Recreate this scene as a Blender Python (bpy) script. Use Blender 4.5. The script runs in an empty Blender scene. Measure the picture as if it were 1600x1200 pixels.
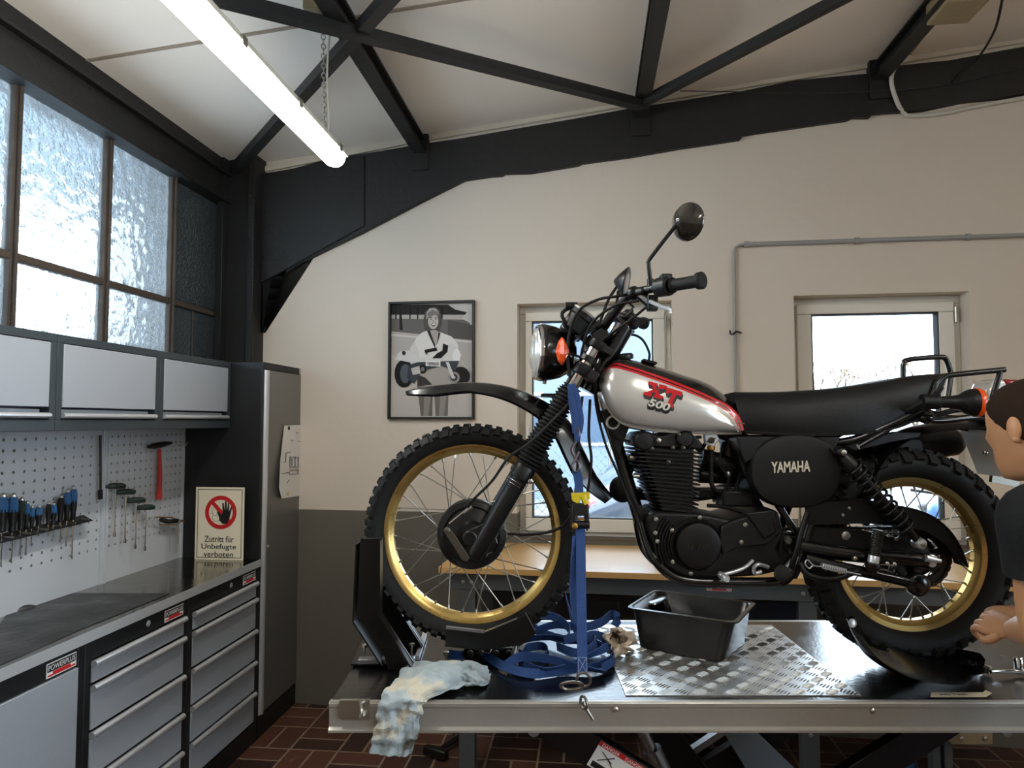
import bpy, bmesh, math, random
from mathutils import Vector, Matrix
from mathutils.bvhtree import BVHTree
R = math.radians
V = Vector
random.seed(7)
scene = bpy.context.scene
COL = scene.collection

# ------------------------------------------------------------ camera, sky, exposure
F, CZ = 1100.0, 1.65                       # focal length in pixels of a 1600 px frame, eye height
TH = math.atan(58.0 / F)                   # camera pitched slightly up
cd = bpy.data.cameras.new('camera')
cd.sensor_width = 36.0
cd.lens = F / 1600 * 36.0
cd.clip_start = 0.05
cd.clip_end = 200
cam = bpy.data.objects.new('camera', cd)
COL.objects.link(cam)
cam.location = (0, 0, CZ)
cam.rotation_euler = (R(90) + TH, 0, 0)
scene.camera = cam

world = bpy.data.worlds.new('sky')
scene.world = world
world.use_nodes = True
wn = world.node_tree.nodes
wn['Background'].inputs['Color'].default_value = (0.80, 0.90, 1.0, 1)
wn['Background'].inputs['Strength'].default_value = 3.4
scene.view_settings.view_transform = 'Standard'
scene.view_settings.look = 'None'
scene.view_settings.gamma = 1.0
scene.view_settings.exposure = 1.55
TUBE_POWER = 16.0

# ------------------------------------------------------------ frames of the room
A = math.atan(0.107)                       # left wall runs this far off the view axis
TAX = V((math.sin(A), math.cos(A), 0))
LN = V((math.cos(A), -math.sin(A), 0))
L0 = V((-2.22, 0, 0))
Bq = math.atan(0.149)                      # end wall
UAX = V((math.cos(Bq), -math.sin(Bq), 0))
BN = V((-math.sin(Bq), -math.cos(Bq), 0))
B0 = V((0, 4.029, 0))
ZU = V((0, 0, 1))
DECK = 0.897
D = 2.245                                  # distance of the motorcycle's middle plane

def ray(px, py):
    a, b = (px - 800) / F, -(py - 600) / F
    return V((a, math.cos(TH) - b * math.sin(TH), math.sin(TH) + b * math.cos(TH)))
def P(px, py, d):
    r = ray(px, py)
    return V((0, 0, CZ)) + r * (d / r.y)
def UP(px, py, pt, n):
    r = ray(px, py)
    c = V((0, 0, CZ))
    return c + r * ((pt - c).dot(n) / r.dot(n))
def PB(px, py, out=0.0): return UP(px, py, B0 + BN * out, BN)
def PL(px, py, out=0.0): return UP(px, py, L0 + LN * out, LN)
def PZ(px, py, z): return UP(px, py, V((0, 0, z)), ZU)
def DK(px, py, h=0.0): return PZ(px, py, DECK + h)
def bu(px, py, out=0.0):
    p = PB(px, py, out); return (p - B0).dot(UAX), p.z
def lt(px, py, out=0.0):
    p = PL(px, py, out); return (p - L0).dot(TAX), p.z
def BW(u, z, out=0.0): return B0 + UAX * u + BN * out + ZU * z
def LW(t, z, out=0.0): return L0 + TAX * t + LN * out + ZU * z
def BK(px, py, off=0.0): return P(px, py, D + off)

# ------------------------------------------------------------ helpers
def tag(o, label=None, cat=None, group=None, kind=None):
    if label: o['label'] = label
    if cat: o['category'] = cat
    if group: o['group'] = group
    if kind: o['kind'] = kind
    return o
def thing(name, loc, label, cat, group=None):
    o = bpy.data.objects.new(name, None)
    o.empty_display_size = 0.1
    COL.objects.link(o)
    o.location = loc
    return tag(o, label, cat, group)
def wloc(p):
    v = V((0, 0, 0))
    while p is not None:
        v += p.location
        p = p.parent
    return v
def children(o): return [c for c in COL.objects if c.parent == o]
def copy_tree(o, parent=None):
    c = o.copy()
    COL.objects.link(c)
    c.parent = parent
    for ch in children(o): copy_tree(ch, c)
    return c

def catmull(pts, n=8, closed=False):
    pts = [V(p) for p in pts]
    out = []
    m = len(pts)
    rng = range(m) if closed else range(m - 1)
    for i in rng:
        if closed: p0, p1, p2, p3 = (pts[(i + k - 1) % m] for k in range(4))
        else:
            p1, p2 = pts[i], pts[i + 1]
            p0 = pts[i - 1] if i else p1 * 2 - p2
            p3 = pts[i + 2] if i + 2 < m else p2 * 2 - p1
        for k in range(n):
            t = k / n
            out.append(0.5 * ((2 * p1) + (p2 - p0) * t + (2 * p0 - 5 * p1 + 4 * p2 - p3) * t * t + (3 * p1 - p0 - 3 * p2 + p3) * t ** 3))
    if not closed: out.append(pts[-1])
    return out

def resample(pts, n):
    L = [0]
    for a, b in zip(pts, pts[1:]): L.append(L[-1] + (b - a).length)
    out = []
    j = 0
    for i in range(n):
        s = L[-1] * i / (n - 1)
        while j < len(L) - 2 and L[j + 1] < s: j += 1
        d = L[j + 1] - L[j]
        out.append(pts[j].lerp(pts[j + 1], (s - L[j]) / d if d > 1e-9 else 0))
    return out

class MB:
    def __init__(s): s.v = []; s.f = []; s.m = []
    def add(s, vs, fs, mat=0):
        b = len(s.v)
        s.v += [V(p) for p in vs]
        s.f += [tuple(i + b for i in f) for f in fs]
        s.m += [mat] * len(fs)
        return s
    def hexa(s, p, mat=0):                 # 4 bottom then 4 top
        return s.add(p, [(3, 2, 1, 0), (4, 5, 6, 7), (0, 1, 5, 4), (1, 2, 6, 5), (2, 3, 7, 6), (3, 0, 4, 7)], mat)
    def bx(s, fn, u0, u1, z0, z1, o0, o1, mat=0):   # box in a wall frame
        return s.hexa([fn(u0, z0, o0), fn(u1, z0, o0), fn(u1, z0, o1), fn(u0, z0, o1),
                       fn(u0, z1, o0), fn(u1, z1, o0), fn(u1, z1, o1), fn(u0, z1, o1)], mat)
    def box(s, c, size, rot=None, mat=0):
        c = V(c); x, y, z = (k / 2 for k in size)
        q = [V(p) for p in ((-x, -y, -z), (x, -y, -z), (x, y, -z), (-x, y, -z), (-x, -y, z), (x, -y, z), (x, y, z), (-x, y, z))]
        if rot is not None: q = [rot @ p for p in q]
        return s.hexa([c + p for p in q], mat)
    def bar(s, p0, p1, w, h, up=ZU, mat=0):
        p0, p1 = V(p0), V(p1)
        d = (p1 - p0).normalized()
        a = d.cross(V(up)).normalized() * (w / 2)
        b = a.cross(d).normalized() * (h / 2)
        return s.hexa([p0 - a - b, p0 + a - b, p0 + a + b, p0 - a + b, p1 - a - b, p1 + a - b, p1 + a + b, p1 - a + b], mat)
    def prism(s, pts, ex, mat=0):
        pts = [V(p) for p in pts]; ex = V(ex); n = len(pts)
        return s.add(pts + [p + ex for p in pts],
                     [tuple(range(n))[::-1], tuple(range(n, 2 * n))] + [(i, (i + 1) % n, n + (i + 1) % n, n + i) for i in range(n)], mat)
    def poly(s, pts, mat=0): return s.add(pts, [tuple(range(len(pts)))], mat)
    def cyl(s, p0, p1, r0, r1=None, n=16, cap=True, mat=0):
        p0, p1 = V(p0), V(p1)
        r1 = r0 if r1 is None else r1
        return s.lathe(p0, p1 - p0, [(r0, 0), (r1, (p1 - p0).length)], n, cap, mat)
    def lathe(s, o, axis, prof, n=24, cap=True, mat=0, a0=0.0):
        o = V(o); ax = V(axis).normalized()
        ref = V((0, 0, 1)) if abs(ax.z) < 0.9 else V((1, 0, 0))
        e1 = ax.cross(ref).normalized(); e2 = ax.cross(e1)
        vs, fs = [], []
        for r, h in prof:
            for i in range(n):
                a = 2 * math.pi * i / n + a0
                vs.append(o + ax * h + (e1 * math.cos(a) + e2 * math.sin(a)) * r)
        for k in range(len(prof) - 1):
            for i in range(n):
                j = (i + 1) % n
                fs.append((k * n + i, k * n + j, (k + 1) * n + j, (k + 1) * n + i))
        if cap:
            fs.append(tuple(range(n))[::-1])
            fs.append(tuple((len(prof) - 1) * n + i for i in range(n)))
        return s.add(vs, fs, mat)
    def tube(s, path, r, n=8, closed=False, mat=0, cap=True):
        path = [V(p) for p in path]
        m = len(path)
        rr = r if isinstance(r, (list, tuple)) else [r] * m
        vs, fs = [], []
        e1 = None
        for i, p in enumerate(path):
            if closed: t = path[(i + 1) % m] - path[i - 1]
            else: t = path[min(i + 1, m - 1)] - path[max(i - 1, 0)]
            t = t.normalized() if t.length > 1e-9 else V((0, 0, 1))
            if e1 is None:
                e1 = t.cross(V((0.31, 0.23, 0.92)))
                if e1.length < 0.1: e1 = t.cross(V((1, 0, 0)))
            e1 = (e1 - t * e1.dot(t)).normalized()
            e2 = t.cross(e1)
            for k in range(n):
                a = 2 * math.pi * k / n
                vs.append(p + (e1 * math.cos(a) + e2 * math.sin(a)) * rr[i])
        for i in range(m if closed else m - 1):
            j = (i + 1) % m
            for k in range(n):
                l = (k + 1) % n
                fs.append((i * n + k, i * n + l, j * n + l, j * n + k))
        if not closed and cap:
            fs.append(tuple(range(n))[::-1]); fs.append(tuple((m - 1) * n + k for k in range(n)))
        return s.add(vs, fs, mat)
    def loft(s, rings, cap=True, mats=None):
        n = len(rings[0]); vs = [p for r in rings for p in r]
        b = len(s.v)
        s.v += [V(p) for p in vs]
        for i in range(len(rings) - 1):
            for k in range(n):
                l = (k + 1) % n
                s.f.append((b + i * n + k, b + i * n + l, b + (i + 1) * n + l, b + (i + 1) * n + k))
                s.m.append(mats[k] if mats else 0)
        if cap:
            s.f.append(tuple(b + k for k in range(n))[::-1]); s.m.append(0)
            q = b + (len(rings) - 1) * n
            s.f.append(tuple(q + k for k in range(n))); s.m.append(0)
        return s
    def ribbon(s, path, wdir, w, th=0.0016, mat=0):
        path = [V(p) for p in path]
        rings = []
        for i, p in enumerate(path):
            t = (path[min(i + 1, len(path) - 1)] - path[max(i - 1, 0)]).normalized()
            wd = V(wdir(i / (len(path) - 1)) if callable(wdir) else wdir)
            wd = (wd - t * wd.dot(t)).normalized()
            nn = t.cross(wd)
            ww = (w(i / (len(path) - 1)) if callable(w) else w) / 2
            rings.append([p - wd * ww - nn * th, p + wd * ww - nn * th, p + wd * ww + nn * th, p - wd * ww + nn * th])
        return s.loft(rings)
    def shell(s, path, wdir, w, sag, th=0.003, k=9, mat=0):
        """curved guard: an arc cross-section swept along a path, with real thickness"""
        path = [V(p) for p in path]
        rings = []
        m = len(path)
        for i, p in enumerate(path):
            f = i / (m - 1)
            t = (path[min(i + 1, m - 1)] - path[max(i - 1, 0)]).normalized()
            wd = V(wdir); wd = (wd - t * wd.dot(t)).normalized()
            nn = t.cross(wd)
            ww = w(f) if callable(w) else w
            sg = sag(f) if callable(sag) else sag
            o, q = [], []
            for j in range(k):
                x = -1 + 2 * j / (k - 1)
                o.append(p + wd * (x * ww / 2) - nn * (sg * abs(x) ** 2.2))
                q.append(p + wd * (x * (ww / 2 - th)) - nn * (sg * abs(x) ** 2.2 + th))
            rings.append(o + q[::-1])
        return s.loft(rings)
    def ell(s, c, rx, ry, rz, rot=None, n=20, m=12, mat=0):
        vs, fs = [], []
        for i in range(m + 1):
            a = math.pi * i / m
            for k in range(n):
                b = 2 * math.pi * k / n
                p = V((rx * math.sin(a) * math.cos(b), ry * math.sin(a) * math.sin(b), rz * math.cos(a)))
                if rot is not None: p = rot @ p
                vs.append(V(c) + p)
        for i in range(m):
            for k in range(n):
                l = (k + 1) % n
                fs.append((i * n + k, (i + 1) * n + k, (i + 1) * n + l, i * n + l))
        return s.add(vs, fs, mat)
    def torus(s, c, axis, Rr, r, n=32, k=8, mat=0):
        ax = V(axis).normalized()
        ref = V((0, 0, 1)) if abs(ax.z) < 0.9 else V((1, 0, 0))
        e1 = ax.cross(ref).normalized(); e2 = ax.cross(e1)
        return s.tube([V(c) + (e1 * math.cos(2 * math.pi * i / n) + e2 * math.sin(2 * math.pi * i / n)) * Rr for i in range(n)], r, k, True, mat)
    def build(s, name, mats, parent=None, angle=35, bevel=0.0, seg=2, subd=0, weld=False):
        me = bpy.data.meshes.new(name)
        off = wloc(parent) if parent is not None else V((0, 0, 0))
        me.from_pydata([tuple(p - off) for p in s.v], [], s.f)
        if not isinstance(mats, (list, tuple)): mats = [mats]
        for m in mats: me.materials.append(m)
        for p, mi in zip(me.polygons, s.m): p.material_index = mi
        bm = bmesh.new(); bm.from_mesh(me)
        if weld: bmesh.ops.remove_doubles(bm, verts=bm.verts, dist=1e-5)
        bmesh.ops.recalc_face_normals(bm, faces=bm.faces)
        bm.to_mesh(me); bm.free()
        for p in me.polygons: p.use_smooth = True
        me.set_sharp_from_angle(angle=R(angle))
        me.update()
        o = bpy.data.objects.new(name, me)
        COL.objects.link(o)
        if parent is not None: o.parent = parent
        if bevel:
            b = o.modifiers.new('bevel', 'BEVEL'); b.width = bevel; b.segments = seg; b.limit_method = 'ANGLE'; b.angle_limit = R(40)
            b.harden_normals = False
        if subd:
            b = o.modifiers.new('sub', 'SUBSURF'); b.levels = subd; b.render_levels = subd
        return o

_tc = {}
def text_mesh(st, offset=0.0, shear=0.0, extrude=0.0, space=1.0):
    key = (st, offset, shear, extrude, space)
    if key in _tc: return _tc[key]
    cu = bpy.data.curves.new('lettering', 'FONT')
    cu.body = st; cu.size = 1; cu.offset = offset; cu.shear = shear; cu.extrude = extrude; cu.space_character = space
    cu.resolution_u = 4
    ob = bpy.data.objects.new('lettering', cu)
    COL.objects.link(ob)
    bpy.context.view_layer.update()
    dg = bpy.context.evaluated_depsgraph_get()
    me = bpy.data.meshes.new_from_object(ob.evaluated_get(dg))
    vs = [v.co.copy() for v in me.vertices]; fs = [tuple(p.vertices) for p in me.polygons]
    bpy.data.objects.remove(ob); bpy.data.meshes.remove(me)
    x0 = min(v.x for v in vs); x1 = max(v.x for v in vs); y0 = min(v.y for v in vs); y1 = max(v.y for v in vs)
    vs = [V(((v.x - x0) / (x1 - x0), (v.y - y0) / (y1 - y0), (v.z / extrude if extrude else 0))) for v in vs]
    _tc[key] = (vs, fs)
    return _tc[key]
def put_text(mb, st, org, ux, uy, nrm, w, h, th=0.0006, offset=0.0, shear=0.0, mat=0, bvh=None, lift=0.001, space=1.0):
    vs, fs = text_mesh(st, offset, shear, 0.02, space)
    out = []
    for v in vs:
        p = V(org) + V(ux) * (v.x * w) + V(uy) * (v.y * h)
        if bvh is not None:
            hit = bvh.ray_cast(p + V(nrm) * 0.3, -V(nrm))
            if hit[0] is not None: p = hit[0] + V(nrm) * lift
        out.append(p + V(nrm) * (th * v.z))
    mb.add(out, fs, mat)

# ------------------------------------------------------------ materials
def srgb(r, g, b):
    return tuple((c / 255 / 12.92 if c / 255 <= 0.04045 else ((c / 255 + 0.055) / 1.055) ** 2.4) for c in (r, g, b)) + (1,)
def mat(name, rgb, rough=0.5, metal=0.0, bump=0.0, bscale=40.0, var=0.0, vscale=3.0, coat=0.0, spec=0.5, emis=None, estr=0.0, rvar=0.0, stretch=None):
    m = bpy.data.materials.new(name); m.use_nodes = True
    nt = m.node_tree; b = nt.nodes['Principled BSDF']
    c = srgb(*rgb)
    b.inputs['Base Color'].default_value = c
    b.inputs['Roughness'].default_value = rough
    b.inputs['Metallic'].default_value = metal
    b.inputs['Coat Weight'].default_value = coat
    b.inputs['Coat Roughness'].default_value = 0.08
    b.inputs['Specular IOR Level'].default_value = spec
    if emis:
        b.inputs['Emission Color'].default_value = srgb(*emis); b.inputs['Emission Strength'].default_value = estr
    if bump or var or rvar:
        tc = nt.nodes.new('ShaderNodeTexCoord')
        src = tc.outputs['Object']
        if stretch:
            mp = nt.nodes.new('ShaderNodeMapping'); mp.inputs['Scale'].default_value = stretch
            nt.links.new(src, mp.inputs['Vector']); src = mp.outputs['Vector']
        if var or rvar:
            n = nt.nodes.new('ShaderNodeTexNoise'); n.inputs['Scale'].default_value = vscale; n.inputs['Detail'].default_value = 5
            nt.links.new(src, n.inputs['Vector'])
            if var:
                mx = nt.nodes.new('ShaderNodeMix'); mx.data_type = 'RGBA'
                mx.inputs['A'].default_value = tuple(min(1, k * (1 - var)) for k in c[:3]) + (1,)
                mx.inputs['B'].default_value = tuple(min(1, k * (1 + var)) for k in c[:3]) + (1,)
                nt.links.new(n.outputs['Fac'], mx.inputs['Factor'])
                nt.links.new(mx.outputs['Result'], b.inputs['Base Color'])
            if rvar:
                mr = nt.nodes.new('ShaderNodeMapRange')
                mr.inputs['From Min'].default_value = 0.3; mr.inputs['From Max'].default_value = 0.7
                mr.inputs['To Min'].default_value = max(0, rough - rvar); mr.inputs['To Max'].default_value = min(1, rough + rvar)
                nt.links.new(n.outputs['Fac'], mr.inputs['Value']); nt.links.new(mr.outputs['Result'], b.inputs['Roughness'])
        if bump:
            n2 = nt.nodes.new('ShaderNodeTexNoise'); n2.inputs['Scale'].default_value = bscale; n2.inputs['Detail'].default_value = 3
            nt.links.new(src, n2.inputs['Vector'])
            bp = nt.nodes.new('ShaderNodeBump'); bp.inputs['Strength'].default_value = bump; bp.inputs['Distance'].default_value = 0.01
            nt.links.new(n2.outputs['Fac'], bp.inputs['Height']); nt.links.new(bp.outputs['Normal'], b.inputs['Normal'])
    return m

M = {}
M['wall'] = mat('wall_paint', (212, 201, 187), 0.85, bump=0.25, bscale=14, var=0.04, vscale=1.6)
M['wallgrey'] = mat('wall_dado_paint', (102, 98, 88), 0.6, bump=0.2, bscale=14, var=0.06)
M['ceil'] = mat('ceiling_board', (238, 230, 219), 0.9, bump=0.1, bscale=6, var=0.05, vscale=1.2)
M['blacksteel'] = mat('black_painted_steel', (22, 22, 22), 0.55, bump=0.25, bscale=25, var=0.3, vscale=5)
M['rust'] = mat('rusty_window_steel', (60, 50, 41), 0.75, bump=0.3, bscale=90, var=0.45, vscale=14)
M['pvc'] = mat('white_window_pvc', (222, 217, 206), 0.4)
M['gasket'] = mat('rubber_gasket', (30, 30, 32), 0.7)
M['hinge'] = mat('hinge_steel', (170, 168, 160), 0.35, 1.0)
M['cabblack'] = mat('cabinet_black_paint', (17, 19, 21), 0.5, bump=0.06, bscale=300)
M['cabframe'] = mat('cabinet_slate_paint', (46, 54, 60), 0.42, bump=0.06, bscale=300)
M['cabgrey'] = mat('cabinet_silver_paint', (162, 168, 176), 0.45, metal=0.2, bump=0.08, bscale=260)
M['alu'] = mat('brushed_aluminium', (222, 225, 230), 0.33, 0.7)
M['steel'] = mat('worktop_steel', (140, 136, 130), 0.16, 1.0, rvar=0.07, vscale=9)
M['steeledge'] = mat('worktop_steel_edge', (186, 188, 190), 0.5, 0.35)
M['lockerdoor'] = mat('locker_door_metallic', (128, 126, 124), 0.4, 0.6, bump=.06, bscale=260)
M['mirrorback'] = mat('glossy_mirror_back', (70, 67, 62), 0.2, 0.7, coat=.6)
M['rubbermat'] = mat('rubber_mat', (46, 48, 48), 0.42, bump=0.3, bscale=30, rvar=0.1, vscale=8)
M['peg'] = mat('pegboard_paint', (188, 193, 199), 0.5)
M['white'] = mat('white_sticker', (232, 232, 228), 0.5)
M['red'] = mat('red_ink', (196, 24, 26), 0.5)
M['black'] = mat('black_ink', (14, 14, 14), 0.5)
M['cream'] = mat('sign_plastic', (232, 224, 200), 0.4)
M['paper'] = mat('paper', (222, 218, 212), 0.8)
M['ink'] = mat('pen_ink', (70, 74, 90), 0.7)
M['galv'] = mat('galvanised_rail', (176, 172, 164), 0.42, 0.6, bump=0.12, bscale=30, rvar=0.08, vscale=5)
M['deck'] = mat('black_lift_deck', (15, 16, 18), 0.2, bump=0.05, bscale=90, rvar=0.08, vscale=6, spec=0.6)
M['lift'] = mat('black_lift_paint', (10, 11, 12), 0.34, spec=0.4)
M['liftedge'] = mat('scuffed_steel_edge', (150, 152, 156), 0.35, 0.9)
M['bolt'] = mat('zinc_bolt', (188, 186, 178), 0.3, 1.0)
M['wood'] = mat('beech_worktop', (206, 160, 96), 0.35, var=0.14, vscale=3, stretch=(1, 10, 30), coat=0.35)
M['benchsteel'] = mat('bench_grey_paint', (84, 88, 90), 0.45)
M['rubber'] = mat('tyre_rubber', (17, 17, 17), 0.68, spec=0.35, bump=0.08, bscale=120)
M['gold'] = mat('gold_anodised_rim', (204, 174, 108), 0.3, 1.0, rvar=0.05, vscale=12)
M['chrome'] = mat('chrome', (205, 205, 205), 0.1, 1.0)
M['bikeblack'] = mat('bike_gloss_black', (12, 12, 13), 0.22, coat=0.3)
M['bikesatin'] = mat('bike_satin_black', (10, 10, 11), 0.36, spec=0.45)
M['engine'] = mat('engine_black', (13, 13, 14), 0.42, spec=0.4, bump=0.05, bscale=150)
M['fin'] = mat('cooling_fin_black', (24, 24, 25), 0.36, 0.2)
M['plastic'] = mat('black_plastic', (13, 14, 15), 0.42, spec=0.4, bump=0.05, bscale=300)
M['vinyl'] = mat('seat_vinyl', (14, 15, 17), 0.5, spec=0.4, bump=0.12, bscale=220)
M['silver'] = mat('tank_silver', (214, 210, 202), 0.26, 0.35, coat=0.9)
M['tankred'] = mat('tank_red', (206, 30, 40), 0.3, coat=0.5)
M['tankblack'] = mat('tank_black', (14, 14, 15), 0.25, coat=0.5)
M['orange'] = mat('indicator_orange', (236, 82, 14), 0.25, coat=0.5, emis=(236, 82, 14), estr=0.0)
M['redlens'] = mat('tail_lens_red', (150, 16, 28), 0.2, coat=0.6)
M['strap'] = mat('blue_webbing', (32, 66, 122), 0.75, bump=0.3, bscale=400, var=0.1, vscale=30)
M['yellow'] = mat('yellow_handle', (214, 190, 28), 0.4)
M['brass'] = mat('brass', (176, 134, 66), 0.35, 0.9)
M['darkmetal'] = mat('dark_tool_steel', (70, 68, 64), 0.35, 0.9)
M['skin'] = mat('skin', (204, 150, 108), 0.5, bump=0.06, bscale=60, var=0.05, vscale=8)
M['hair'] = mat('cropped_hair', (52, 40, 32), 0.9, spec=.1, bump=0.3, bscale=260)
M['shirt'] = mat('black_tshirt', (20, 22, 24), 0.9, bump=0.2, bscale=60)
M['jeans'] = mat('dark_work_trousers', (30, 34, 42), 0.9, bump=0.2, bscale=80)
M['tape'] = mat('masking_tape', (214, 202, 172), 0.7)
M['beigerag'] = mat('beige_rag', (196, 176, 150), 0.95, bump=0.5, bscale=60, var=0.2, vscale=14)
M['blueplastic'] = mat('screwdriver_blue', (44, 92, 140), 0.35)
M['darkgreen'] = mat('dark_green_handle', (28, 44, 38), 0.4)
M['conduit'] = mat('grey_conduit', (150, 150, 148), 0.5)
M['whiteconduit'] = mat('white_conduit', (196, 192, 184), 0.5)
M['tan'] = mat('old_box_tan', (150, 134, 104), 0.7, bump=0.2, var=0.2, vscale=20)
M['asphalt'] = mat('asphalt', (120, 122, 126), 0.9, var=0.1)
M['render'] = mat('rendered_facade', (112, 126, 140), 0.9)
M['facadeglass'] = mat('facade_glass', (70, 86, 104), 0.15)
M['carpaint'] = mat('car_paint', (70, 82, 98), 0.2, coat=0.8)
M['leaf'] = mat('leaves', (150, 128, 92), 0.8)
M['bark'] = mat('bark', (88, 74, 60), 0.9)
M['redhandle'] = mat('red_handle', (172, 38, 30), 0.4)

def emission(name, rgb, st):
    m = bpy.data.materials.new(name); m.use_nodes = True
    nt = m.node_tree; nt.nodes.clear()
    e = nt.nodes.new('ShaderNodeEmission'); e.inputs['Color'].default_value = rgb + (1,); e.inputs['Strength'].default_value = st
    o = nt.nodes.new('ShaderNodeOutputMaterial'); nt.links.new(e.outputs[0], o.inputs[0])
    return m
M['tube'] = emission('lit_fluorescent_diffuser', (1.0, 0.975, 0.90), TUBE_POWER)

def clearglass():
    m = bpy.data.materials.new('window_glass'); m.use_nodes = True
    nt = m.node_tree; nt.nodes.clear()
    t = nt.nodes.new('ShaderNodeBsdfTransparent'); t.inputs[0].default_value = (0.93, 0.97, 1, 1)
    g = nt.nodes.new('ShaderNodeBsdfGlossy'); g.inputs['Roughness'].default_value = 0.02
    fr = nt.nodes.new('ShaderNodeFresnel'); fr.inputs[0].default_value = 1.45
    mx = nt.nodes.new('ShaderNodeMixShader'); o = nt.nodes.new('ShaderNodeOutputMaterial')
    nt.links.new(fr.outputs[0], mx.inputs[0]); nt.links.new(t.outputs[0], mx.inputs[1]); nt.links.new(g.outputs[0], mx.inputs[2])
    nt.links.new(mx.outputs[0], o.inputs[0])
    return m
M['glass'] = clearglass()

def pebbled(name, scale, transl, refr, tint=(0.78, 0.84, 0.88)):
    m = bpy.data.materials.new(name); m.use_nodes = True
    nt = m.node_tree; nt.nodes.clear(); N = nt.nodes.new; Lk = nt.links.new
    tc = N('ShaderNodeTexCoord'); no = N('ShaderNodeTexNoise'); no.inputs['Scale'].default_value = scale; no.inputs['Detail'].default_value = 2.5
    vo = N('ShaderNodeTexVoronoi'); vo.inputs['Scale'].default_value = scale * 0.8; vo.feature = 'SMOOTH_F1'
    Lk(tc.outputs['Object'], no.inputs['Vector']); Lk(tc.outputs['Object'], vo.inputs['Vector'])
    ad = N('ShaderNodeMath'); ad.operation = 'ADD'; Lk(no.outputs['Fac'], ad.inputs[0]); Lk(vo.outputs['Distance'], ad.inputs[1])
    bp = N('ShaderNodeBump'); bp.inputs['Strength'].default_value = 1.0; bp.inputs['Distance'].default_value = 0.02
    Lk(ad.outputs[0], bp.inputs['Height'])
    rf = N('ShaderNodeBsdfRefraction'); rf.inputs['IOR'].default_value = 1.3; rf.inputs['Roughness'].default_value = 0.08
    rf.inputs['Color'].default_value = tint + (1,)
    Lk(bp.outputs['Normal'], rf.inputs['Normal'])
    tl = N('ShaderNodeBsdfTranslucent'); tl.inputs['Color'].default_value = tint + (1,); Lk(bp.outputs['Normal'], tl.inputs['Normal'])
    tr = N('ShaderNodeBsdfTransparent'); tr.inputs['Color'].default_value = tint + (1,)
    m1 = N('ShaderNodeMixShader'); m1.inputs[0].default_value = transl; Lk(tr.outputs[0], m1.inputs[1]); Lk(tl.outputs[0], m1.inputs[2])
    m2 = N('ShaderNodeMixShader'); m2.inputs[0].default_value = refr; Lk(m1.outputs[0], m2.inputs[1]); Lk(rf.outputs[0], m2.inputs[2])
    gl = N('ShaderNodeBsdfGlossy'); gl.inputs['Roughness'].default_value = 0.1; Lk(bp.outputs['Normal'], gl.inputs['Normal'])
    m3 = N('ShaderNodeMixShader'); m3.inputs[0].default_value = 0.05; Lk(m2.outputs[0], m3.inputs[1]); Lk(gl.outputs[0], m3.inputs[2])
    o = N('ShaderNodeOutputMaterial'); Lk(m3.outputs[0], o.inputs[0])
    return m
M['pebble'] = pebbled('pebbled_glass', 22, 0.35, 0.72)
M['wired'] = pebbled('dull_ribbed_glass', 90, 0.35, 0.5, (0.16, 0.17, 0.17))

def floor_mat():
    m = bpy.data.materials.new('quarry_tile_floor'); m.use_nodes = True
    nt = m.node_tree; N = nt.nodes.new; Lk = nt.links.new; b = nt.nodes['Principled BSDF']
    tc = N('ShaderNodeTexCoord'); mp = N('ShaderNodeMapping'); mp.inputs['Rotation'].default_value = (0, 0, A)
    mp.inputs['Scale'].default_value = (4.0, 4.0, 4.0)
    Lk(tc.outputs['Object'], mp.inputs['Vector'])
    sp = N('ShaderNodeSeparateXYZ'); Lk(mp.outputs[0], sp.inputs[0])
    def mth(op, a, c=None):
        n = N('ShaderNodeMath'); n.operation = op
        for i, q in enumerate((a, c)):
            if q is None: continue
            if isinstance(q, (int, float)): n.inputs[i].default_value = q
            else: Lk(q, n.inputs[i])
        return n.outputs[0]
    x, y = sp.outputs[0], sp.outputs[1]
    fx, fy = mth('FLOOR', x), mth('FLOOR', y)
    ck = mth('FLOORED_MODULO', mth('ADD', fx, fy), 2.0)
    kx = mth('ADD', 1.0, ck); ky = mth('SUBTRACT', 2.0, ck)
    x2, y2 = mth('MULTIPLY', x, kx), mth('MULTIPLY', y, ky)
    def edge(c, k):
        fr = mth('FRACT', c); return mth('DIVIDE', mth('MINIMUM', fr, mth('SUBTRACT', 1.0, fr)), k)
    e = mth('MINIMUM', edge(x2, kx), edge(y2, ky))
    mask = mth('GREATER_THAN', e, 0.022)
    cb = N('ShaderNodeCombineXYZ'); Lk(mth('FLOOR', x2), cb.inputs[0]); Lk(mth('FLOOR', y2), cb.inputs[1]); Lk(mth('MULTIPLY', ck, 7.3), cb.inputs[2])
    wn_ = N('ShaderNodeTexWhiteNoise'); Lk(cb.outputs[0], wn_.inputs[0])
    cr = N('ShaderNodeValToRGB'); el = cr.color_ramp.elements
    el[0].color = srgb(50, 35, 30); el[1].color = srgb(100, 64, 50)
    Lk(wn_.outputs['Value'], cr.inputs[0])
    mx = N('ShaderNodeMix'); mx.data_type = 'RGBA'; mx.inputs['A'].default_value = srgb(140, 120, 100)
    Lk(mask, mx.inputs['Factor']); Lk(cr.outputs[0], mx.inputs['B'])
    Lk(mx.outputs['Result'], b.inputs['Base Color'])
    b.inputs['Roughness'].default_value = 0.42
    bp = N('ShaderNodeBump'); bp.inputs['Strength'].default_value = 0.4; bp.inputs['Distance'].default_value = 0.004
    Lk(mask, bp.inputs['Height']); Lk(bp.outputs[0], b.inputs['Normal'])
    return m
M['floor'] = floor_mat()

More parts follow.
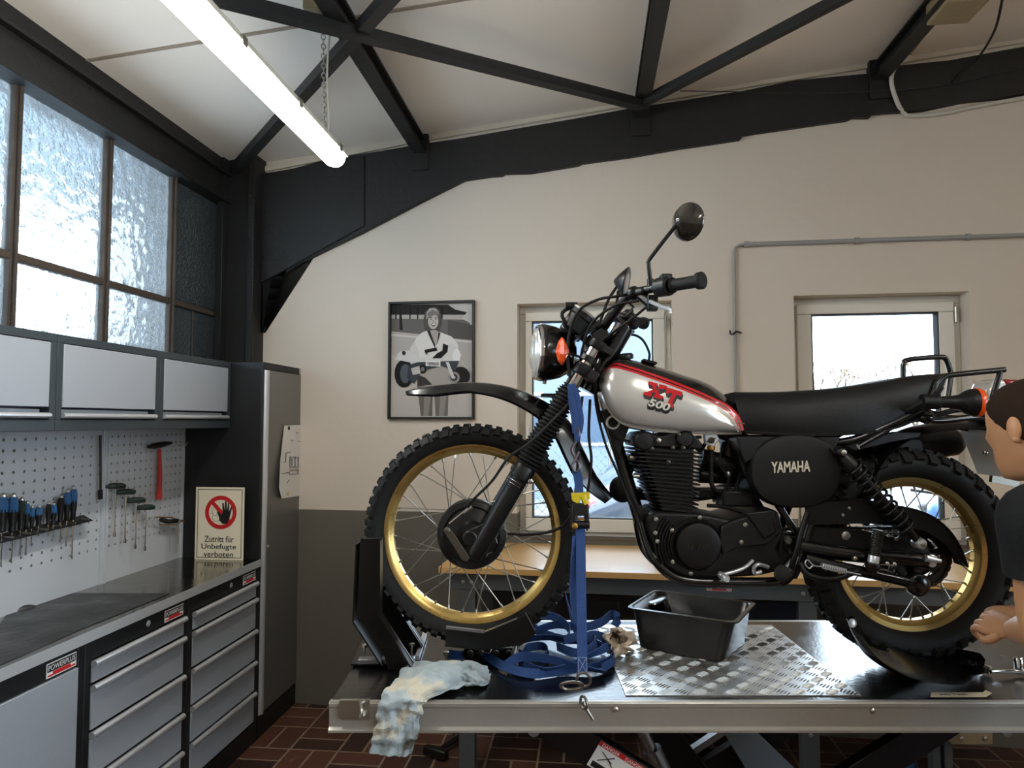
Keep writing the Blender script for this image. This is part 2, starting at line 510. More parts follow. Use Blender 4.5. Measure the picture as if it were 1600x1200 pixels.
def rag_mat():
    m = mat('stained_pale_blue_rag', (170, 190, 204), 0.95, bump=0.5, bscale=70)
    nt = m.node_tree; N = nt.nodes.new; Lk = nt.links.new; b = nt.nodes['Principled BSDF']
    tc = N('ShaderNodeTexCoord'); n1 = N('ShaderNodeTexNoise'); n1.inputs['Scale'].default_value = 9; n1.inputs['Detail'].default_value = 6
    Lk(tc.outputs['Object'], n1.inputs['Vector'])
    cr = N('ShaderNodeValToRGB'); e = cr.color_ramp.elements
    e[0].position = 0.34; e[0].color = srgb(92, 92, 86); e[1].position = 0.62; e[1].color = srgb(206, 200, 182)
    k = e.new(0.40); k.color = srgb(150, 162, 166); k = e.new(0.54); k.color = srgb(172, 186, 192)
    Lk(n1.outputs['Fac'], cr.inputs[0]); Lk(cr.outputs[0], b.inputs['Base Color'])
    return m
M['rag'] = rag_mat()
def checker_mat():
    m = mat('checker_plate', (196, 196, 194), 0.34, 0.9)
    return m
M['checker'] = checker_mat()

# ============================================================ THE ROOM
def ceilz(p):
    return 3.215 + 0.1 * (V(p) - L0).dot(LN)
def dceil(z=0.0):                        # plane point and normal of the sloping ceiling lowered by z
    return L0 + ZU * (3.215 - z), (ZU - LN * 0.1).normalized()
def struct(name, mb, mats, **k):
    o = mb.build(name, mats, **k); o['kind'] = 'structure'; return o
def LO(t, out, z): return LW(t, z, out)
T0, T1, OUTR = -3.2, 4.9, 6.6

m = MB(); m.hexa([LO(T0, -.3, -.1), LO(T0, OUTR, -.1), LO(T1, OUTR, -.1), LO(T1, -.3, -.1), LO(T0, -.3, 0), LO(T0, OUTR, 0), LO(T1, OUTR, 0), LO(T1, -.3, 0)])
struct('floor', m, M['floor'])
m = MB()
def cz(t, out, e): return LO(t, out, 3.215 + 0.1 * out + e)
m.hexa([cz(T0, -.3, 0), cz(T0, OUTR, 0), cz(T1 + .2, OUTR, 0), cz(T1 + .2, -.3, 0), cz(T0, -.3, .1), cz(T0, OUTR, .1), cz(T1 + .2, OUTR, .1), cz(T1 + .2, -.3, .1)])
struct('ceiling', m, M['ceil'])
# board joints in the ceiling
m = MB()
for t in (3.0, 1.2):
    m.hexa([cz(t, 0, -.006), cz(t, 6, -.006), cz(t + .018, 6, -.006), cz(t + .018, 0, -.006), cz(t, 0, 0), cz(t, 6, 0), cz(t + .018, 6, 0), cz(t + .018, 0, 0)])
struct('trim_1', m, mat('ceiling_joint', (150, 138, 122), .9))

# end wall with two window openings
U0, U1 = -2.1, 5.0
w1a, w1z1 = bu(808, 475); w1b, _ = bu(1050, 470); _, w1z0 = bu(930, 846)
w2a, w2z1 = bu(1240, 462); w2b, _ = bu(1514, 458); _, w2z0 = bu(1380, 846)
w2z0 = w1z0
DADO = 1.127
us = [U0, w1a, w1b, w2a, w2b, U1]
m = MB()
for i in range(5):
    hole = i in (1, 3)
    wz0, wz1 = (w1z0, w1z1) if i == 1 else (w2z0, w2z1)
    zs = [(0, min(DADO, wz0) if hole else DADO, 1)]
    if hole:
        if wz0 > DADO: zs.append((DADO, wz0, 0))
        zs.append((wz1, 4.2, 0))
    else: zs.append((DADO, 4.2, 0))
    for a, b, k in zs: m.bx(BW, us[i], us[i + 1], a, b, -.3, 0, k)
struct('wall_back', m, [M['wall'], M['wallgrey']])
# left wall: solid under the window band, steel beam above
WZ0, WZM, WZ1 = 1.86, 2.285, 2.97
m = MB(); m.bx(LW, T0, 4.6, 0, WZ0, -.25, 0); m.bx(LW, T0, 1.1, WZ0, 3.4, -.25, 0)
struct('wall_left', m, M['wall'])
m = MB()
RW0, RW1, RZ0, RZ1 = -2.6, .9, .85, 2.75      # unseen window added in the right wall to let in more daylight
for a, b, c, d in ((T0, RW0, 0, 4.3), (RW1, T1, 0, 4.3), (RW0, RW1, 0, RZ0), (RW0, RW1, RZ1, 4.3)): m.bx(LW, a, b, c, d, OUTR, OUTR + .2)
o = struct('wall_right', m, M['wall'])
m = MB()
for k in range(5):
    t = RW0 + (RW1 - RW0) * k / 4; m.bx(LW, t - .03, t + .03, RZ0, RZ1, OUTR + .05, OUTR + .12)
for z in (RZ0 + .03, RZ1 - .03): m.bx(LW, RW0, RW1, z - .03, z + .03, OUTR + .05, OUTR + .12)
wr_ = struct('window_4', m, M['pvc'])
m = MB(); m.bx(LW, RW0, RW1, RZ0, RZ1, OUTR + .08, OUTR + .086); m.build('pane', M['glass'], wr_)
m = MB(); m.hexa([LO(T0 - .2, -.3, 0), LO(T0 - .2, OUTR + .2, 0), LO(T0, OUTR + .2, 0), LO(T0, -.3, 0), LO(T0 - .2, -.3, 4.3), LO(T0 - .2, OUTR + .2, 4.3), LO(T0, OUTR + .2, 4.3), LO(T0, -.3, 4.3)])
struct('wall_front', m, M['wall'])

# steel eaves beam over the left window
m = MB()
m.bx(LW, 1.0, 4.32, WZ1, 3.235, -.16, .05)
m.bx(LW, 1.0, 4.32, WZ1 - .02, WZ1 + .012, -.05, .09)
m.bx(LW, 1.0, 4.32, 3.12, 3.135, .04, .085)
struct('trim_2', m, M['blacksteel'], bevel=.004)

# portal frame on the end wall: column, haunch, rafter
def bp_(px, py): q = bu(px, py); return q
ucor = -1.82
m = MB()
m.bx(BW, ucor - .1, bu(414, 400)[0], 0, 1.97, 0, .03)
m.bx(BW, ucor - .1, bu(414, 400)[0], 1.97, 3.25, 0, .11)
m.bx(BW, bu(405, 400)[0], bu(414, 400)[0], 1.97, 3.25, .10, .14)
m.bx(BW, bu(362, 400)[0], bu(371, 400)[0], 1.9, 3.22, .10, .17)
# haunch and rafter, ragged painted edges
top = [(414, 274), (455, 268), (520, 251), (600, 239), (655, 229), (720, 220), (800, 206), (900, 189), (990, 172), (1060, 162), (1160, 146), (1240, 130), (1370, 118), (1392, 108), (1480, 99), (1560, 84), (1640, 70), (2100, -8)]
bot = [(2100, 66), (1640, 142), (1560, 157), (1500, 163), (1440, 176), (1362, 181), (1356, 187), (1330, 187), (1322, 191), (1250, 201), (1160, 214), (1155, 221), (1060, 235), (985, 248), (910, 258), (904, 261), (830, 273), (790, 274), (786, 277), (770, 278), (728, 284), (660, 318), (570, 365), (490, 404), (440, 434), (404, 455), (404, 520), (414, 520)]
pts = top + bot
q = [bu(*p) for p in pts]
m.prism([BW(u, z, 0) for u, z in q], BN * .035)
m.prism([BW(u, z, .035) for u, z in [bu(*p) for p in ((414, 276), (560, 250), (573, 248), (573, 356), (440, 430), (414, 444))]], BN * .012)
for py in range(318, 460, 16):
    for px in (409, 418):
        u, z = bu(px, py); m.lathe(BW(u, z, .14 if px == 409 else .045), BN, [(.008, 0), (.007, .005), (.003, .008)], 8)
struct('trim_3', m, M['blacksteel'], bevel=.002, seg=1)
# pale ledge strip between ceiling and rafter
m = MB(); pts = [bu(*p) for p in ((414, 270), (640, 226), (990, 166), (1385, 104), (2100, -14), (2100, -29), (1385, 88), (990, 150), (640, 210), (414, 262))]
m.prism([BW(u, z, 0) for u, z in pts], BN * .02)
struct('trim_4', m, mat('ledge_plaster', (205, 194, 176), .9, bump=.4, bscale=30, var=.08, vscale=8))

# purlins (I-sections) under the ceiling
def purlin(out, idx, w=.075, h=.085):
    m = MB()
    z = 3.215 + .1 * out
    t1 = 4.31 + (0 if out < 0 else 0)
    # end at the end wall
    pe = LO(0, out, 0); tt = ((B0 - pe).dot(BN)) / (TAX.dot(BN)) - .03
    for (a, b, c, d) in ((-w / 2, w / 2, -h - .03, -h - .02), (-w / 2, w / 2, -.04, -.028), (-.006, .006, -h - .02, -.03)):
        m.hexa([LO(-.6, out + a, z + c), LO(-.6, out + b, z + c), LO(tt, out + b, z + c), LO(tt, out + a, z + c),
                LO(-.6, out + a, z + d), LO(-.6, out + b, z + d), LO(tt, out + b, z + d), LO(tt, out + a, z + d)])
    m.hexa([LO(tt - .02, out - w * .7, z - h - .13), LO(tt - .02, out + w * .7, z - h - .13), LO(tt + .03, out + w * .7, z - h - .13), LO(tt + .03, out - w * .7, z - h - .13),
            LO(tt - .02, out - w * .7, z), LO(tt - .02, out + w * .7, z), LO(tt + .03, out + w * .7, z), LO(tt + .03, out - w * .7, z)])
    return struct('trim_%d' % idx, m, M['blacksteel'], bevel=.002, seg=1)
purlin(1.233, 5); purlin(2.515, 6); purlin(3.78, 7)
def brace(p0, p1, idx, w=.052, low=.14):
    pt, n = dceil(low)
    a, b = UP(p0[0], p0[1], pt, n), UP(p1[0], p1[1], pt, n)
    m = MB(); m.bar(a, b, w, .008, n)
    m.bar(a + (b - a).normalized().cross(n) * (w / 2 - .004) + n * .02, b + (b - a).normalized().cross(n) * (w / 2 - .004) + n * .02, .006, .045, n)
    return struct('trim_%d' % idx, m, M['blacksteel'])
brace((366, 271), (640, -30), 8)
brace((250, -18), (1005, 170), 9, low=.15)
brace((1000, 168), (1420, -50), 10, w=.04)

# ---- left window
cols = [2.2, 2.71, 3.225, 3.735, 4.30]
for k, px in ((1, 13), (2, 160), (3, 264), (4, 352)): cols[k] = lt(px, 430, 0)[0]
cols = [cols[1] - 1.06, cols[1] - .53] + cols[1:]
m = MB()
bw = .017
for t in cols:
    m.bx(LW, t - bw, t + bw, WZ0, WZ1, -.03, .02); m.bx(LW, t - .006, t + .006, WZ0, WZ1, .02, .035)
for z in (WZ0 + .01, WZM):
    m.bx(LW, cols[0], cols[-1], z - .016, z + .016, -.028, .018)
m.bx(LW, cols[-1], 4.42, WZ0, WZ1, -.05, .03)
m.bx(LW, (cols[-2] * .6 + cols[-1] * .4) - .004, (cols[-2] * .6 + cols[-1] * .4) + .004, WZ0, WZM, -.012, .006)
wl = struct('window_1', m, M['rust'], bevel=.003, seg=1)
for i in range(len(cols) - 1):
    for a, b in ((WZ0, WZM), (WZM, WZ1)):
        m = MB(); m.bx(LW, cols[i] + .012, cols[i + 1] - .012, a + .01, b - .01, -.008, -.002)
        last = i == len(cols) - 2
        m.build('pane', M['wired'] if last else M['pebble'], wl)

# ---- white tilt windows in the end wall
def pvc_window(idx, ua, ub, z0, z1, gpx, hx, hy):
    """gpx: glass rectangle in wall coordinates"""
    rec = .11
    m = MB()
    f = .045
    for (a, b, c, d) in ((ua, ub, z1 - f, z1), (ua, ub, z0, z0 + f), (ua, ua + f, z0 + f, z1 - f), (ub - f, ub, z0 + f, z1 - f)):
        m.bx(BW, a, b, c, d, -rec - .06, -rec)
    w = struct('window_%d' % idx, m, M['pvc'], bevel=.004)
    ga, gb, gz0, gz1 = gpx
    m = MB(); s = .035
    for (a, b, c, d) in ((ua + s, ub - s, gz1, z1 - s), (ua + s, ub - s, z0 + s, gz0), (ua + s, ga, gz0, gz1), (gb, ub - s, gz0, gz1)):
        m.bx(BW, a, b, c, d, -rec - .05, -rec + .022)
    m.build('sash', M['pvc'], w, bevel=.005)
    m = MB(); g = .006
    for (a, b, c, d) in ((ga, gb, gz1 - g, gz1), (ga, gb, gz0, gz0 + g), (ga, ga + g, gz0, gz1), (gb - g, gb, gz0, gz1)):
        m.bx(BW, a, b, c, d, -rec - .04, -rec + .018)
    m.build('gasket', M['gasket'], w)
    m = MB(); m.bx(BW, ga, gb, gz0, gz1, -rec - .02, -rec - .012)
    m.build('pane', M['glass'], w)
    for z in (z1 - .12,):
        m = MB(); m.cyl(BW(ub - .03, z - .03, -rec + .03), BW(ub - .03, z + .05, -rec + .03), .008, n=10)
        m.build('hinge', M['hinge'], w)
    m = MB()
    m.bx(BW, hx - .014, hx + .014, hy - .04, hy + .04, -rec + .022, -rec + .032)
    m.tube([BW(hx, hy, -rec + .03), BW(hx, hy, -rec + .06), BW(hx, hy - .03, -rec + .065), BW(hx, hy - .12, -rec + .06)], .009, 8)
    m.build('handle', M['pvc'], w, bevel=.002)
    return w
rc = -.11
def gl(x0, y1, x1, y0):
    a, z1 = bu(x0, y1, rc); b, z0 = bu(x1, y0, rc); return (a, b, z0, z1)
g1 = gl(832, 503, 1023, 812); g2 = gl(1266, 492, 1474, 812)
h1 = bu(826, 668, rc)
pvc_window(2, w1a - .0, w1b + .0, w1z0, w1z1, g1, h1[0], h1[1])
h2 = bu(1252, 668, rc)
pvc_window(3, w2a, w2b, w2z0, w2z1, g2, h2[0], h2[1])
# sills
for i, (a, b, z) in enumerate(((w1a, w1b, w1z0), (w2a, w2b, w2z0))):
    m = MB(); m.bx(BW, a, b, z - .0, z + .012, -.11, -.0)
    struct('trim_%d' % (11 + i), m, mat('dark_sill', (92, 80, 66), .6, var=.2))

# ---- outside
m = MB(); m.hexa([V((-14, 4.6, -.2)), V((22, 4.6, -.2)), V((22, 40, -.2)), V((-14, 40, -.2)), V((-14, 4.6, -.1)), V((22, 4.6, -.1)), V((22, 40, -.1)), V((-14, 40, -.1))])
struct('trim_13', m, M['asphalt'])
b = thing('neighbouring_building', (-.5, 16, 0), 'pale rendered building with large windows seen through the window behind the headlight', 'building')
m = MB(); m.box((-.2, 17, 2.8), (7.6, 2, 6)); m.build('wall', M['render'], b)
for x in (-3.0, -1.4, .2, 1.8):
    for z in (1.5, 3.4):
        m = MB(); m.box((x, 15.98, z + .2), (1.0, .08, 1.2)); w = m.build('window', M['pvc'], b)
        m = MB(); m.box((x, 15.92, z + .2), (.86, .05, 1.06)); m.build('pane', M['facadeglass'], w)
# fence of diagonal wire
fy = 8.6
fen = thing('wire_fence', (.9, fy, -.1), 'diamond wire mesh fence outside the left white window', 'fence')
m = MB()
for i in range(-10, 46):
    x = -.9 + i * .11
    for s in (1, -1):
        a = V((x, fy, -.05)); b2 = V((x + s * 1.45, fy, 1.4)); m.bar(a, b2, .008, .008, V((0, 1, 0)))
m.build('wire_mesh', mat('fence_wire', (150, 158, 160), .5, .6), fen)
for x in (-1.4, 1.2, 3.8):
    m = MB(); m.cyl((x, fy, -.1), (x, fy, 1.5), .03); m.build('post', M['hinge'], fen)
# parked car
cr = thing('car', (1.35, 6.7, -.1), 'dark blue-grey car parked outside, red tail lamp towards the left white window', 'car')
rings = []
cxa = P(905, 840, 6.4).x; 
prof = [(-.0, .45, .62), (.02, .40, 1.02), (.12, .36, 1.12), (.5, .36, 1.22), (.85, .35, 1.44), (1.6, .35, 1.50), (2.4, .35, 1.46), (3.0, .36, 1.1), (3.9, .40, .98), (4.05, .5, .7)]
for dx, zb, zt in prof:
    r = []
    for k in range(20):
        a = 2 * math.pi * k / 20
        cy, cz_ = math.cos(a), math.sin(a)
        yy = math.copysign(abs(cy) ** .45, cy) * .86; zz = math.copysign(abs(cz_) ** .55, cz_)
        taper = 1 - .18 * max(0, zz) * (1 if .5 < dx < 3 else .3)
        r.append(V((cxa + dx * .66, 6.9 + yy * taper, -.1 + (zt + zb) / 2 + zz * (zt - zb) / 2)))
    rings.append(r)
m = MB(); m.loft(rings); m.build('body', M['carpaint'], cr, angle=60)
m = MB(); m.ell((cxa + .16, 6.22, .87), .17, .1, .1); m.build('tail_lamp', M['redlens'], cr, angle=80)
m = MB()
m.prism([(cxa + .5, 6.13, 1.07), (cxa + .68, 6.19, 1.30), (cxa + 1.45, 6.19, 1.30), (cxa + 1.8, 6.13, 1.07)], (0, .05, 0)); m.build('side_window', M['facadeglass'], cr)
for dx in (.55, 2.05):
    m = MB(); m.lathe((cxa + dx, 6.0, .2), (0, 1, 0), [(.2, 0), (.3, .02), (.32, .05), (.32, .2)], 28); m.build('wheel', M['rubber'], cr)
# small yellow vehicle edge and bare trees beyond the right window
def tree(x, y, h, seed, label):
    rn = random.Random(seed); t = thing('bare_tree', (x, y, -.1), label, 'tree', 'thin trees behind the right window')
    m = MB(); tips = []
    def grow(p, d, l, r, k):
        q = p + d * l; m.tube([p, p.lerp(q, .5) + V((rn.uniform(-.1, .1), 0, rn.uniform(-.1, .1))) * l, q], [r, r * .8, r * .6], 5); tips.append(q)
        if k:
            for _ in range(3): grow(q, (d + V((rn.uniform(-.8, .8), rn.uniform(-.5, .5), rn.uniform(-.1, .6)))).normalized(), l * .68, r * .55, k - 1)
    grow(V((x, y, -.1)), V((0, 0, 1)), h * .38, .09, 4)
    m.build('trunk', M['bark'], t)
    m = MB()
    for p in tips[20:]:
        for _ in range(1):
            c = p + V((rn.uniform(-.3, .3), rn.uniform(-.3, .3), rn.uniform(-.3, .3))); e = V((rn.uniform(-1, 1), rn.uniform(-1, 1), rn.uniform(-1, 1))).normalized() * .07; g = e.orthogonal().normalized() * .04
            m.poly([c - e, c + g, c + e, c - g])
    m.build('foliage', M['leaf'], t)
tree(9.6, 22, 3.6, 3, 'thin sparse tree far outside, seen through the right white window')
tree(13.2, 23, 4.0, 9, 'thin sparse tree far outside, seen beside the rack in the right white window')
# motorcycles parked outside behind the rear wheel: simple complete small bikes
def parked_bike(x, y, rz, col, label):
    t = thing('parked_motorcycle', (0, 0, 0), label, 'motorcycle', 'motorcycles parked outside')
    m = MB()
    for cx in (-.68, .68): m.torus((cx, 0, .31), (0, 1, 0), .27, .05, 26, 8)
    m.build('tyre', M['rubber'], t)
    m = MB(); m.ell((-.1, 0, .86), .32, .15, .15); m.ell((-.62, 0, .98), .14, .12, .17); m.build('tank', col, t, angle=80)
    m = MB(); m.ell((.38, 0, .86), .36, .13, .08); m.box((0, 0, .45), (.5, .3, .36)); m.tube([(-.68, .06, .31), (-.5, .06, .95)], .03); m.tube([(-.68, -.06, .31), (-.5, -.06, .95)], .03); m.tube([(-.42, -.36, 1.1), (-.5, 0, 1.06), (-.42, .36, 1.1)], .014); m.build('frame', M['bikesatin'], t, angle=60)
    m = MB(); m.ell((-.76, 0, .95), .06, .09, .09); m.build('headlamp', M['chrome'], t, angle=80)
    t.location = (x, y, -.1); t.rotation_euler = (0, 0, rz)
parked_bike(4.25, 7.0, 1.25, mat('bike_blue', (60, 100, 150), .3), 'blue motorcycle parked outside, seen through the rear wheel')
parked_bike(5.1, 7.4, 1.25, M['silver'], 'silver motorcycle parked outside right of the blue one')
parked_bike(-.55, 5.5, .05, M['yellow'], 'yellow motorcycle parked outside, its edge low in the left white window')

def canopy():
    m_ = bpy.data.materials.new('pale_plastic_canopy'); m_.use_nodes = True
    nt = m_.node_tree; b = nt.nodes['Principled BSDF']; nt.nodes.remove(b)
    a = nt.nodes.new('ShaderNodeBsdfTranslucent'); a.inputs[0].default_value = (.34, .40, .44, 1)
    d = nt.nodes.new('ShaderNodeBsdfDiffuse'); d.inputs[0].default_value = (.4, .45, .48, 1)
    mx = nt.nodes.new('ShaderNodeMixShader'); mx.inputs[0].default_value = .35
    nt.links.new(a.outputs[0], mx.inputs[1]); nt.links.new(d.outputs[0], mx.inputs[2]); nt.links.new(mx.outputs[0], nt.nodes['Material Output'].inputs[0]); return m_
# overhang and dark neighbour wall beyond the left window
m = MB(); m.hexa([LO(-1, -2.1, 3.25), LO(5.6, -2.1, 3.25), LO(5.6, -.2, 3.45), LO(-1, -.2, 3.45), LO(-1, -2.1, 3.26), LO(5.6, -2.1, 3.26), LO(5.6, -.2, 3.46), LO(-1, -.2, 3.46)])
struct('trim_14', m, canopy())
m = MB()
for k in range(9):
    t = .3 + .6 * k
    m.hexa([LO(t, -2.1, 3.17), LO(t + .06, -2.1, 3.17), LO(t + .06, -.26, 3.36), LO(t, -.26, 3.36), LO(t, -2.1, 3.25), LO(t + .06, -2.1, 3.25), LO(t + .06, -.26, 3.44), LO(t, -.26, 3.44)])
m.hexa([LO(-1, -2.12, 3.12), LO(5.6, -2.12, 3.12), LO(5.6, -2.06, 3.12), LO(-1, -2.06, 3.12), LO(-1, -2.12, 3.25), LO(5.6, -2.12, 3.25), LO(5.6, -2.06, 3.25), LO(-1, -2.06, 3.25)])
struct('trim_16', m, mat('canopy_timber', (120, 116, 108), .8))
# wall added outside the left window to block part of the bright sky
m = MB(); m.hexa([LO(3, -7, -.1), LO(16, -7, -.1), LO(16, -6.6, -.1), LO(3, -6.6, -.1), LO(3, -7, 2.5), LO(16, -7, 2.5), LO(16, -6.6, 2.5), LO(3, -6.6, 2.5)])
struct('trim_17', m, mat('sky_blocking_wall', (104, 104, 100), .9))
m = MB(); m.hexa([LO(3.95, -.62, -.1), LO(5.6, -.62, -.1), LO(5.6, -.5, -.1), LO(3.95, -.5, -.1), LO(3.95, -.62, 3.3), LO(5.6, -.62, 3.3), LO(5.6, -.5, 3.3), LO(3.95, -.5, 3.3)])
struct('trim_15', m, mat('outside_pier', (70, 66, 60), .9))

# ============================================================ LIGHT FITTINGS
def lamp(out, t1, z, label, chains=True, ln=1.62):
    base = LO(t1 - ln / 2, out, z)
    o = thing('fluorescent_lamp', base, label, 'lamp')
    def S(t, x, zz): return LO(t, out + x, z + zz)
    n = 14
    def ring(t, sx, hi):
        r = []
        for k in range(n + 1):
            a = math.pi * k / n
            r.append(S(t, math.cos(a) * .048 * sx, -math.sin(a) * .052 * sx))
        return r
    rings = []
    for t, s in ((t1, .55), (t1 - .012, .85), (t1 - .04, 1), (t1 - ln + .04, 1), (t1 - ln, .7)):
        r = ring(t, s, 0); rings.append(r + [S(t, -.048 * s, .004), S(t, .048 * s, .004)][::1])
    m = MB(); m.loft(rings); m.build('diffuser', M['tube'], o, angle=60)
    m = MB()
    for a, b in ((t1 + .004, t1 - ln - .004),):
        m.hexa([S(b, -.052, .004), S(b, .052, .004), S(a, .052, .004), S(a, -.052, .004), S(b, -.036, .04), S(b, .036, .04), S(a - .01, .036, .04), S(a - .01, -.036, .04)])
    m.build('housing', mat('lamp_housing', (214, 210, 196), .5), o, bevel=.004)
    for i in range(4):
        t = t1 - .12 - i * .42
        m = MB(); m.hexa([S(t, .046, -.012), S(t, .056, -.012), S(t + .03, .056, -.012), S(t + .03, .046, -.012), S(t, .046, .02), S(t, .056, .02), S(t + .03, .056, .02), S(t + .03, .046, .02)])
        m.build('clip', M['hinge'], o)
    return o
lamp(((V((-.766, 3.03, 0)) - L0).dot(LN)), (V((-.766, 3.03, 0)) - L0).dot(TAX), 2.80, 'long lit fluorescent batten hanging from a chain under the ceiling')
lamp(3.4, .9, 2.95, 'added unseen fluorescent batten right of the viewer, brightening the room')  # fill lamp added out of view to light the camera side
lamp(5.3, 1.6, 3.05, 'added unseen fluorescent batten nearest the right wall, brightening the room')  # second added lamp, out of view, raises the overall room light
# chain
ch = thing('chain', P(506, 205, 2.9), 'galvanised chain holding up the lit fluorescent batten, a cable tied beside it', 'chain')
c0 = P(507, 213, 2.9); c1 = V((c0.x - .012, c0.y, ceilz(c0) - .02))
m = MB(); nl = 22
for i in range(nl):
    p = c0.lerp(c1, (i + .5) / nl); L_ = (c1 - c0).length / nl
    ax = V((1, .3, 0)) if i % 2 else V((-.3, 1, 0)); ax.normalize(); sd = ZU.cross(ax)
    m.tube([p + sd * .0085 * math.cos(a) + ZU * (L_ * .62) * math.sin(a) for a in [2 * math.pi * k / 10 for k in range(10)]], .0024, 5, True)
m.build('chain_links', M['hinge'], ch)
m = MB(); m.tube(catmull([c0 + V((.012, 0, -.02)), c0.lerp(c1, .2) + V((.02, 0, 0)), c0.lerp(c1, .5) + V((.014, 0, 0)), c0.lerp(c1, .75) + V((.018, 0, 0)), c1 + V((.03, 0, 0))], 6), .004, 6)
m.build('cable', mat('lamp_flex', (196, 190, 176), .5), ch)
m = MB(); q = UP(490, 8, *dceil(.06)); m.box(q, (.07, .05, .05)); m.tube([q, q + V((.05, -.05, -.03))], .006)
tag(m.build('beam_clamp', M['tan'], None, bevel=.004), 'rusty steel clamp on the ceiling beam at the top of the lamp chain', 'clamp')

# grey conduit on the end wall
cd_ = thing('conduit_pipe', PB(1147, 620), 'grey surface conduit running down and along the end wall over the right window', 'pipe')
pts = [PB(1150, 640, .015), PB(1148, 500, .015), PB(1147, 395, .015), PB(1150, 386, .015), PB(1158, 382, .015), PB(1166, 382, .015)]
m = MB(); m.tube(pts, .0075, 8); m.build('bend', M['conduit'], cd_)
m = MB(); m.tube([PB(1164, 382, .016), PB(1400, 374, .016), PB(2000, 354, .016)], .012, 10); m.build('pipe', M['conduit'], cd_)
for px in (1166, 1339, 1513):
    m = MB(); q = PB(px, 382 - (px - 1164) * .0335, .014); m.cyl(q - UAX * .012, q + UAX * .012, .018, n=12); m.build('pipe_clip', M['conduit'], cd_)
m = MB(); m.tube(catmull([PB(1141, 517, .03), PB(1141, 521, .045), PB(1146, 522, .05), PB(1150, 518, .045), PB(1155, 519, .02), PB(1158, 520, .005)], 5), .005, 6)
tag(m.build('wall_hook', M['black']), 'small black hook screwed over the vertical grey conduit', 'hook')
# white conduit bend at the top right
m = MB(); m.tube(catmull([PB(1416, 88, .06), PB(1397, 108, .07), PB(1393, 130, .07), PB(1402, 160, .05), PB(1412, 176, .02), PB(1425, 181, .014), PB(1480, 176, .014), PB(1560, 160, .014), PB(2000, 84, .014)], 8), .0115, 10)
tag(m.build('cable_pipe', M['whiteconduit']), 'white plastic pipe bending over the black rafter at upper right', 'pipe')
pt, n = dceil(.10)
jb = thing('junction_box', UP(1480, 15, pt, n), 'old tan metal box fixed beside the third ceiling beam', 'box')
m = MB(); q = UP(1484, 14, pt, n); m.hexa([q + TAX * a + LN * b + ZU * c for c in (-.035, .07) for a, b in ((-.12, -.07), (-.12, .11), (.07, .11), (.07, -.07))]); m.build('casing', M['tan'], jb, bevel=.006)
m = MB(); m.tube([UP(1455, 35, pt, n), UP(1422, 82, pt, n)], .014, 8); m.build('bracket', M['tan'], jb)
m = MB(); a = UP(1568, -10, *dceil(.02)); m.tube(catmull([a, PB(1555, 45, .3), PB(1530, 88, .12), PB(1508, 106, .05), PB(1488, 128, .045)], 8), .006, 6)
tag(m.build('hanging_cable', M['black']), 'thin black cable hanging from the ceiling at upper right', 'cable')
m = MB(); m.tube(catmull([PB(1062, 142, .1), PB(1130, 143, .1), PB(1250, 146, .08), PB(1400, 141, .06), PB(1500, 128, .05), PB(1640, 95, .05)], 6), .003, 5)
tag(m.build('thin_wire', M['black']), 'thin wire strung along the black rafter', 'wire')

# ============================================================ PICTURE ON THE WALL
pc = thing('framed_picture', PB(675, 655), 'black framed black-and-white photo of a smiling woman carrying a minibike', 'picture')
u0, z1 = bu(609, 473); u1, z0 = bu(742, 655)
m = MB(); t = .013
for a, b_, c, d in ((u0, u1, z1 - t, z1), (u0, u1, z0, z0 + t), (u0, u0 + t, z0 + t, z1 - t), (u1 - t, u1, z0 + t, z1 - t)): m.bx(BW, a, b_, c, d, .002, .028)
m.build('frame', M['black'], pc, bevel=.001)
gm = {}
def grey(v, w=0):
    if (v, w) not in gm: vv = max(8, int((v - 24) * 1.14)); gm[(v, w)] = mat('print_grey_%d' % v, (vv, vv - w, vv - 2 * w), .6, spec=.25)
    return gm[(v, w)]
lay = []
def pp(pts, v, w=3): lay.append((pts, v, w))
def ellp(cx, cy, rx, ry, n=18): return [(cx + rx * math.cos(2 * math.pi * k / n), cy + ry * math.sin(2 * math.pi * k / n)) for k in range(n)]
pp([(612, 476), (739, 476), (739, 652), (612, 652)], 176, 6)
pp([(612, 476), (739, 476), (739, 492), (612, 492)], 52)
pp([(612, 498), (739, 500), (739, 530), (612, 518)], 112)
pp([(700, 476), (739, 476), (739, 530), (728, 520), (735, 505), (722, 498), (730, 488), (712, 484)], 190)
pp([(700, 500), (739, 508), (739, 532), (700, 528)], 96)
pp([(624, 476), (627, 476), (630, 516), (625, 516)], 44)
pp([(612, 522), (739, 533), (739, 536), (612, 525)], 200)
for a in ((618, 476), (640, 478), (652, 480), (690, 480)): pp([(a[0], a[1]), (a[0] + 3, a[1]), (a[0] + 2, 499), (a[0], 499)], 34)
pp([(612, 556), (640, 545), (660, 600), (739, 600), (739, 652), (612, 652)], 186, 7)
# legs, shorts
pp([(652, 600), (677, 598), (676, 650), (658, 650)], 112, 5); pp([(678, 598), (702, 600), (700, 650), (681, 650)], 120, 5)
pp([(664, 600), (676, 599), (670, 650), (662, 650)], 142, 5); pp([(690, 600), (700, 600), (694, 650), (686, 650)], 146, 5)
pp([(652, 572), (700, 568), (702, 600), (678, 602), (653, 604)], 168, 8)
pp([(652, 585), (665, 590), (676, 601), (653, 604)], 72)
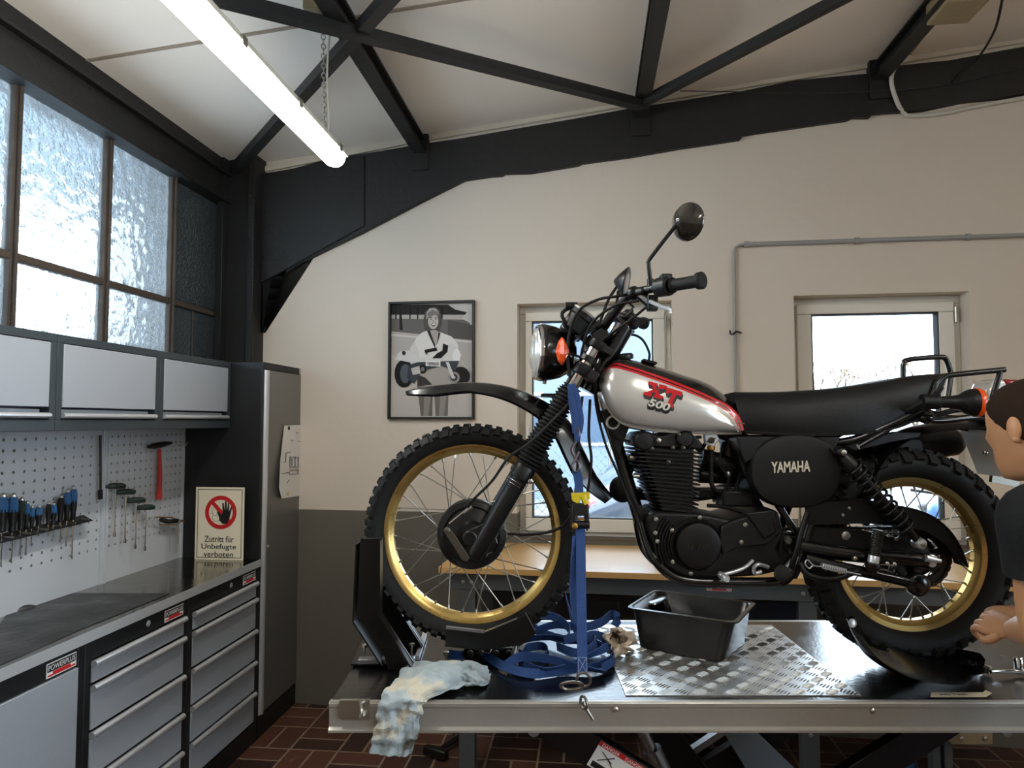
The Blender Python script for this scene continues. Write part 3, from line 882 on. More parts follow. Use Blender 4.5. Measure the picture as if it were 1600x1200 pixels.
# jacket, neck, hair, face
pp([(660, 520), (673, 514), (690, 520), (706, 526), (716, 538), (718, 556), (700, 570), (652, 568), (646, 540), (652, 526)], 214, 4)
pp([(641, 545), (648, 534), (655, 548), (656, 572), (646, 580), (642, 565)], 204, 4)
pp([(669, 516), (686, 518), (683, 538), (680, 541)], 170, 8)
pp([(672, 481), (680, 480), (687, 484), (690, 494), (690, 506), (686, 519), (681, 516), (672, 517), (664, 518), (662, 500), (665, 487)], 96, 4)
pp([(672, 482), (681, 482), (686, 488), (684, 492), (670, 494), (667, 500), (667, 489)], 170, 6)
pp(ellp(677.5, 502, 8.2, 12.5), 188, 8)
pp([(668, 490), (677, 484), (687, 490), (686, 496), (680, 492), (670, 498)], 128, 4)
pp(ellp(674, 499, 1.6, .8), 40); pp(ellp(681.5, 498.6, 1.6, .8), 40)
pp([(671.5, 496.6), (676, 496), (676, 497), (671.5, 497.4)], 60); pp([(679.5, 496), (684, 496), (684, 497), (679.5, 496.8)], 60)
pp([(677, 500), (679.2, 504), (676.4, 504.4)], 150, 6)
pp([(673.5, 506.5), (682.5, 506), (680, 510), (675.5, 510)], 60); pp([(674.4, 507), (681.6, 506.6), (680, 508.4), (675.6, 508.4)], 236, 0)
pp([(668, 518), (672, 516), (681, 540), (680, 544)], 60); pp([(686, 519), (689, 521), (683, 540)], 70)
# minibike
pp(ellp(632, 584, 15, 22), 34); pp(ellp(634, 584, 8, 15), 92, -6); pp(ellp(720, 588, 15, 15), 44); pp(ellp(710, 590, 9, 9), 150); pp(ellp(710, 590, 5.5, 5.5), 66); pp(ellp(710, 590, 2.5, 2.5), 160)
pp([(618, 562), (625, 550), (640, 548), (655, 558), (690, 562), (696, 540), (706, 536), (716, 545), (722, 556), (714, 566), (680, 566), (640, 566)], 206, 3)
pp(ellp(714, 557, 6, 12), 224, 2)
pp([(654, 566), (718, 564), (712, 580), (690, 572), (660, 580), (648, 600), (636, 590), (640, 570)], 74, -5)
pp(ellp(661, 577, 6.5, 7), 40); pp(ellp(661, 577, 3, 3.4), 120)
pp([(693, 537), (701, 540), (700, 550), (690, 560), (676, 560), (684, 552), (692, 548)], 38)
pp([(664, 547), (683, 543), (684, 548), (665, 552)], 30); pp([(666, 551), (668, 551), (669, 554), (666, 554)], 30)
pp([(697, 566), (702, 566), (711, 590), (707, 592)], 205, 2)
pp([(666, 564), (689, 564), (689, 573), (666, 572)], 226, 2)
pp([(643, 576), (656, 572), (658, 584), (646, 586)], 190, 7); pp(ellp(632, 552, 3, 3.5), 60)
for i, (pts, v, w) in enumerate(lay):
    pass
groups = {}
mb = MB(); mats_ = []; idx_ = {}
for i, (pts, v, w) in enumerate(lay):
    if (v, w) not in idx_: idx_[(v, w)] = len(mats_); mats_.append(grey(v, w))
    uz = [bu(*p) for p in pts]
    uz = [(min(max(a, u0 + t), u1 - t), min(max(b_, z0 + t), z1 - t)) for a, b_ in uz]
    mb.prism([BW(a, b_, .006 + .00012 * i) for a, b_ in uz], BN * .0001, idx_[(v, w)])
a_, b_ = bu(668, 571.5); c_, d_ = bu(687, 565.5)
idx_['t'] = len(mats_); mats_.append(M['black'])
put_text(mb, 'YAMAHA', BW(a_, b_, .0168), UAX, ZU, BN, c_ - a_, d_ - b_, mat=idx_['t'])
mb.build('print', mats_, pc, angle=10)

# ============================================================ CABINETS
def badge(parent, u0, u1, z0, z1, o, fn, hor, nrm, flip=1):
    """POWERPLUS plate"""
    m = MB(); m.bx(fn, u0, u1, z0, z1, o, o + .002)
    bd = m.build('badge', M['white'], parent)
    w = u1 - u0; h = z1 - z0
    m = MB(); m.bx(fn, u0 + w * .03, u1 - w * .03, z0 + h * .08, z0 + h * .2, o + .002, o + .0026, 1); m.bx(fn, u0 + w * .2, u1 - w * .2, z0 + h * .08, z0 + h * .36, o + .002, o + .0028, 1)
    m.bx(fn, u0 + w * .02, u1 - w * .02, z0 + h * .38, z0 + h * .92, o + .002, o + .0024, 0)
    put_text(m, 'POWERPLUS', fn(u0 + w * .05, z0 + h * .48, o + .0026), hor, ZU, nrm, w * .90, h * .36, mat=2)
    m.build('badge_lettering', [M['black'], M['red'], M['white']], bd)
FO = .495                                   # cabinet fronts stand this far off the left wall plane
PEGO = .06
cd1, cd2, cd3 = lt(137, 900, FO)[0], lt(296, 900, FO)[0], lt(405, 900, FO)[0]
CTZ = .93
cd0 = cd1 - .64
# base cabinets
def base_cab(t0, t1, label, kind):
    c = thing('tool_cabinet', LW((t0 + t1) / 2, 0, .27), label, 'cabinet')
    m = MB(); m.bx(LW, t0 + .001, t1 - .001, .0, CTZ - .035, PEGO, FO - .03)
    m.bx(LW, t0 + .001, t0 + .032, .0, CTZ - .035, FO - .03, FO); m.bx(LW, t1 - .032, t1 - .001, .0, CTZ - .035, FO - .03, FO)
    m.bx(LW, t0 + .032, t1 - .032, CTZ - .105, CTZ - .035, FO - .03, FO); m.bx(LW, t0 + .032, t1 - .032, .0, .10, FO - .03, FO)
    m.build('body', M['cabblack'], c, bevel=.002)
    badge(c, t1 - .175, t1 - .045, CTZ - .098, CTZ - .052, FO, LW, TAX, LN)
    if kind == 'door':
        m = MB(); m.bx(LW, t0 + .28, t1 - .034, .105, CTZ - .108, FO - .02, FO + .004); dr = m.build('door', M['cabgrey'], c, bevel=.003)
        m = MB(); m.bx(LW, t0 + .245, t0 + .275, .105, CTZ - .115, FO - .02, FO + .012); m.bx(LW, t0 + .23, t0 + .242, .105, CTZ - .115, FO - .01, FO + .02); m.build('handle', M['alu'], dr, bevel=.003)
        m = MB(); m.bx(LW, t0 + .034, t0 + .225, .105, CTZ - .108, FO - .02, FO + .004); dr = m.build('door', M['cabgrey'], c, bevel=.003)
    else:
        zs = [CTZ - .108, CTZ - .20, CTZ - .385, CTZ - .565, CTZ - .74, .105]
        zs = [CTZ - .108, CTZ - .192, CTZ - .352, CTZ - .512, CTZ - .668, .105]
        for i in range(5):
            m = MB(); m.bx(LW, t0 + .036, t1 - .036, zs[i + 1] + .006, zs[i] - .012, FO - .02, FO + .002)
            d_ = m.build('drawer', M['cabgrey'], c, bevel=.002)
            m = MB(); m.cyl(LW(t0 + .034, zs[i] - .012, FO + .008), LW(t1 - .034, zs[i] - .012, FO + .008), .012, n=12)
            m.build('handle', M['alu'], d_)
        m = MB(); q = LW(t0 + (t1 - t0) * .55, CTZ - .07, FO); m.lathe(q, LN, [(.012, 0), (.012, .003), (.009, .005), (.004, .005)], 16); m.build('lock', M['alu'], c)
    return c
base_cab(cd0, cd1, 'low cabinet with plain silver door at the lower left corner', 'door')
base_cab(cd1, cd2, 'five-drawer tool cabinet between the door cabinet and the drawers by the locker', 'dr')
base_cab(cd2, cd3, 'five-drawer tool cabinet directly beside the tall locker', 'dr')
# worktop
m = MB(); m.bx(LW, cd0 - .5, cd3 + .0, CTZ - .034, CTZ - .001, PEGO, FO + .012); m.bx(LW, cd0 - .5, cd3, CTZ - .001, CTZ, PEGO, FO + .012, 0)
wt = thing('worktop', LW(cd1, CTZ - .03, .27), 'long polished steel worktop over the drawer cabinets', 'worktop')
m.build('top', M['steel'], wt, bevel=.002)
m = MB(); m.bx(LW, cd0 - .5, cd3, CTZ - .036, CTZ + .0012, FO + .0125, FO + .0145); m.build('front_edge', M['steeledge'], wt)
# rubber mat
mt = [PZ(*p, CTZ + .003) for p in ((-40, 960), (20, 948), (105, 926), (265, 927), (120, 985), (30, 1025), (-60, 1062))]
mt = [p + LN * max(0, .066 - (p - L0).dot(LN)) for p in mt]
m = MB(); m.prism(mt, (0, 0, -.0025))
q0 = PZ(26, 952, CTZ)
m.ell(q0 + LN * .03, .045, .02, .016, Matrix.Rotation(R(60), 3, 'Z'))
tag(m.build('bench_mat', M['rubbermat'], angle=50), 'black rubber mat with a raised fold on the steel worktop', 'mat')

# tall locker
lk0, lk1 = cd3 + .002, lt(477, 800, FO)[0]
LKZ = 1.965
lk = thing('tall_locker', LW((lk0 + lk1) / 2, 0, .27), 'tall black locker with silver door at the end of the worktop', 'locker')
m = MB(); m.bx(LW, lk0, lk1, 0, LKZ, .01, FO - .006); m.bx(LW, lk0, lk1, LKZ - .035, LKZ, FO - .006, FO + .002); m.bx(LW, lk0, lk0 + .014, 0, LKZ, FO - .006, FO); m.bx(LW, lk1 - .02, lk1, 0, LKZ, FO - .006, FO); m.bx(LW, lk0, lk1, 0, .11, FO - .006, FO)
m.build('body', M['cabblack'], lk, bevel=.002)
m = MB(); m.bx(LW, lk0 + .055, lk1 - .022, .12, LKZ - .04, FO - .006, FO + .004); dr = m.build('door', M['lockerdoor'], lk, bevel=.002)
m = MB(); rings = []
for z in (.12, LKZ - .042):
    rings.append([LW(lk0 + .016 + .045 * k / 8, z, FO + .002 + .014 * math.sin(math.pi * k / 8)) for k in range(9)] + [LW(lk0 + .016, z, FO - .005)][:0] + [LW(lk0 + .061, z, FO - .004), LW(lk0 + .016, z, FO - .004)])
m.loft(rings); m.build('handle', M['alu'], dr)
m = MB(); m.lathe(LW(lk0 + .085, .98, FO + .004), LN, [(.008, 0), (.008, .003), (.003, .004)], 12); m.build('lock', M['alu'], dr)
badge(lk, lk1 - .125, lk1 - .025, LKZ - .031, LKZ - .004, FO + .002, LW, TAX, LN)
# paper note
def lf(px, py, o): return PL(px, py, o)
nt_ = thing('paper_note', lf(455, 720, FO + .006), 'white sheet with a pencil sketch, held on the locker door by magnets', 'paper')
cor = [lf(444, 665, FO + .008), lf(472, 664, FO + .008), lf(471, 722, FO + .012), lf(471, 774, FO + .008), lf(440, 779, FO + .02), lf(436, 762, FO + .03), lf(438, 720, FO + .018)]
m = MB(); m.prism(cor, LN * .0006); m.build('sheet', M['paper'], nt_)
m = MB()
def ln_(a, b, w=.0022): 
    m.bar(lf(*a, FO + .0185), lf(*b, FO + .0185), w, .004, LN)
for a, b in (((447, 708), (454, 706)), ((447, 708), (446, 722)), ((446, 722), (442, 723)), ((453, 714), (466, 714)), ((466, 714), (466, 729)), ((466, 729), (453, 730)), ((453, 730), (453, 714)), ((456, 716), (456, 728)), ((461, 714), (461, 729)), ((439, 740), (452, 738)), ((453, 735), (466, 733)), ((453, 741), (465, 740)), ((466, 733), (465, 740)), ((452, 738), (452, 741)), ((455, 688), (459, 688)), ((463, 676), (467, 677)), ((465, 689), (469, 690)), ((448, 755), (452, 750))): ln_(a, b)
m.build('sketch', M['ink'], nt_)
m = MB(); m.lathe(lf(451, 669, FO + .010), LN, [(.011, 0), (.011, .004), (.008, .006)], 14); tag(m.build('round_magnet', M['black']), 'round black magnet at the top of the paper note', 'magnet')
m = MB(); m.lathe(lf(449, 771, FO + .016), LN, [(.011, 0), (.011, .004), (.008, .006)], 14); tag(m.build('round_magnet', mat('beige_magnet', (206, 180, 110), .5)), 'round beige magnet at the bottom of the paper note', 'magnet')

# overhead cabinets
OO = .318
ob = [None, lt(88, 600, OO)[0], lt(250, 600, OO)[0], lt(361, 600, OO)[0]]
ob[0] = ob[1] - .62
ob[3] = min(ob[3], lk0 - .004)
OZ1, OZ0 = 1.963, 1.615
labs = ('wall cabinet with silver flap door at the left edge over the pegboard', 'wall cabinet with silver flap door, middle one of the row', 'wall cabinet with silver flap door beside the tall locker')
for i in range(3):
    t0, t1 = ob[i] + .001, ob[i + 1] - .001
    c = thing('wall_cabinet', LW((t0 + t1) / 2, OZ0, .16), labs[i], 'cabinet', 'wall cabinets')
    m = MB(); e = .028
    m.bx(LW, t0, t1, OZ0, OZ1, .01, OO - .05)
    for a, b, zz0, zz1 in ((t0, t1, OZ1 - .03, OZ1), (t0, t1, OZ0, OZ0 + .04), (t0, t0 + e, OZ0 + .04, OZ1 - .03), (t1 - e, t1, OZ0 + .04, OZ1 - .03)): m.bx(LW, a, b, zz0, zz1, OO - .05, OO)
    m.build('body', M['cabframe'], c, bevel=.0015)
    m = MB(); m.bx(LW, t0 + e + .003, t1 - e - .003, OZ0 + .085, OZ1 - .033, OO - .03, OO + .001)
    m.bx(LW, t0 + e + .003, t1 - e - .02, OZ0 + .05, OZ0 + .078, OO - .045, OO - .02)
    d_ = m.build('flap_door', M['cabgrey'], c, bevel=.002)
    m = MB(); m.cyl(LW(t0 + e + .002, OZ0 + .055, OO + .004), LW(t1 - e - .002, OZ0 + .055, OO + .004), .010, n=12); m.build('handle', M['alu'], d_)

# pegboard panels with real square holes
def pegboard(t0, t1, z0, z1, nx, nz, label, tz=0.0):
    c = thing('pegboard', LW((t0 + t1) / 2, z0, .04), label, 'pegboard', 'perforated tool panels')
    m = MB(); hs = .0052
    hz0, hz1 = z0 + .16, z1 - .035
    tt = [t0 + .03 + (t1 - t0 - .06) * i / (nx - 1) for i in range(nx)]
    zz = [hz0 + (hz1 - hz0) * i / (nz - 1) for i in range(nz)]
    ts = [t0]; 
    for x in tt: ts += [x - hs, x + hs]
    ts.append(t1)
    zs = [z0]
    for z in zz: zs += [z - hs, z + hs]
    zs.append(z1)
    o0, o1 = PEGO - .004, PEGO
    nT, nZ = len(ts), len(zs)
    vs = [LW(t, z, o1) for z in zs for t in ts] + [LW(t, z, o0) for z in zs for t in ts]
    K = nT * nZ; fs = []
    for j in range(nZ - 1):
        for i in range(nT - 1):
            hole = i % 2 == 1 and j % 2 == 1
            a = j * nT + i
            q = (a, a + 1, a + nT + 1, a + nT)
            if not hole: fs.append(q); fs.append(tuple(K + k for k in q[::-1]))
            else:
                for k in range(4):
                    p_, r_ = q[k], q[(k + 1) % 4]; fs.append((p_, r_, K + r_, K + p_))
    m.add(vs, fs)
    for a, b in ((t0, t0 + .012), (t1 - .012, t1)): m.bx(LW, a, b, z0, z1, PEGO - .004, PEGO + .008)
    m.build('panel', M['peg'], c, angle=20)
pm = lt(163, 760, PEGO)[0]
pegboard(pm - 1.0, pm - .012, CTZ, OZ0, 19, 13, 'perforated grey steel tool panel behind the screwdrivers')
pegboard(pm + .012, lk0 - .002, CTZ, OZ0, 14, 13, 'perforated grey steel tool panel behind the T-handle keys')
m = MB(); m.bx(LW, pm - .013, pm + .013, CTZ, OZ0, PEGO, PEGO + .012); m.bx(LW, pm - .004, pm + .004, CTZ, OZ0, PEGO + .012, PEGO + .018)
tag(m.build('panel_joint_strip', M['peg'], bevel=.002), 'upright grey strip joining the two perforated tool panels', 'strip')
m = MB(); m.bx(LW, lk0 - .03, lk0 - .024, 1.1, OZ0, PEGO + .004, PEGO + .012)

# ---- tools
PO = PEGO + .035
def W(px, py, o=PO): return PL(px, py, o)
rk = thing('screwdriver_rack', W(60, 830), 'black perforated rail holding the row of blue-handled screwdrivers', 'rack')
m = MB(); ra, rb = W(-70, 857, PEGO + .012), W(134, 809, PEGO + .012)
zr = (ra.z + rb.z) / 2; ta, tb = (ra - L0).dot(TAX), (rb - L0).dot(TAX)
def rz(t): return ra.z + (rb.z - ra.z) * (t - ta) / (tb - ta)
m.hexa([LW(ta, ra.z - .012, PEGO), LW(tb, rb.z - .012, PEGO), LW(tb, rb.z - .012, PEGO + .05), LW(ta, ra.z - .012, PEGO + .05), LW(ta, ra.z + .012, PEGO), LW(tb, rb.z + .012, PEGO), LW(tb, rb.z + .012, PEGO + .004), LW(ta, ra.z + .012, PEGO + .004)])
m.build('rail', M['cabblack'], rk, bevel=.002)
for k in range(8):
    t_ = ta + (tb - ta) * (k + .5) / 8; m = MB(); m.cyl(LW(t_, rz(t_), PEGO), LW(t_, rz(t_), PEGO + .056), .004, n=8); m.build('pin', M['bolt'], rk)
def screwdriver(px, yt, yb, ye, r, col, label):
    a, b, c = W(px, yt), W(px, yb), W(px, ye)
    a.x, a.y = b.x, b.y; c.x, c.y = b.x, b.y
    s = thing('screwdriver', c, label, 'screwdriver', 'screwdrivers in the wall rail')
    L_ = (a - b).length
    m = MB(); m.lathe(b, ZU, [(r * .55, 0), (r * .8, L_ * .04), (r * .72, L_ * .2), (r * .95, L_ * .4), (r * 1.05, L_ * .62)], 12)
    m.build('grip', M['plastic'], s)
    m = MB(); m.lathe(b, ZU, [(r * 1.06, L_ * .55), (r * 1.15, L_ * .72), (r * .95, L_ * .88), (r * .7, L_ * .96)], 8); m.build('handle_top', col, s)
    m = MB(); m.lathe(b, ZU, [(r * .7, L_ * .95), (r * .62, L_ * 1.02), (r * .2, L_ * 1.06)], 10); m.build('end_cap', M['bolt'], s)
    m = MB(); m.cyl(b, c, .0032, n=8); m.box(c, (.007, .003, .008)); m.build('blade', M['chrome'], s)
SD = [(3, 778, 832, 884, .017, 'blueplastic', 'large blue and black screwdriver at the left edge of the rail'),
      (19, 778, 832, 878, .017, 'blueplastic', 'large blue screwdriver second from the left edge of the rail'),
      (32, 784, 828, 866, .014, 'darkgreen', 'dark green screwdriver in the rail'),
      (41, 789, 827, 866, .010, 'blueplastic', 'small blue screwdriver right beside the dark green one'),
      (49, 796, 826, 852, .009, 'blueplastic', 'smallest blue screwdriver, left of the stubby one'),
      (60, 795, 822, 836, .013, 'blueplastic', 'short stubby blue screwdriver in the middle of the rail'),
      (75, 790, 820, 836, .010, 'plastic', 'short all-black screwdriver beside the stubby blue one'),
      (83, 791, 820, 838, .012, 'blueplastic', 'short blue screwdriver fourth from the right end of the rail'),
      (94, 780, 816, 846, .012, 'plastic', 'black screwdriver third from the right end of the rail'),
      (104, 771, 814, 852, .013, 'blueplastic', 'blue screwdriver second from the right end of the rail'),
      (114, 766, 812, 872, .014, 'blueplastic', 'tallest blue screwdriver at the right end of the rail')]
for px, yt, yb, ye, r, col, lab in SD: screwdriver(px, yt - 4, yb, ye, r * .95, M[col], lab)
def tkey(px, py, ye, r, label):
    a, e = W(px, py), W(px, ye, PO); e.x, e.y = a.x, a.y
    s = thing('t_handle_key', a, label, 'hex key', 'T-handle keys on the panel')
    m = MB(); m.tube([a + LN * -.03 - TAX * .03 + ZU * .004, a - TAX * .01 + ZU * .006, a + TAX * .022 + LN * .012 + ZU * .003, a + TAX * .035 + LN * .02], [r * .8, r, r, r * .7], 10)
    m.build('handle', M['darkgreen'], s)
    m = MB(); m.cyl(a, e, .0035, n=8); m.cyl(e, e + ZU * .02, .006, n=8); m.build('shaft', M['chrome'], s)
for px, py, ye, lab in ((181, 761, 838, 'black T-handle key nearest the joint strip, its shaft hanging down'), (197, 770, 848, 'second black T-handle key from the joint strip'), (213, 783, 857, 'third black T-handle key from the joint strip'), (228, 794, 868 - 8, 'smallest green-black T-handle key, lowest of the diagonal row')):
    tkey(px, py, ye, .014, lab)
hk = thing('hook_rack', W(272, 815), 'wire hook with several thin brass-coloured keys hanging from it', 'rack')
m = MB(); m.tube([W(243, 808), W(266, 808), W(288, 815)], .003, 6); m.tube([W(250, 820), W(275, 820), W(287, 812)], .003, 6); m.build('wire', M['brass'], hk)
m = MB(); m.tube([W(252, 812), W(262, 815), W(276, 814)], .012, 8); m.build('hinge_body', M['darkmetal'], hk)
for px, ye in ((265, 862), (276, 864), (278, 850)):
    m = MB(); m.cyl(W(px, 818), W(px, ye), .0028, n=6); m.build('key', M['bolt'], hk)
# red hammer on hook
hm = thing('hammer', W(249, 780), 'claw hammer with red handle hanging head-up on the tool panel', 'hammer')
m = MB(); m.tube([W(249, 702), W(249.5, 740), W(248.5, 780)], [.008, .012, .014], 10); m.build('handle', M['redhandle'], hm)
m = MB(); m.tube([W(232, 698), W(240, 697), W(256, 694), W(268, 692)], [.008, .015, .015, .006], 10); m.build('head', M['darkmetal'], hm)
for q in ((252, 700), (257, 697), (284, 696), (291, 695)):
    m = MB(); x, y = q; m.tube([W(x - 6, y - 1, PEGO), W(x, y + 1, PEGO + .03), W(x + 2, y - 4, PEGO + .035)], .0022, 6)
    tag(m.build('panel_hook', M['bolt']), 'small wire hook on the tool panel beside the red hammer', 'hook', 'wire hooks by the hammer')
m = MB(); m.tube([W(287, 668, PEGO + .02), W(287, 692, PEGO + .02)], .003, 6)
tag(m.build('hanging_rod', M['bolt']), 'thin bright rod hanging under the wall cabinet near the locker', 'rod')
ft = thing('feeler_file', W(157, 780, PEGO + .03), 'flat dark tool hanging on the joint strip of the panels', 'file')
m = MB(); m.bar(W(157, 680, PEGO + .03), W(157, 765, PEGO + .03), .012, .003, LN); m.build('blade', M['darkmetal'], ft)
m = MB(); m.bar(W(157, 765, PEGO + .03), W(157, 780, PEGO + .03), .02, .008, LN); m.build('grip', M['plastic'], ft)
# bottle with brush on the worktop
bq = PZ(150, 911, CTZ)
br = thing('glue_bottle', bq, 'narrow dark bottle with a brass-coloured spout on the worktop before the panel', 'bottle')
m = MB(); m.lathe(bq, ZU, [(.017, 0), (.019, .005), (.019, .075), (.012, .095), (.009, .105)], 16); m.build('body', mat('bottle_glass', (40, 40, 30), .2), br)
m = MB(); m.lathe(bq, ZU, [(.008, .10), (.011, .125), (.013, .165), (.011, .17)], 12); m.build('spout', mat('bottle_spout', (150, 132, 84), .4), br)
# ---- the sign
st = cd3 - .06
def SG(px, py, o=0): return UP(px, py, L0 + TAX * (st - o), TAX)
sg = thing('warning_sign', SG(342, 868), 'cream plate: crossed-out hand symbol and German no-entry text, leaning by the locker', 'sign')
def tilt(p, dz=.10):   # leans back a little
    return p
quad = [SG(312, 762), SG(383, 761), SG(380, 868), SG(304, 868)]
zb = CTZ + .001
ub = (quad[1] - quad[0]); 
quad[2].z = zb; quad[3].z = zb
org = quad[3]; ex = (quad[2] - quad[3]); Wd = ex.length; ex = ex.normalized()
ey = ((quad[0] + quad[1]) / 2 - (quad[2] + quad[3]) / 2); Hd = ey.length; ey = (ey - ex * ey.dot(ex)).normalized()
nn = ex.cross(ey); nn = -nn if nn.y > 0 else nn
def SP(a, b, o=0): return org + ex * (a * Wd) + ey * (b * Hd) + nn * o
m = MB(); m.prism([SP(0, 0, -.003), SP(1, 0, -.003), SP(1, 1, -.003), SP(0, 1, -.003)], nn * .003); m.build('plate', M['cream'], sg)
def frame_poly(mb, e, w, o, mi):
    for a0, a1, b0, b1 in ((e, 1 - e, e * .7, e * .7 + w * .7), (e, 1 - e, 1 - e * .7 - w * .7, 1 - e * .7), (e, e + w, e * .7, 1 - e * .7), (1 - e - w, 1 - e, e * .7, 1 - e * .7)):
        mb.prism([SP(a0, b0, o), SP(a1, b0, o), SP(a1, b1, o), SP(a0, b1, o)], nn * .0005, mi)
m = MB(); frame_poly(m, .04, .012, .0, 0)
def hand():
    pts = []
    return [(.50, .545), (.57, .50), (.66, .50), (.70, .56), (.73, .64), (.76, .73), (.74, .74), (.695, .665), (.70, .785), (.675, .79), (.655, .68), (.64, .81), (.61, .81), (.608, .68), (.58, .79), (.553, .785), (.565, .66), (.545, .62), (.50, .66), (.465, .67), (.455, .65), (.49, .60)]
# head outline
for i in range(16):
    a0, a1 = 2 * math.pi * i / 16, 2 * math.pi * (i + 1) / 16
    p0 = SP(.40 + .05 * math.cos(a0), .66 + .055 * math.sin(a0), .0012); p1 = SP(.40 + .05 * math.cos(a1), .66 + .055 * math.sin(a1), .0012)
    m.bar(p0, p1, .0012, .0006, nn)
for (a, b) in (((.36, .61), (.34, .58)), ((.43, .61), (.50, .60)), ((.34, .58), (.40, .53)), ((.40, .53), (.50, .54)), ((.30, .64), (.37, .64))): m.bar(SP(*a, .0012), SP(*b, .0012), .0012, .0006, nn)
n_ = 48; cx, cy, r0, r1 = .525, .655, .245, .325
asp = Wd / Hd
ringv = []
for i in range(n_):
    a = 2 * math.pi * i / n_
    for r in (r0, r1): ringv.append(SP(cx + r * math.cos(a), cy + r * asp * math.sin(a), .0015))
m.add(ringv, [(2 * i, 2 * i + 1, (2 * i + 3) % (2 * n_), (2 * i + 2) % (2 * n_)) for i in range(n_)], 1)
dd = .7071
a = V((cx - r0 * dd, cy + r0 * asp * dd, 0)); b = V((cx + r0 * dd, cy - r0 * asp * dd, 0))
m.prism([SP(a.x - .03, a.y - .0, .002), SP(a.x + .03, a.y + .03, .002), SP(b.x + .03, b.y + .02, .002), SP(b.x - .03, b.y - .02, .002)], nn * .0002, 1)
m.poly([SP(x, y, .0028) for x, y in hand()], 0)
put_text(m, 'Zutritt für', SP(.20, .245, .001), ex, ey, nn, .60 * Wd, .085 * Hd)
put_text(m, 'Unbefugte', SP(.14, .128, .001), ex, ey, nn, .71 * Wd, .095 * Hd)
put_text(m, 'verboten', SP(.19, .040, .001), ex, ey, nn, .60 * Wd, .078 * Hd)
m.build('sign_print', [M['black'], M['red']], sg)

# ============================================================ BACK WORKBENCH
bz = .965; bo1 = .72
def BN_(px, py, o): return bu(px, py, o)
bl = bu(685, 880, bo1)[0]; brr = 3.2
bn = thing('workbench', BW(bl + 1, 0, .35), 'long workbench with beech top and grey steel frame under the white windows', 'workbench')
m = MB(); m.bx(BW, bl, brr, bz - .028, bz, .012, bo1); m.build('top', M['wood'], bn, bevel=.002)
m = MB(); m.bx(BW, bl + .05, brr, bz - .11, bz - .03, bo1 - .08, bo1 - .04); m.bx(BW, bl + .05, brr, bz - .11, bz - .03, .03, .07); m.build('apron', M['benchsteel'], bn, bevel=.002)
for px in (731, 1262):
    lg = bu(px, 1000, bo1 - .06)[0]
    for oo in (bo1 - .1, .04):
        m = MB(); m.bx(BW, lg - .038, lg + .038, 0, bz - .03, oo, oo + .055); L_ = m.build('leg', M['benchsteel'], bn, bevel=.002)
        if oo > .3:
            for z in (.28, bz - .075):
                for du in (-.02, .02) if z > .5 else (0,):
                    m = MB(); m.lathe(BW(lg + du, z, oo + .055), BN, [(.01, 0), (.01, .006), (.006, .009)], 8); m.build('bolt', M['bolt'], L_)
a_, z1_ = bu(1104, 914, bo1 - .04); b_, z0_ = bu(1143, 924, bo1 - .04)
badge(bn, a_, b_, z0_, z1_, bo1 - .04, BW, UAX, BN)
# shelf with dark boxes under the bench
def crate(u0, u1, z0, z1, o0, o1, mt_, label, name='storage_box', cat='box', group=None):
    c = thing(name, BW((u0 + u1) / 2, z0, (o0 + o1) / 2), label, cat, group)
    m = MB(); m.bx(BW, u0, u1, z0, z1, o0, o1); m.build('body', mt_, c, bevel=.006)
    m = MB(); m.bx(BW, u0 - .004, u1 + .004, z1 - .02, z1 + .012, o0 - .004, o1 + .004); m.build('lid', M['black'], c, bevel=.004)
    return c
ua = bu(770, 930, .5)[0]
crate(ua, ua + .62, .48, .80, .15, .5, M['cabblack'], 'black box under the left half of the workbench')
m = MB(); m.bx(BW, bl + .1, bl + 2.6, .44, .468, .08, .62)
tag(m.build('lower_shelf', M['benchsteel'], bevel=.002), 'grey steel shelf under the wooden workbench', 'shelf')
ua = bu(1150, 930, .5)[0]
crate(ua, ua + .30, .48, .82, .15, .5, mat('dark_blue_box', (28, 40, 58), .5), 'dark blue box under the workbench behind the tray')
# grey angle frame low at the right
fr = thing('trestle', P(1468, 1180, 3.1), 'grey steel trestle with twin posts low at the right behind the lift', 'trestle')
m = MB()
for px in (1459, 1478):
    q = P(px, 1170, 3.1); m.box((q.x, q.y, .32), (.034, .04, .64))
m.build('posts', M['benchsteel'], fr, bevel=.003)
q = P(1515, 1150, 3.05)
m = MB(); m.box((q.x, q.y, q.z), (.17, .04, .055)); m.build('latch', M['tan'], fr, bevel=.004)
for dx in (-.05, .05):
    m = MB(); m.lathe((q.x + dx, q.y - .02, q.z), (0, -1, 0), [(.01, 0), (.01, .006), (.005, .009)], 8); m.build('bolt', M['bolt'], fr)
m = MB(); m.box((q.x - .05, q.y + .02, .66), (.36, .04, .04)); m.build('crossbar', M['benchsteel'], fr, bevel=.003)
q = P(1420, 1165, 3.2)
m = MB(); m.tube([(q.x - .01, q.y, .45), (q.x, q.y, .2), (q.x + .03, q.y, .0)], [.02, .022, .03], 10); m.box((q.x + .02, q.y, .01), (.2, .2, .02))
tag(m.build('broom_stand', mat('blue_plastic_pole', (48, 96, 150), .4)), 'blue pole standing on the floor behind the lift', 'pole')

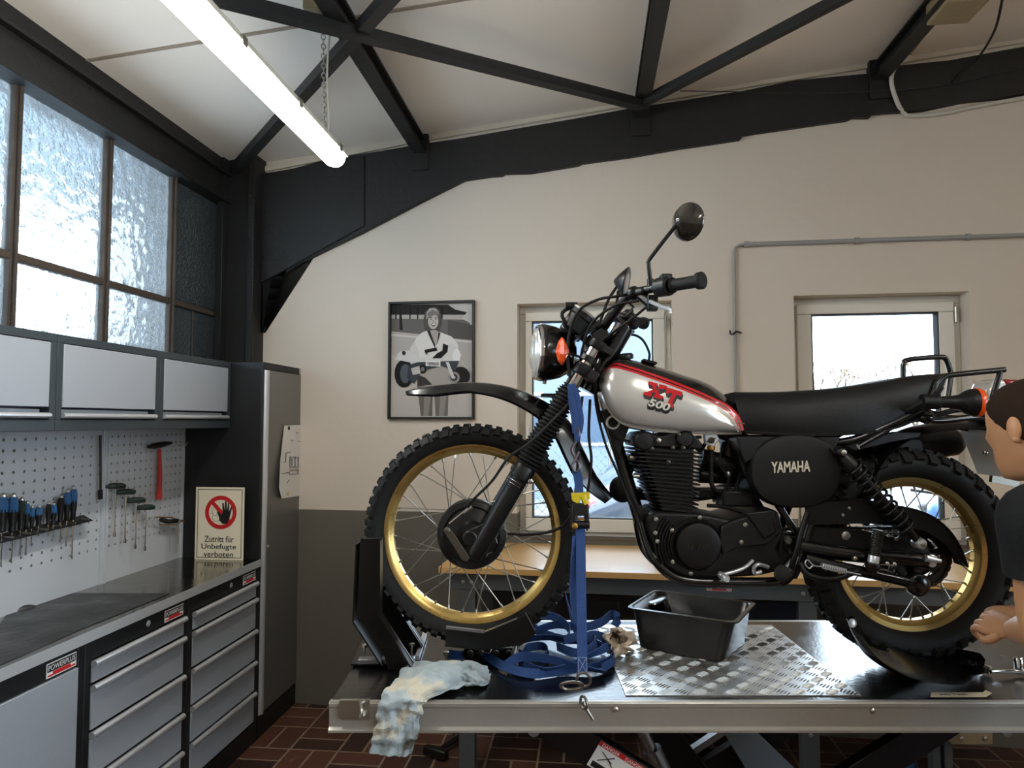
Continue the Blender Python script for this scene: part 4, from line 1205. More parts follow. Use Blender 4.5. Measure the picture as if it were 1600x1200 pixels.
# ============================================================ MOTORCYCLE LIFT
LX0, LX1, LY0, LY1 = -.487, 2.15, 1.93, 2.71
RZ = .075
lf_ = thing('motorcycle_lift', (.65, 2.3, 0), 'black scissor lift table with galvanised side rail carrying the motorcycle', 'lift')
m = MB(); m.box(((LX0 + LX1) / 2, (LY0 + LY1) / 2, DECK - .006), (LX1 - LX0, LY1 - LY0 - .004, .012))
m.build('deck', M['deck'], lf_)
for yy, s in ((LY0, 1), (LY1, -1)):
    m = MB(); prof = [(0, -.004), (0, -.012), (.004, -.018), (.006, -.066), (-.004, -.072), (-.004, -.078), (.03, -.078), (.03, -.002), (.012, .001), (.003, .001)]
    m.prism([V((LX0 - .004, yy + s * a, DECK + b)) for a, b in prof], (LX1 - LX0 + .008, 0, 0)); rl = m.build('side_rail', M['galv'], lf_, angle=30)
    if s == 1:
        for px, py in ((962, 1109), (1365, 1111)):
            q = P(px, py, yy); m = MB(); m.lathe((q.x, yy + .004, q.z), (0, -1, 0), [(.008, 0), (.008, .005), (.004, .008)], 8); m.build('bolt', M['bolt'], rl)
m = MB(); m.box((LX0 + .01, (LY0 + LY1) / 2, DECK - .04), (.02, LY1 - LY0 - .06, .07)); m.build('end_rail', M['galv'], lf_)
q = P(566, 1108, LY0)
m = MB(); m.box((q.x - .02, LY0 + .0, q.z), (.08, .012, .05)); m.torus((q.x, LY0 - .015, q.z), (1, .3, 0), .018, .004, 20, 6); m.build('tie_ring', M['bolt'], lf_)
# scissor legs
def arm(x0, z0, x1, z1, y, w, th, name='scissor_arm', mt_='lift'):
    m = MB(); m.bar((x0, y, z0), (x1, y, z1), th, w, V((0, 0, 1))); return m.build(name, M[mt_], lf_, bevel=.003)
arm(.06, .82, 1.30, .06, 2.06, .09, .04)
arm(1.36, .82, .12, .06, 2.13, .09, .04)
arm(.06, .82, 1.30, .06, 2.62, .09, .04)
arm(1.36, .82, .12, .06, 2.56, .09, .04)
for x in (.06, 1.36):
    m = MB(); m.cyl((x, 1.98, .80), (x, 2.66, .80), .016); m.build('axle', M['liftedge'], lf_)
m = MB(); m.box((.7, 2.34, .03), (1.75, .62, .05)); m.build('base_frame', M['lift'], lf_, bevel=.004)
# wide pressed plates and hydraulic ram between the arms
m = MB(); a, b, c, d = P(985, 1133, 2.35), P(1055, 1133, 2.35), P(1115, 1215, 2.35), P(1030, 1215, 2.35); m.prism([a, b, c, d], (0, .02, 0)); m.build('link_plate', M['lift'], lf_)
m = MB(); a, b, c, d = P(1124, 1133, 2.45), P(1170, 1133, 2.45), P(1256, 1215, 2.45), P(1174, 1215, 2.45); m.prism([a, b, c, d], (0, .03, 0)); m.build('link_plate', mat('grey_blue_lift_steel', (150, 166, 178), .35, .7), lf_)
m = MB(); m.bar(P(1140, 1134, 2.4), P(1040, 1200, 2.4), .03, .02); m.build('link_bar', M['liftedge'], lf_)
m = MB(); m.cyl(P(1000, 1133, 2.25), P(1018, 1175, 2.25), .02); m.cyl(P(1018, 1170, 2.25), P(1045, 1230, 2.25), .03); m.build('hydraulic_ram', M['liftedge'], lf_)
# sticker on the near arm
dA = V((1.24, 0, -.76)).normalized(); uA = V((.76, 0, 1.24)).normalized()
def SK(a, b, o): return V((.06, 2.06, .82)) + dA * (.20 + a) + uA * (b) + V((0, -.02 - .002 - o, 0))
m = MB()
m.prism([SK(0, -.038, 0), SK(.34, -.038, 0), SK(.34, .04, 0), SK(0, .04, 0)], (0, .001, 0), 0)
m.prism([SK(.0, .026, .001), SK(.16, .026, .001), SK(.16, .04, .001), SK(0, .04, .001)], (0, .0005, 0), 1)
m.prism([SK(.17, .026, .001), SK(.34, .026, .001), SK(.34, .04, .001), SK(.17, .04, .001)], (0, .0005, 0), 2)
put_text(m, 'DANGER', SK(.01, .028, .0015), dA, uA, V((0, -1, 0)), .055, .009, mat=0); put_text(m, 'DANGER', SK(.085, .028, .0015), dA, uA, V((0, -1, 0)), .055, .009, mat=0)
for k in range(4):
    x = .008 + k * .085
    m.prism([SK(x, -.034, .001), SK(x + .07, -.034, .001), SK(x + .07, -.018, .001), SK(x, -.018, .001)], (0, .0005, 0), 3)
    m.bar(SK(x + .01, -.012, .001), SK(x + .05, .018, .001), .001, .006, V((0, 1, 0)), 3); m.bar(SK(x + .012, .016, .001), SK(x + .05, .0, .001), .001, .005, V((0, 1, 0)), 3)
    m.bar(SK(x + .03, .008, .001), SK(x + .062, -.01, .001), .001, .005, V((0, 1, 0)), 3)
m.build('safety_sticker', [M['white'], M['red'], mat('sticker_green', (60, 140, 70), .5), M['black']], lf_)

# checker plate let into the deck
CX0, CX1, CY0, CY1 = .312, .957, 1.972, 2.64
cp = thing('checker_plate', ((CX0 + CX1) / 2, 2.3, DECK), 'bright five-bar tread plate lying on the black lift deck under the tray', 'plate')
m = MB(); m.box(((CX0 + CX1) / 2, (CY0 + CY1) / 2, DECK + .0015), (CX1 - CX0, CY1 - CY0, .003)); m.build('sheet', M['checker'], cp)
m = MB(); k = 0
pit = .046
nx = int((CX1 - CX0) / pit); ny = int((CY1 - CY0) / pit)
for i in range(nx):
    for j in range(ny):
        cx_, cy_ = CX0 + (i + .5) * pit, CY0 + (j + .5) * pit
        hor = (i + j) % 2
        for b in range(5):
            o_ = (b - 2) * .0092
            L2 = .0185 * (1 - .12 * abs(b - 2))
            s45 = .7071
            d1 = V((s45, s45, 0)) if hor else V((s45, -s45, 0)); d2 = V((-d1.y, d1.x, 0))
            c_ = V((cx_, cy_, DECK + .003)) + d2 * o_
            m.add([c_ - d1 * L2, c_ + d2 * .0018, c_ + d1 * L2, c_ - d2 * .0018, c_ - d1 * L2 * .5 + ZU * .0022, c_ + d1 * L2 * .5 + ZU * .0022], [(0, 1, 5, 4), (1, 2, 5), (2, 3, 5), (3, 0, 4), (3, 4, 5)])
m.build('tread_bars', M['checker'], cp, angle=80)

# ============================================================ MOTORCYCLE
FWc = BK(738, 832)                       # front wheel centre on the bike's middle plane
RWc = BK(1416, 863)
BY = D
bike = thing('motorcycle', V(((FWc.x + RWc.x) / 2, BY, DECK)), 'black and silver trail motorcycle with gold rims standing on the lift', 'motorcycle')
NY = V((0, -1, 0))
def S_(mb, pts, off0, off1, mat=0, rot=None):
    """side plate: outline in the bike's side view at depth off0, thickness to off1"""
    mb.prism([BK(x, y, off0) for x, y in pts], (0, off1 - off0, 0), mat)
def far(p): return V((p.x, 2 * BY - p.y, p.z))
def spl(pts, n=6, off=None):
    return catmull([BK(p[0], p[1], p[2] if len(p) > 2 else off) for p in pts], n)
def part(name, mt_, parent=bike, **k):
    def w(mb): return mb.build(name, mt_, parent, **k)
    return w

def wheel(c, yaw, Rt, Rr, sw, knobs, hub_r, rim_w, seed):
    rn = random.Random(seed)
    Mx = Matrix.Rotation(yaw, 3, 'Z')
    ax = Mx @ V((0, 1, 0))
    def pt(r, a, y): return V(c) + Mx @ V((r * math.cos(a), y, r * math.sin(a)))
    # tyre carcass
    n, k = 96, 14
    Rb = Rt - .013
    rc_, sh = (Rb + Rr) / 2, (Rb - Rr) / 2
    m = MB(); vs = []; fs = []
    for i in range(n):
        a = 2 * math.pi * i / n
        for j in range(k):
            b = 2 * math.pi * j / k
            yy = sw / 2 * math.copysign(abs(math.sin(b)) ** .85, math.sin(b))
            if math.cos(b) < 0: yy *= .72 + .28 * (1 + math.cos(b))
            vs.append(pt(rc_ + sh * math.copysign(abs(math.cos(b)) ** .9, math.cos(b)), a, yy))
    for i in range(n):
        for j in range(k):
            fs.append((i * k + j, i * k + (j + 1) % k, ((i + 1) % n) * k + (j + 1) % k, ((i + 1) % n) * k + j))
    m.add(vs, fs)
    # tread blocks
    def block(a, y0, y1, dr0, da, bend):
        h = .013
        def q(aa, yy, hh):
            t = min(1, abs(yy) / (sw / 2))
            r = rc_ + sh * (max(0, 1 - t ** 2.2)) ** .5 if t < 1 else rc_
            nx = t ** 3
            return pt(r + hh * (1 - .45 * nx) - .004, aa, yy + math.copysign(hh * nx * .9, yy))
        m.hexa([q(a - da, y0, 0), q(a + da, y0, 0), q(a + da, y1, 0), q(a - da, y1, 0), q(a - da * .82, y0, h), q(a + da * .82, y0, h), q(a + da * .82, y1, h), q(a - da * .82, y1, h)])
    N = knobs
    for i in range(N):
        a = 2 * math.pi * i / N
        st_ = math.pi / N
        w = sw / 2
        if i % 2:
            block(a, -w * .22, w * .22, 0, st_ * .62, 0); block(a, w * .62, w * .93, 0, st_ * .7, 0); block(a, -w * .93, -w * .62, 0, st_ * .7, 0)
        else:
            block(a, w * .26, w * .58, 0, st_ * .66, 0); block(a, -w * .58, -w * .26, 0, st_ * .66, 0)
            block(a, w * .70, w * .98, 0, st_ * .7, 0); block(a, -w * .98, -w * .70, 0, st_ * .7, 0)
    m.build('tyre', M['rubber'], bike, angle=40)
    # rim
    prof = [(-rim_w / 2, Rr + .004), (-rim_w / 2 - .001, Rr + .012), (-rim_w / 2 + .004, Rr + .013), (-rim_w / 2 + .006, Rr - .002), (-rim_w * .30, Rr - .006), (-rim_w * .16, Rr - .016), (rim_w * .16, Rr - .016), (rim_w * .30, Rr - .006), (rim_w / 2 - .006, Rr - .002), (rim_w / 2 - .004, Rr + .013), (rim_w / 2 + .001, Rr + .012), (rim_w / 2, Rr + .004),
            (rim_w / 2 - .002, Rr - .007), (rim_w * .33, Rr - .0125), (rim_w * .19, Rr - .0215), (-rim_w * .19, Rr - .0215), (-rim_w * .33, Rr - .0125), (-rim_w / 2 + .002, Rr - .007)]
    m = MB(); vs = []; fs = []; k = len(prof); n = 96
    for i in range(n):
        a = 2 * math.pi * i / n
        for (y, r) in prof: vs.append(pt(r, a, y))
    for i in range(n):
        for j in range(k): fs.append((i * k + j, i * k + (j + 1) % k, ((i + 1) % n) * k + (j + 1) % k, ((i + 1) % n) * k + j))
    m.add(vs, fs); rim = m.build('wheel_rim', M['gold'], bike, angle=35)
    # spokes in crossed groups of four
    for i in range(36):
        a = 2 * math.pi * (i + .25) / 36
        side = 1 if i % 2 else -1
        d_ = 1 if (i // 2) % 2 else -1
        ah = a + d_ * R(52)
        m = MB()
        p0, p1 = pt(hub_r, ah, side * .042), pt(Rr - .020, a, side * .005)
        m.cyl(p0, p1, .0019, n=5, cap=False); m.cyl(p1.lerp(p0, .055), p1, .0036, n=6)
        m.build('spoke', M['hinge'], rim)
    return pt, ax, rim
RRf, RRr = .282, .241
ptF, axF, rimF = wheel(FWc, R(-4), .349, .272, .092, 62, .078, .044, 1)
ptR, axR, rimR = wheel(RWc, R(0), .336, .229, .118, 46, .072, .056, 2)

# front hub: drum with brake plate
m = MB(); m.lathe(FWc + NY * -.05, NY, [(.05, 0), (.085, .004), (.088, .03), (.102, .035), (.108, .045), (.108, .085), (.104, .092), (.088, .098), (.082, .094), (.045, .106), (.038, .118), (.02, .122)], 48)
hubF = m.build('brake_drum', M['bikesatin'], bike, angle=30)
m = MB(); c = FWc + NY * .07
m.lathe(c, NY, [(.020, 0), (.019, .035), (.015, .045), (.006, .049)], 20); m.cyl(FWc + V((0, .12, 0)), FWc + V((0, -.12, 0)), .009)
m.build('axle_nut', M['bikesatin'], hubF)
oB = -.118
m = MB(); S_(m, [(693, 829), (699, 823), (706, 829), (734, 872), (730, 878), (722, 876)], oB, oB + .006); m.lathe(BK(699, 829, oB), NY, [(.011, 0), (.011, .008), (.006, .011)], 12)
m.build('brake_arm', mat('dull_alloy', (96, 90, 80), .4, .8), hubF, bevel=.001)
m = MB(); m.cyl(BK(736, 790, -.11), BK(702, 818, -.11), .003, n=6); m.cyl(BK(738, 792, -.11), BK(724, 802, -.11), .006, n=10); m.build('cable_adjuster', M['chrome'], hubF)

# rear hub, sprocket
m = MB(); m.lathe(RWc + NY * -.1, NY, [(.04, 0), (.09, .01), (.09, .05), (.05, .06), (.045, .12), (.06, .13), (.06, .16)], 36); m.build('wheel_hub', M['bikesatin'], bike, angle=30)
nT = 42; spR = .088
ring = []; SY = -.072
for i in range(nT * 2):
    a = math.pi * i / nT; r = spR + (.006 if i % 2 else 0)
    ring.append((r, a))
m = MB()
vs = []
for (r, a) in ring:
    for rr_ in (r, .062):
        for yy in (SY, SY - .006): vs.append(RWc + V((rr_ * math.cos(a), yy, rr_ * math.sin(a))))
fs = []; n = len(ring)
for i in range(n):
    j = (i + 1) % n; b, c = i * 4, j * 4
    fs += [(b, c, c + 1, b + 1), (b + 2, b + 3, c + 3, c + 2), (b, b + 2, c + 2, c), (b + 1, c + 1, c + 3, b + 3)]
m.add(vs, fs)
for k in range(6):
    a = 2 * math.pi * k / 6 + .3; d = V((math.cos(a), 0, math.sin(a)))
    m.bar(RWc + d * .03 + V((0, SY - .003, 0)), RWc + d * .066 + V((0, SY - .003, 0)), .022, .006, V((0, 1, 0)))
m.lathe(RWc + V((0, SY, 0)), NY, [(.04, 0), (.04, .012), (.025, .02)], 24)
m.build('sprocket', M['darkmetal'], bike, angle=30)
# chain
fs_c = BK(1165, 846, -.072)
m = MB(); path = []
def arcp(c, r, a0, a1, n): return [V((c.x + r * math.cos(a0 + (a1 - a0) * i / n), BY - .075, c.z + r * math.sin(a0 + (a1 - a0) * i / n))) for i in range(n + 1)]
path = arcp(fs_c, .036, R(95), R(265), 8) + arcp(RWc, spR + .002, R(-85 + 0), R(85), 16)
path = path + [path[0]]
path = resample(path, 130)
for i in range(len(path) - 1):
    a, b = path[i], path[i + 1]
    yo = .004 if i % 2 else .0065
    for s in (-1, 1): m.bar(a + V((0, s * yo, 0)) - (b - a) * .15, b + V((0, s * yo, 0)) + (b - a) * .15, .0015, .0085 if i % 2 else .0095, V((0, 0, 1)) if abs((b - a).normalized().z) < .9 else V((1, 0, 0)))
    m.cyl(a + V((0, -.008, 0)), a + V((0, .008, 0)), .0028, n=6)
m.build('drive_chain', M['darkmetal'], bike, angle=30)

# ---- fork
fo = -.100
def both(mk, name, mt_, **k):
    for s in (1, -1):
        m = MB(); mk(m, s); yield m.build(name, mt_, bike, **k)
fb, ft_ = BK(741, 868, fo), BK(826, 722, fo)
fdir = (ft_ - fb).normalized()
def fk(d, s=1):                            # point at distance d (m) above the lower leg's end, on either leg
    p = fb + fdir * d
    return p if s == 1 else far(p)
L1 = (ft_ - fb).length
yv = V((0, 1, 0))
for o in both(lambda m, s: (m.lathe(fk(-.01, s), fdir, [(.012, 0), (.024, .008), (.028, .03), (.0285, L1 - .05), (.033, L1 - .045), (.033, L1 - .006), (.030, L1)], 24)), 'fork_leg', M['bikesatin']): pass
for s in (1, -1):
    m = MB(); p = fk(.02, s); c = FWc + V((0, (fo + .0) * s, 0))
    m.lathe(V((FWc.x, p.y + .02 * 1, FWc.z)), NY, [(.024, 0), (.026, .01), (.026, .03), (.022, .04)], 20)
    m.bar(V((FWc.x, p.y, FWc.z)), fk(.09, s), .05, .03, V((0, 1, 0))) ; m.bar(V((FWc.x, p.y, FWc.z)), fk(.0, s), .035, .03, V((0, 1, 0)))
    m.build('axle_clamp', M['bikesatin'], bike, bevel=.004)
m = MB(); m.torus(fk(L1 * .79), fdir, .0295, .0018, 24, 5); m.torus(fk(L1 * .76), fdir, .0295, .0014, 24, 5); m.build('clamp_ring', M['chrome'], bike)
m = MB(); m.lathe(BK(829, 752, fo - .028), NY, [(.008, 0), (.008, .006), (.004, .008)], 10); m.build('bolt', M['chrome'], bike)
# rubber gaiters
gt = BK(897, 606, fo); L2 = (gt - fk(0)).length
def gaiter(m, s):
    prof = []; n = 22; a, b = L1 - .012, L2
    for i in range(n + 1):
        h = a + (b - a) * i / n; t = i / n
        r = .037 - .006 * t
        if i == 0: prof.append((.031, h))
        prof += [(r, h), (r + .0005, h + (b - a) / n * .3), (r - .008, h + (b - a) / n * .55)]
    prof = [(r, min(h, b)) for r, h in prof]
    m.lathe(fk(0, s), fdir, prof, 24)
for o in both(gaiter, 'fork_gaiter', M['rubber'], angle=30): pass
# chrome stanchions & clamps
tt = BK(937, 541, fo); L3 = (tt - fk(0)).length
for o in both(lambda m, s: m.lathe(fk(L2 - .03, s), fdir, [(.0185, 0), (.0185, L3 - L2 + .03)], 20), 'fork_tube', M['chrome']): pass
def ycl(d, th, w, x=0):
    m = MB(); c = fk(d); pts = []
    a, b = fk(d), fk(d, -1); fx = V((fdir.z, 0, -fdir.x))
    m.hexa([a - fx * w + NY * .02, b - fx * w - NY * .02, b + fx * (w + x) - NY * .02, a + fx * (w + x) + NY * .02] + [q + fdir * th for q in (a - fx * w + NY * .02, b - fx * w - NY * .02, b + fx * (w + x) - NY * .02, a + fx * (w + x) + NY * .02)])
    for s in (1, -1): m.lathe(fk(d - .004, s), fdir, [(.027, 0), (.029, .004), (.029, th + .004), (.026, th + .008)], 20)
    return m
ycl(L2 + .045, .03, .022, .03).build('lower_yoke', M['bikesatin'], bike, bevel=.003)
ycl(L3 - .012, .022, .022, .03).build('top_yoke', M['bikesatin'], bike, bevel=.003)
for s in (1, -1):
    m = MB(); d0, d1 = L2 + .088, L2 + .105; m.lathe(fk(d0, s), fdir, [(.024, 0), (.026, .002), (.026, d1 - d0), (.024, d1 - d0 + .002)], 20)
    m.build('headlamp_stay', M['bikesatin'], bike)
# steering head
sh0, sh1 = BK(938, 632, 0), BK(960, 552, 0)
sh0 = V((fk(L2).x + .055, BY, fk(L2).z - .01)); sh1 = sh0 + fdir * .24

# ---- front mudguard
gp = [(634, 611), (655, 606), (690, 601), (735, 597), (780, 601), (820, 612), (860, 632), (892, 660), (915, 705), (935, 745), (958, 776)]
pg = catmull([BK(x, y, 0) for x, y in gp], 6)
m = MB(); m.shell(pg, V((0, 1, 0)), lambda f: .035 + .085 * min(1, f / .16) ** .6 if f < .16 else (.12 - .03 * max(0, (f - .62) / .38)  if f < .9 else .09 - .07 * ((f - .9) / .1)), lambda f: .030 * min(1, .35 + f / .25) + .035 * max(0, min(1, (f - .3) / .4)) * (1 if f < .85 else (1 - f) / .15), .004, 11)
# arc sags toward the wheel
m.build('front_mudguard', M['bikeblack'], bike, angle=50)
m = MB(); m.box(BK(860, 628, 0) + V((0, 0, .02)), (.06, .12, .01)); m.build('mudguard_bracket', M['bikesatin'], bike)

# ---- headlamp (turned a little towards the viewer)
hd = (Matrix.Rotation(R(9), 3, 'Z') @ V((-1, 0, .03))).normalized()
hc = BK(846, 551, 0)
m = MB(); m.lathe(hc, -hd, [(.088, -.012), (.092, -.004), (.092, .006), (.088, .03), (.080, .06), (.064, .088), (.040, .106), (.01, .112)], 40); m.build('headlamp_shell', M['bikeblack'], bike, angle=50)
m = MB(); m.lathe(hc, hd, [(.089, .0), (.0905, .01), (.088, .018), (.082, .02), (.082, .012)], 40, cap=False); hr = m.build('headlamp_rim', M['chrome'], bike, angle=50)
def lens():
    m_ = bpy.data.materials.new('lamp_lens'); m_.use_nodes = True
    b = m_.node_tree.nodes['Principled BSDF']; b.inputs['Base Color'].default_value = (.8, .8, .76, 1); b.inputs['Roughness'].default_value = .15; b.inputs['Metallic'].default_value = .5; b.inputs['Coat Weight'].default_value = 1
    nt = m_.node_tree; w = nt.nodes.new('ShaderNodeTexWave'); w.inputs['Scale'].default_value = 30; tc = nt.nodes.new('ShaderNodeTexCoord'); bp = nt.nodes.new('ShaderNodeBump'); bp.inputs['Strength'].default_value = .5; bp.inputs['Distance'].default_value = .004
    nt.links.new(tc.outputs['Object'], w.inputs['Vector']); nt.links.new(w.outputs['Fac'], bp.inputs['Height']); nt.links.new(bp.outputs[0], b.inputs['Normal']); return m_
m = MB(); m.lathe(hc, hd, [(.082, .014), (.07, .024), (.045, .032), (.02, .036), (.002, .037)], 32); m.build('headlamp_lens', lens(), hr, angle=60)
m = MB()
for s in (1, -1): m.bar(hc - hd * .06 + V((0, .085 * s, 0)), fk(L2 + .096, 1 if s == -1 else -1), .004, .03, V((0, 1, 0)))
m.build('headlamp_bracket', M['bikesatin'], bike)
m = MB(); m.tube([BK(851, 594, 0), BK(850, 600, 0)], .008); m.build('aim_screw', M['hinge'], bike)

# indicator: front pair (lens seen edge-on)
def indicator(c, d, s, label=None):
    """d: the way the lens faces"""
    m = MB(); m.lathe(c, -d, [(.030, -.002), (.034, .004), (.032, .016), (.02, .034), (.008, .044)], 24); b = m.build('indicator_housing', M['plastic'], bike, angle=45)
    m = MB(); m.lathe(c, d, [(.036, -.004), (.036, .005), (.028, .012), (.006, .014)], 24); m.build('indicator_lens', M['orange'], b, angle=45)
    return b
dfr = V((-1, -.25, .05)).normalized()
for s in (1, -1):
    c = BK(879, 549, -.19) if s == 1 else far(BK(879, 549, -.19))
    # front indicator: faceted diamond lens both ways
    m = MB(); mm = V((-1, -.12 * s, 0)).normalized(); m.lathe(c, mm, [(.006, -.018), (.030, -.006), (.041, 0), (.041, .003), (.030, .012), (.004, .02)], 10, a0=.3); il = m.build('indicator_lens', M['orange'], bike, angle=15)
    m = MB(); m.cyl(c + V((0, .01 * s, 0)), V((c.x + .03, BY - .09 * s, c.z - .005)), .008, n=10); m.build('indicator_stem', M['chrome'], il)

# ---- instruments
gdir = (fdir + V((.35, 0, .2))).normalized()
for s in (1, -1):
    c = BK(905, 502, -.05) if s == 1 else far(BK(905, 502, -.05))
    c = V((c.x, BY - .052 * s, c.z))
    m = MB(); m.lathe(c - gdir * .045, gdir, [(.026, 0), (.040, .008), (.042, .05), (.046, .054), (.046, .072), (.042, .076)], 28); g_ = m.build('instrument', M['plastic'], bike, angle=35)
    m = MB(); m.lathe(c + gdir * .024, gdir, [(.046, 0), (.0475, .002), (.0475, .006), (.046, .008)], 28, cap=False); m.build('instrument_ring', M['hinge'], g_)
m = MB(); m.box(BK(915, 520, 0), (.09, .15, .012), Matrix.Rotation(R(-30), 3, 'Y')); m.tube([BK(905, 520, -.05), BK(922, 540, -.04)], .012); m.build('instrument_bracket', M['bikesatin'], bike)
m = MB(); m.tube(spl([(884, 505, -.08), (878, 492, -.08), (884, 484, -.06), (896, 480, -.03)], 5), .006); m.cyl(BK(884, 478, -.06), BK(902, 478, -.06), .012); m.build('lamp_harness', M['rubber'], bike)

# ---- handlebar
hb_near = [(941, 516, -.045), (960, 490, -.10), (975, 470, -.155), (990, 458, -.20), (1015, 452, -.255), (1040, 447, -.31), (1070, 443, -.36), (1094, 438, -.405)]
Nn = catmull([BK(*p) for p in hb_near], 6)
cen = [BK(941, 516, -.045), far(BK(941, 516, -.045))]
hp = [far(p) for p in Nn][::-1] + Nn
m = MB(); m.tube(hp, .0125, 12)
m.build('handlebar', M['bikesatin'], bike, angle=60)
m = MB(); 
for s in (1, -1):
    q = Nn[10]; q = q if s == 1 else far(q); 
m.tube([Nn[9], far(Nn[9])], .008, 8); m.build('crossbar', M['bikesatin'], bike)
for s in (1, -1):
    m = MB(); c = BK(938, 524, -.045); c = c if s == 1 else far(c); m.box(c, (.05, .035, .045), Matrix.Rotation(R(-30), 3, 'Y')); m.build('bar_clamp', M['bikesatin'], bike, bevel=.005)
# grips
for s in (1, -1):
    a, b = BK(1050, 446, -.33), BK(1092, 439, -.40)
    if s == -1: a, b = far(a), far(b)
    d = (b - a); L = d.length
    prof = [(.017, 0), (.022, .004), (.0165, .010)] + [(.0165 + (.0008 if k % 2 else 0), .012 + (L - .02) * k / 16) for k in range(17)] + [(.017, L - .004), (.023, L - .002), (.0235, L + .010), (.018, L + .014), (.008, L + .014)]
    m = MB(); m.lathe(a, d, prof, 24); g_ = m.build('grip', M['rubber'], bike, angle=30)
# switch block, lever, lever perch
for s in (1, -1):
    f_ = (lambda p: p) if s == 1 else far
    m = MB(); a, b = f_(BK(1026, 450, -.285)), f_(BK(1048, 446, -.325)); m.lathe(a, b - a, [(.020, 0), (.027, .004), (.028, (b - a).length - .004), (.024, (b - a).length)], 18)
    m.box(f_(BK(1040, 440, -.31)) + V((0, 0, .004)), (.03, .04, .03)); m.build('switch_block', M['plastic'], bike, bevel=.003)
    m = MB(); a, b = f_(BK(985, 459, -.205)), f_(BK(1008, 455, -.245)); m.lathe(a, b - a, [(.015, 0), (.021, .003), (.021, .02), (.015, .026), (.015, (b - a).length)], 14)
    m.tube([f_(p) for p in (BK(996, 458, -.22), BK(1012, 470, -.245), BK(1020, 478, -.26))], [.012, .017, .015], 10)
    m.box(f_(BK(1019, 474, -.262)), (.03, .03, .045)); m.build('lever_perch', M['bikesatin'], bike, bevel=.004)
    m = MB(); m.tube([f_(p) for p in catmull([BK(1010, 468, -.245), BK(1022, 474, -.30), BK(1036, 480, -.36), BK(1046, 483, -.40), BK(1048, 490, -.405)], 5)], [.006] * 8 + [.005] * 9 + [.004] * 4, 8)
    m.build('brake_lever', M['alu'], bike)
    m = MB(); e = f_(BK(990, 506 - 0, .0)); 
# mirrors
ms = [(1018, 455, -.26), (1016, 440, -.26), (1013, 412, -.27), (1032, 385, -.29), (1053, 356, -.30)]
m = MB(); m.tube([BK(*p) for p in ms[:2]] + catmull([BK(1015, 430, -.265), BK(1013.5, 412, -.27), BK(1016, 404, -.272), BK(1050, 360, -.295), BK(1056, 354, -.30)], 5), .0058, 10); m.cyl(BK(1017, 452, -.26), BK(1016, 436, -.26), .010, n=8)
mst = m.build('mirror_stem', M['bikesatin'], bike, angle=60)
mc = BK(1071, 346, -.30); md = V((.74, .60, .05)).normalized()
m = MB(); m.lathe(mc, md, [(.004, -.034), (.010, -.032), (.030, -.016), (.046, -.002), (.0535, .008), (.0545, .012), (.053, .015), (.049, .015), (.047, .012)], 40); mh = m.build('mirror_head', M['mirrorback'], bike, angle=40)
m = MB(); m.lathe(mc, md, [(.048, .0125), (.03, .0135), (.004, .014)], 32); m.build('mirror_glass', M['chrome'], mh)
m = MB(); c2 = BK(974, 441, .27); md2 = V((.93, -.30, -.2)).normalized(); m.lathe(c2, md2, [(.006, -.034), (.03, -.016), (.050, .002), (.0565, .010), (.055, .014), (.048, .014)], 36); mh2 = m.build('mirror_head', M['bikesatin'], bike, angle=40)
m = MB(); m.lathe(c2, md2, [(.049, .0135), (.004, .015)], 30); m.build('mirror_glass', M['chrome'], mh2)
m = MB(); m.tube([far(BK(1018, 455, -.26)) + V((-.0, 0, 0)), BK(990, 480, .27), BK(966, 455, .275), BK(972, 450, .27)], .0055, 8); m.build('mirror_stem', M['bikesatin'], bike)
# cables
cabs = [([(985, 459, -.2), (965, 463, -.2), (935, 468, -.18), (905, 485, -.15), (890, 520, -.12), (887, 560, -.11), (893, 600, -.10)], .0045),
        ([(998, 470, -.24), (960, 478, -.20), (925, 505, -.13), (910, 545, -.10), (905, 585, -.08)], .004),
        ([(1012, 478, -.25), (985, 500, -.2), (955, 522, -.12), (935, 545, -.08), (930, 600, -.06), (940, 660, -.05)], .004),
        ([(963, 449, .1), (950, 470, .05), (935, 510, -.02), (915, 560, -.05), (900, 600, -.07)], .005),
        ([(966, 455, .1), (962, 500, .05), (975, 520, .0), (990, 518, .02)], .005),
        ([(958, 590, .04), (957, 560, .06), (966, 535, .08), (985, 523, .09), (1003, 530, .08), (1014, 550, .06), (1014, 565, .03)], .0042),
        ([(938, 560, -.05), (930, 620, -.06), (945, 690, -.06), (968, 745, -.06), (985, 790, -.06)], .004),
        ([(903, 612, -.12), (880, 640, -.135), (830, 690, -.14), (795, 715, -.14), (770, 750, -.13), (740, 780, -.12), (728, 792, -.115)], .0042),
        ([(793, 834, -.115), (830, 835, -.13), (865, 829, -.14), (888, 812, -.14), (898, 775, -.13), (903, 720, -.12), (906, 660, -.10), (910, 620, -.08)], .0042),
        ([(922, 624, -.05), (920, 680, -.05), (924, 720, -.07), (918, 770, -.08), (912, 790, -.10)], .0045),
        ([(985, 690, -.05), (968, 686, -.05), (955, 676, -.04)], .0045)]
for pts, r in cabs:
    m = MB(); m.tube(spl(pts, 6), r, 8); m.build('control_cable', M['rubber'], bike, angle=60)
m = MB(); m.ell(BK(990, 507, .30), .02, .02, .02); m.build('bar_end', M['rubber'], bike)

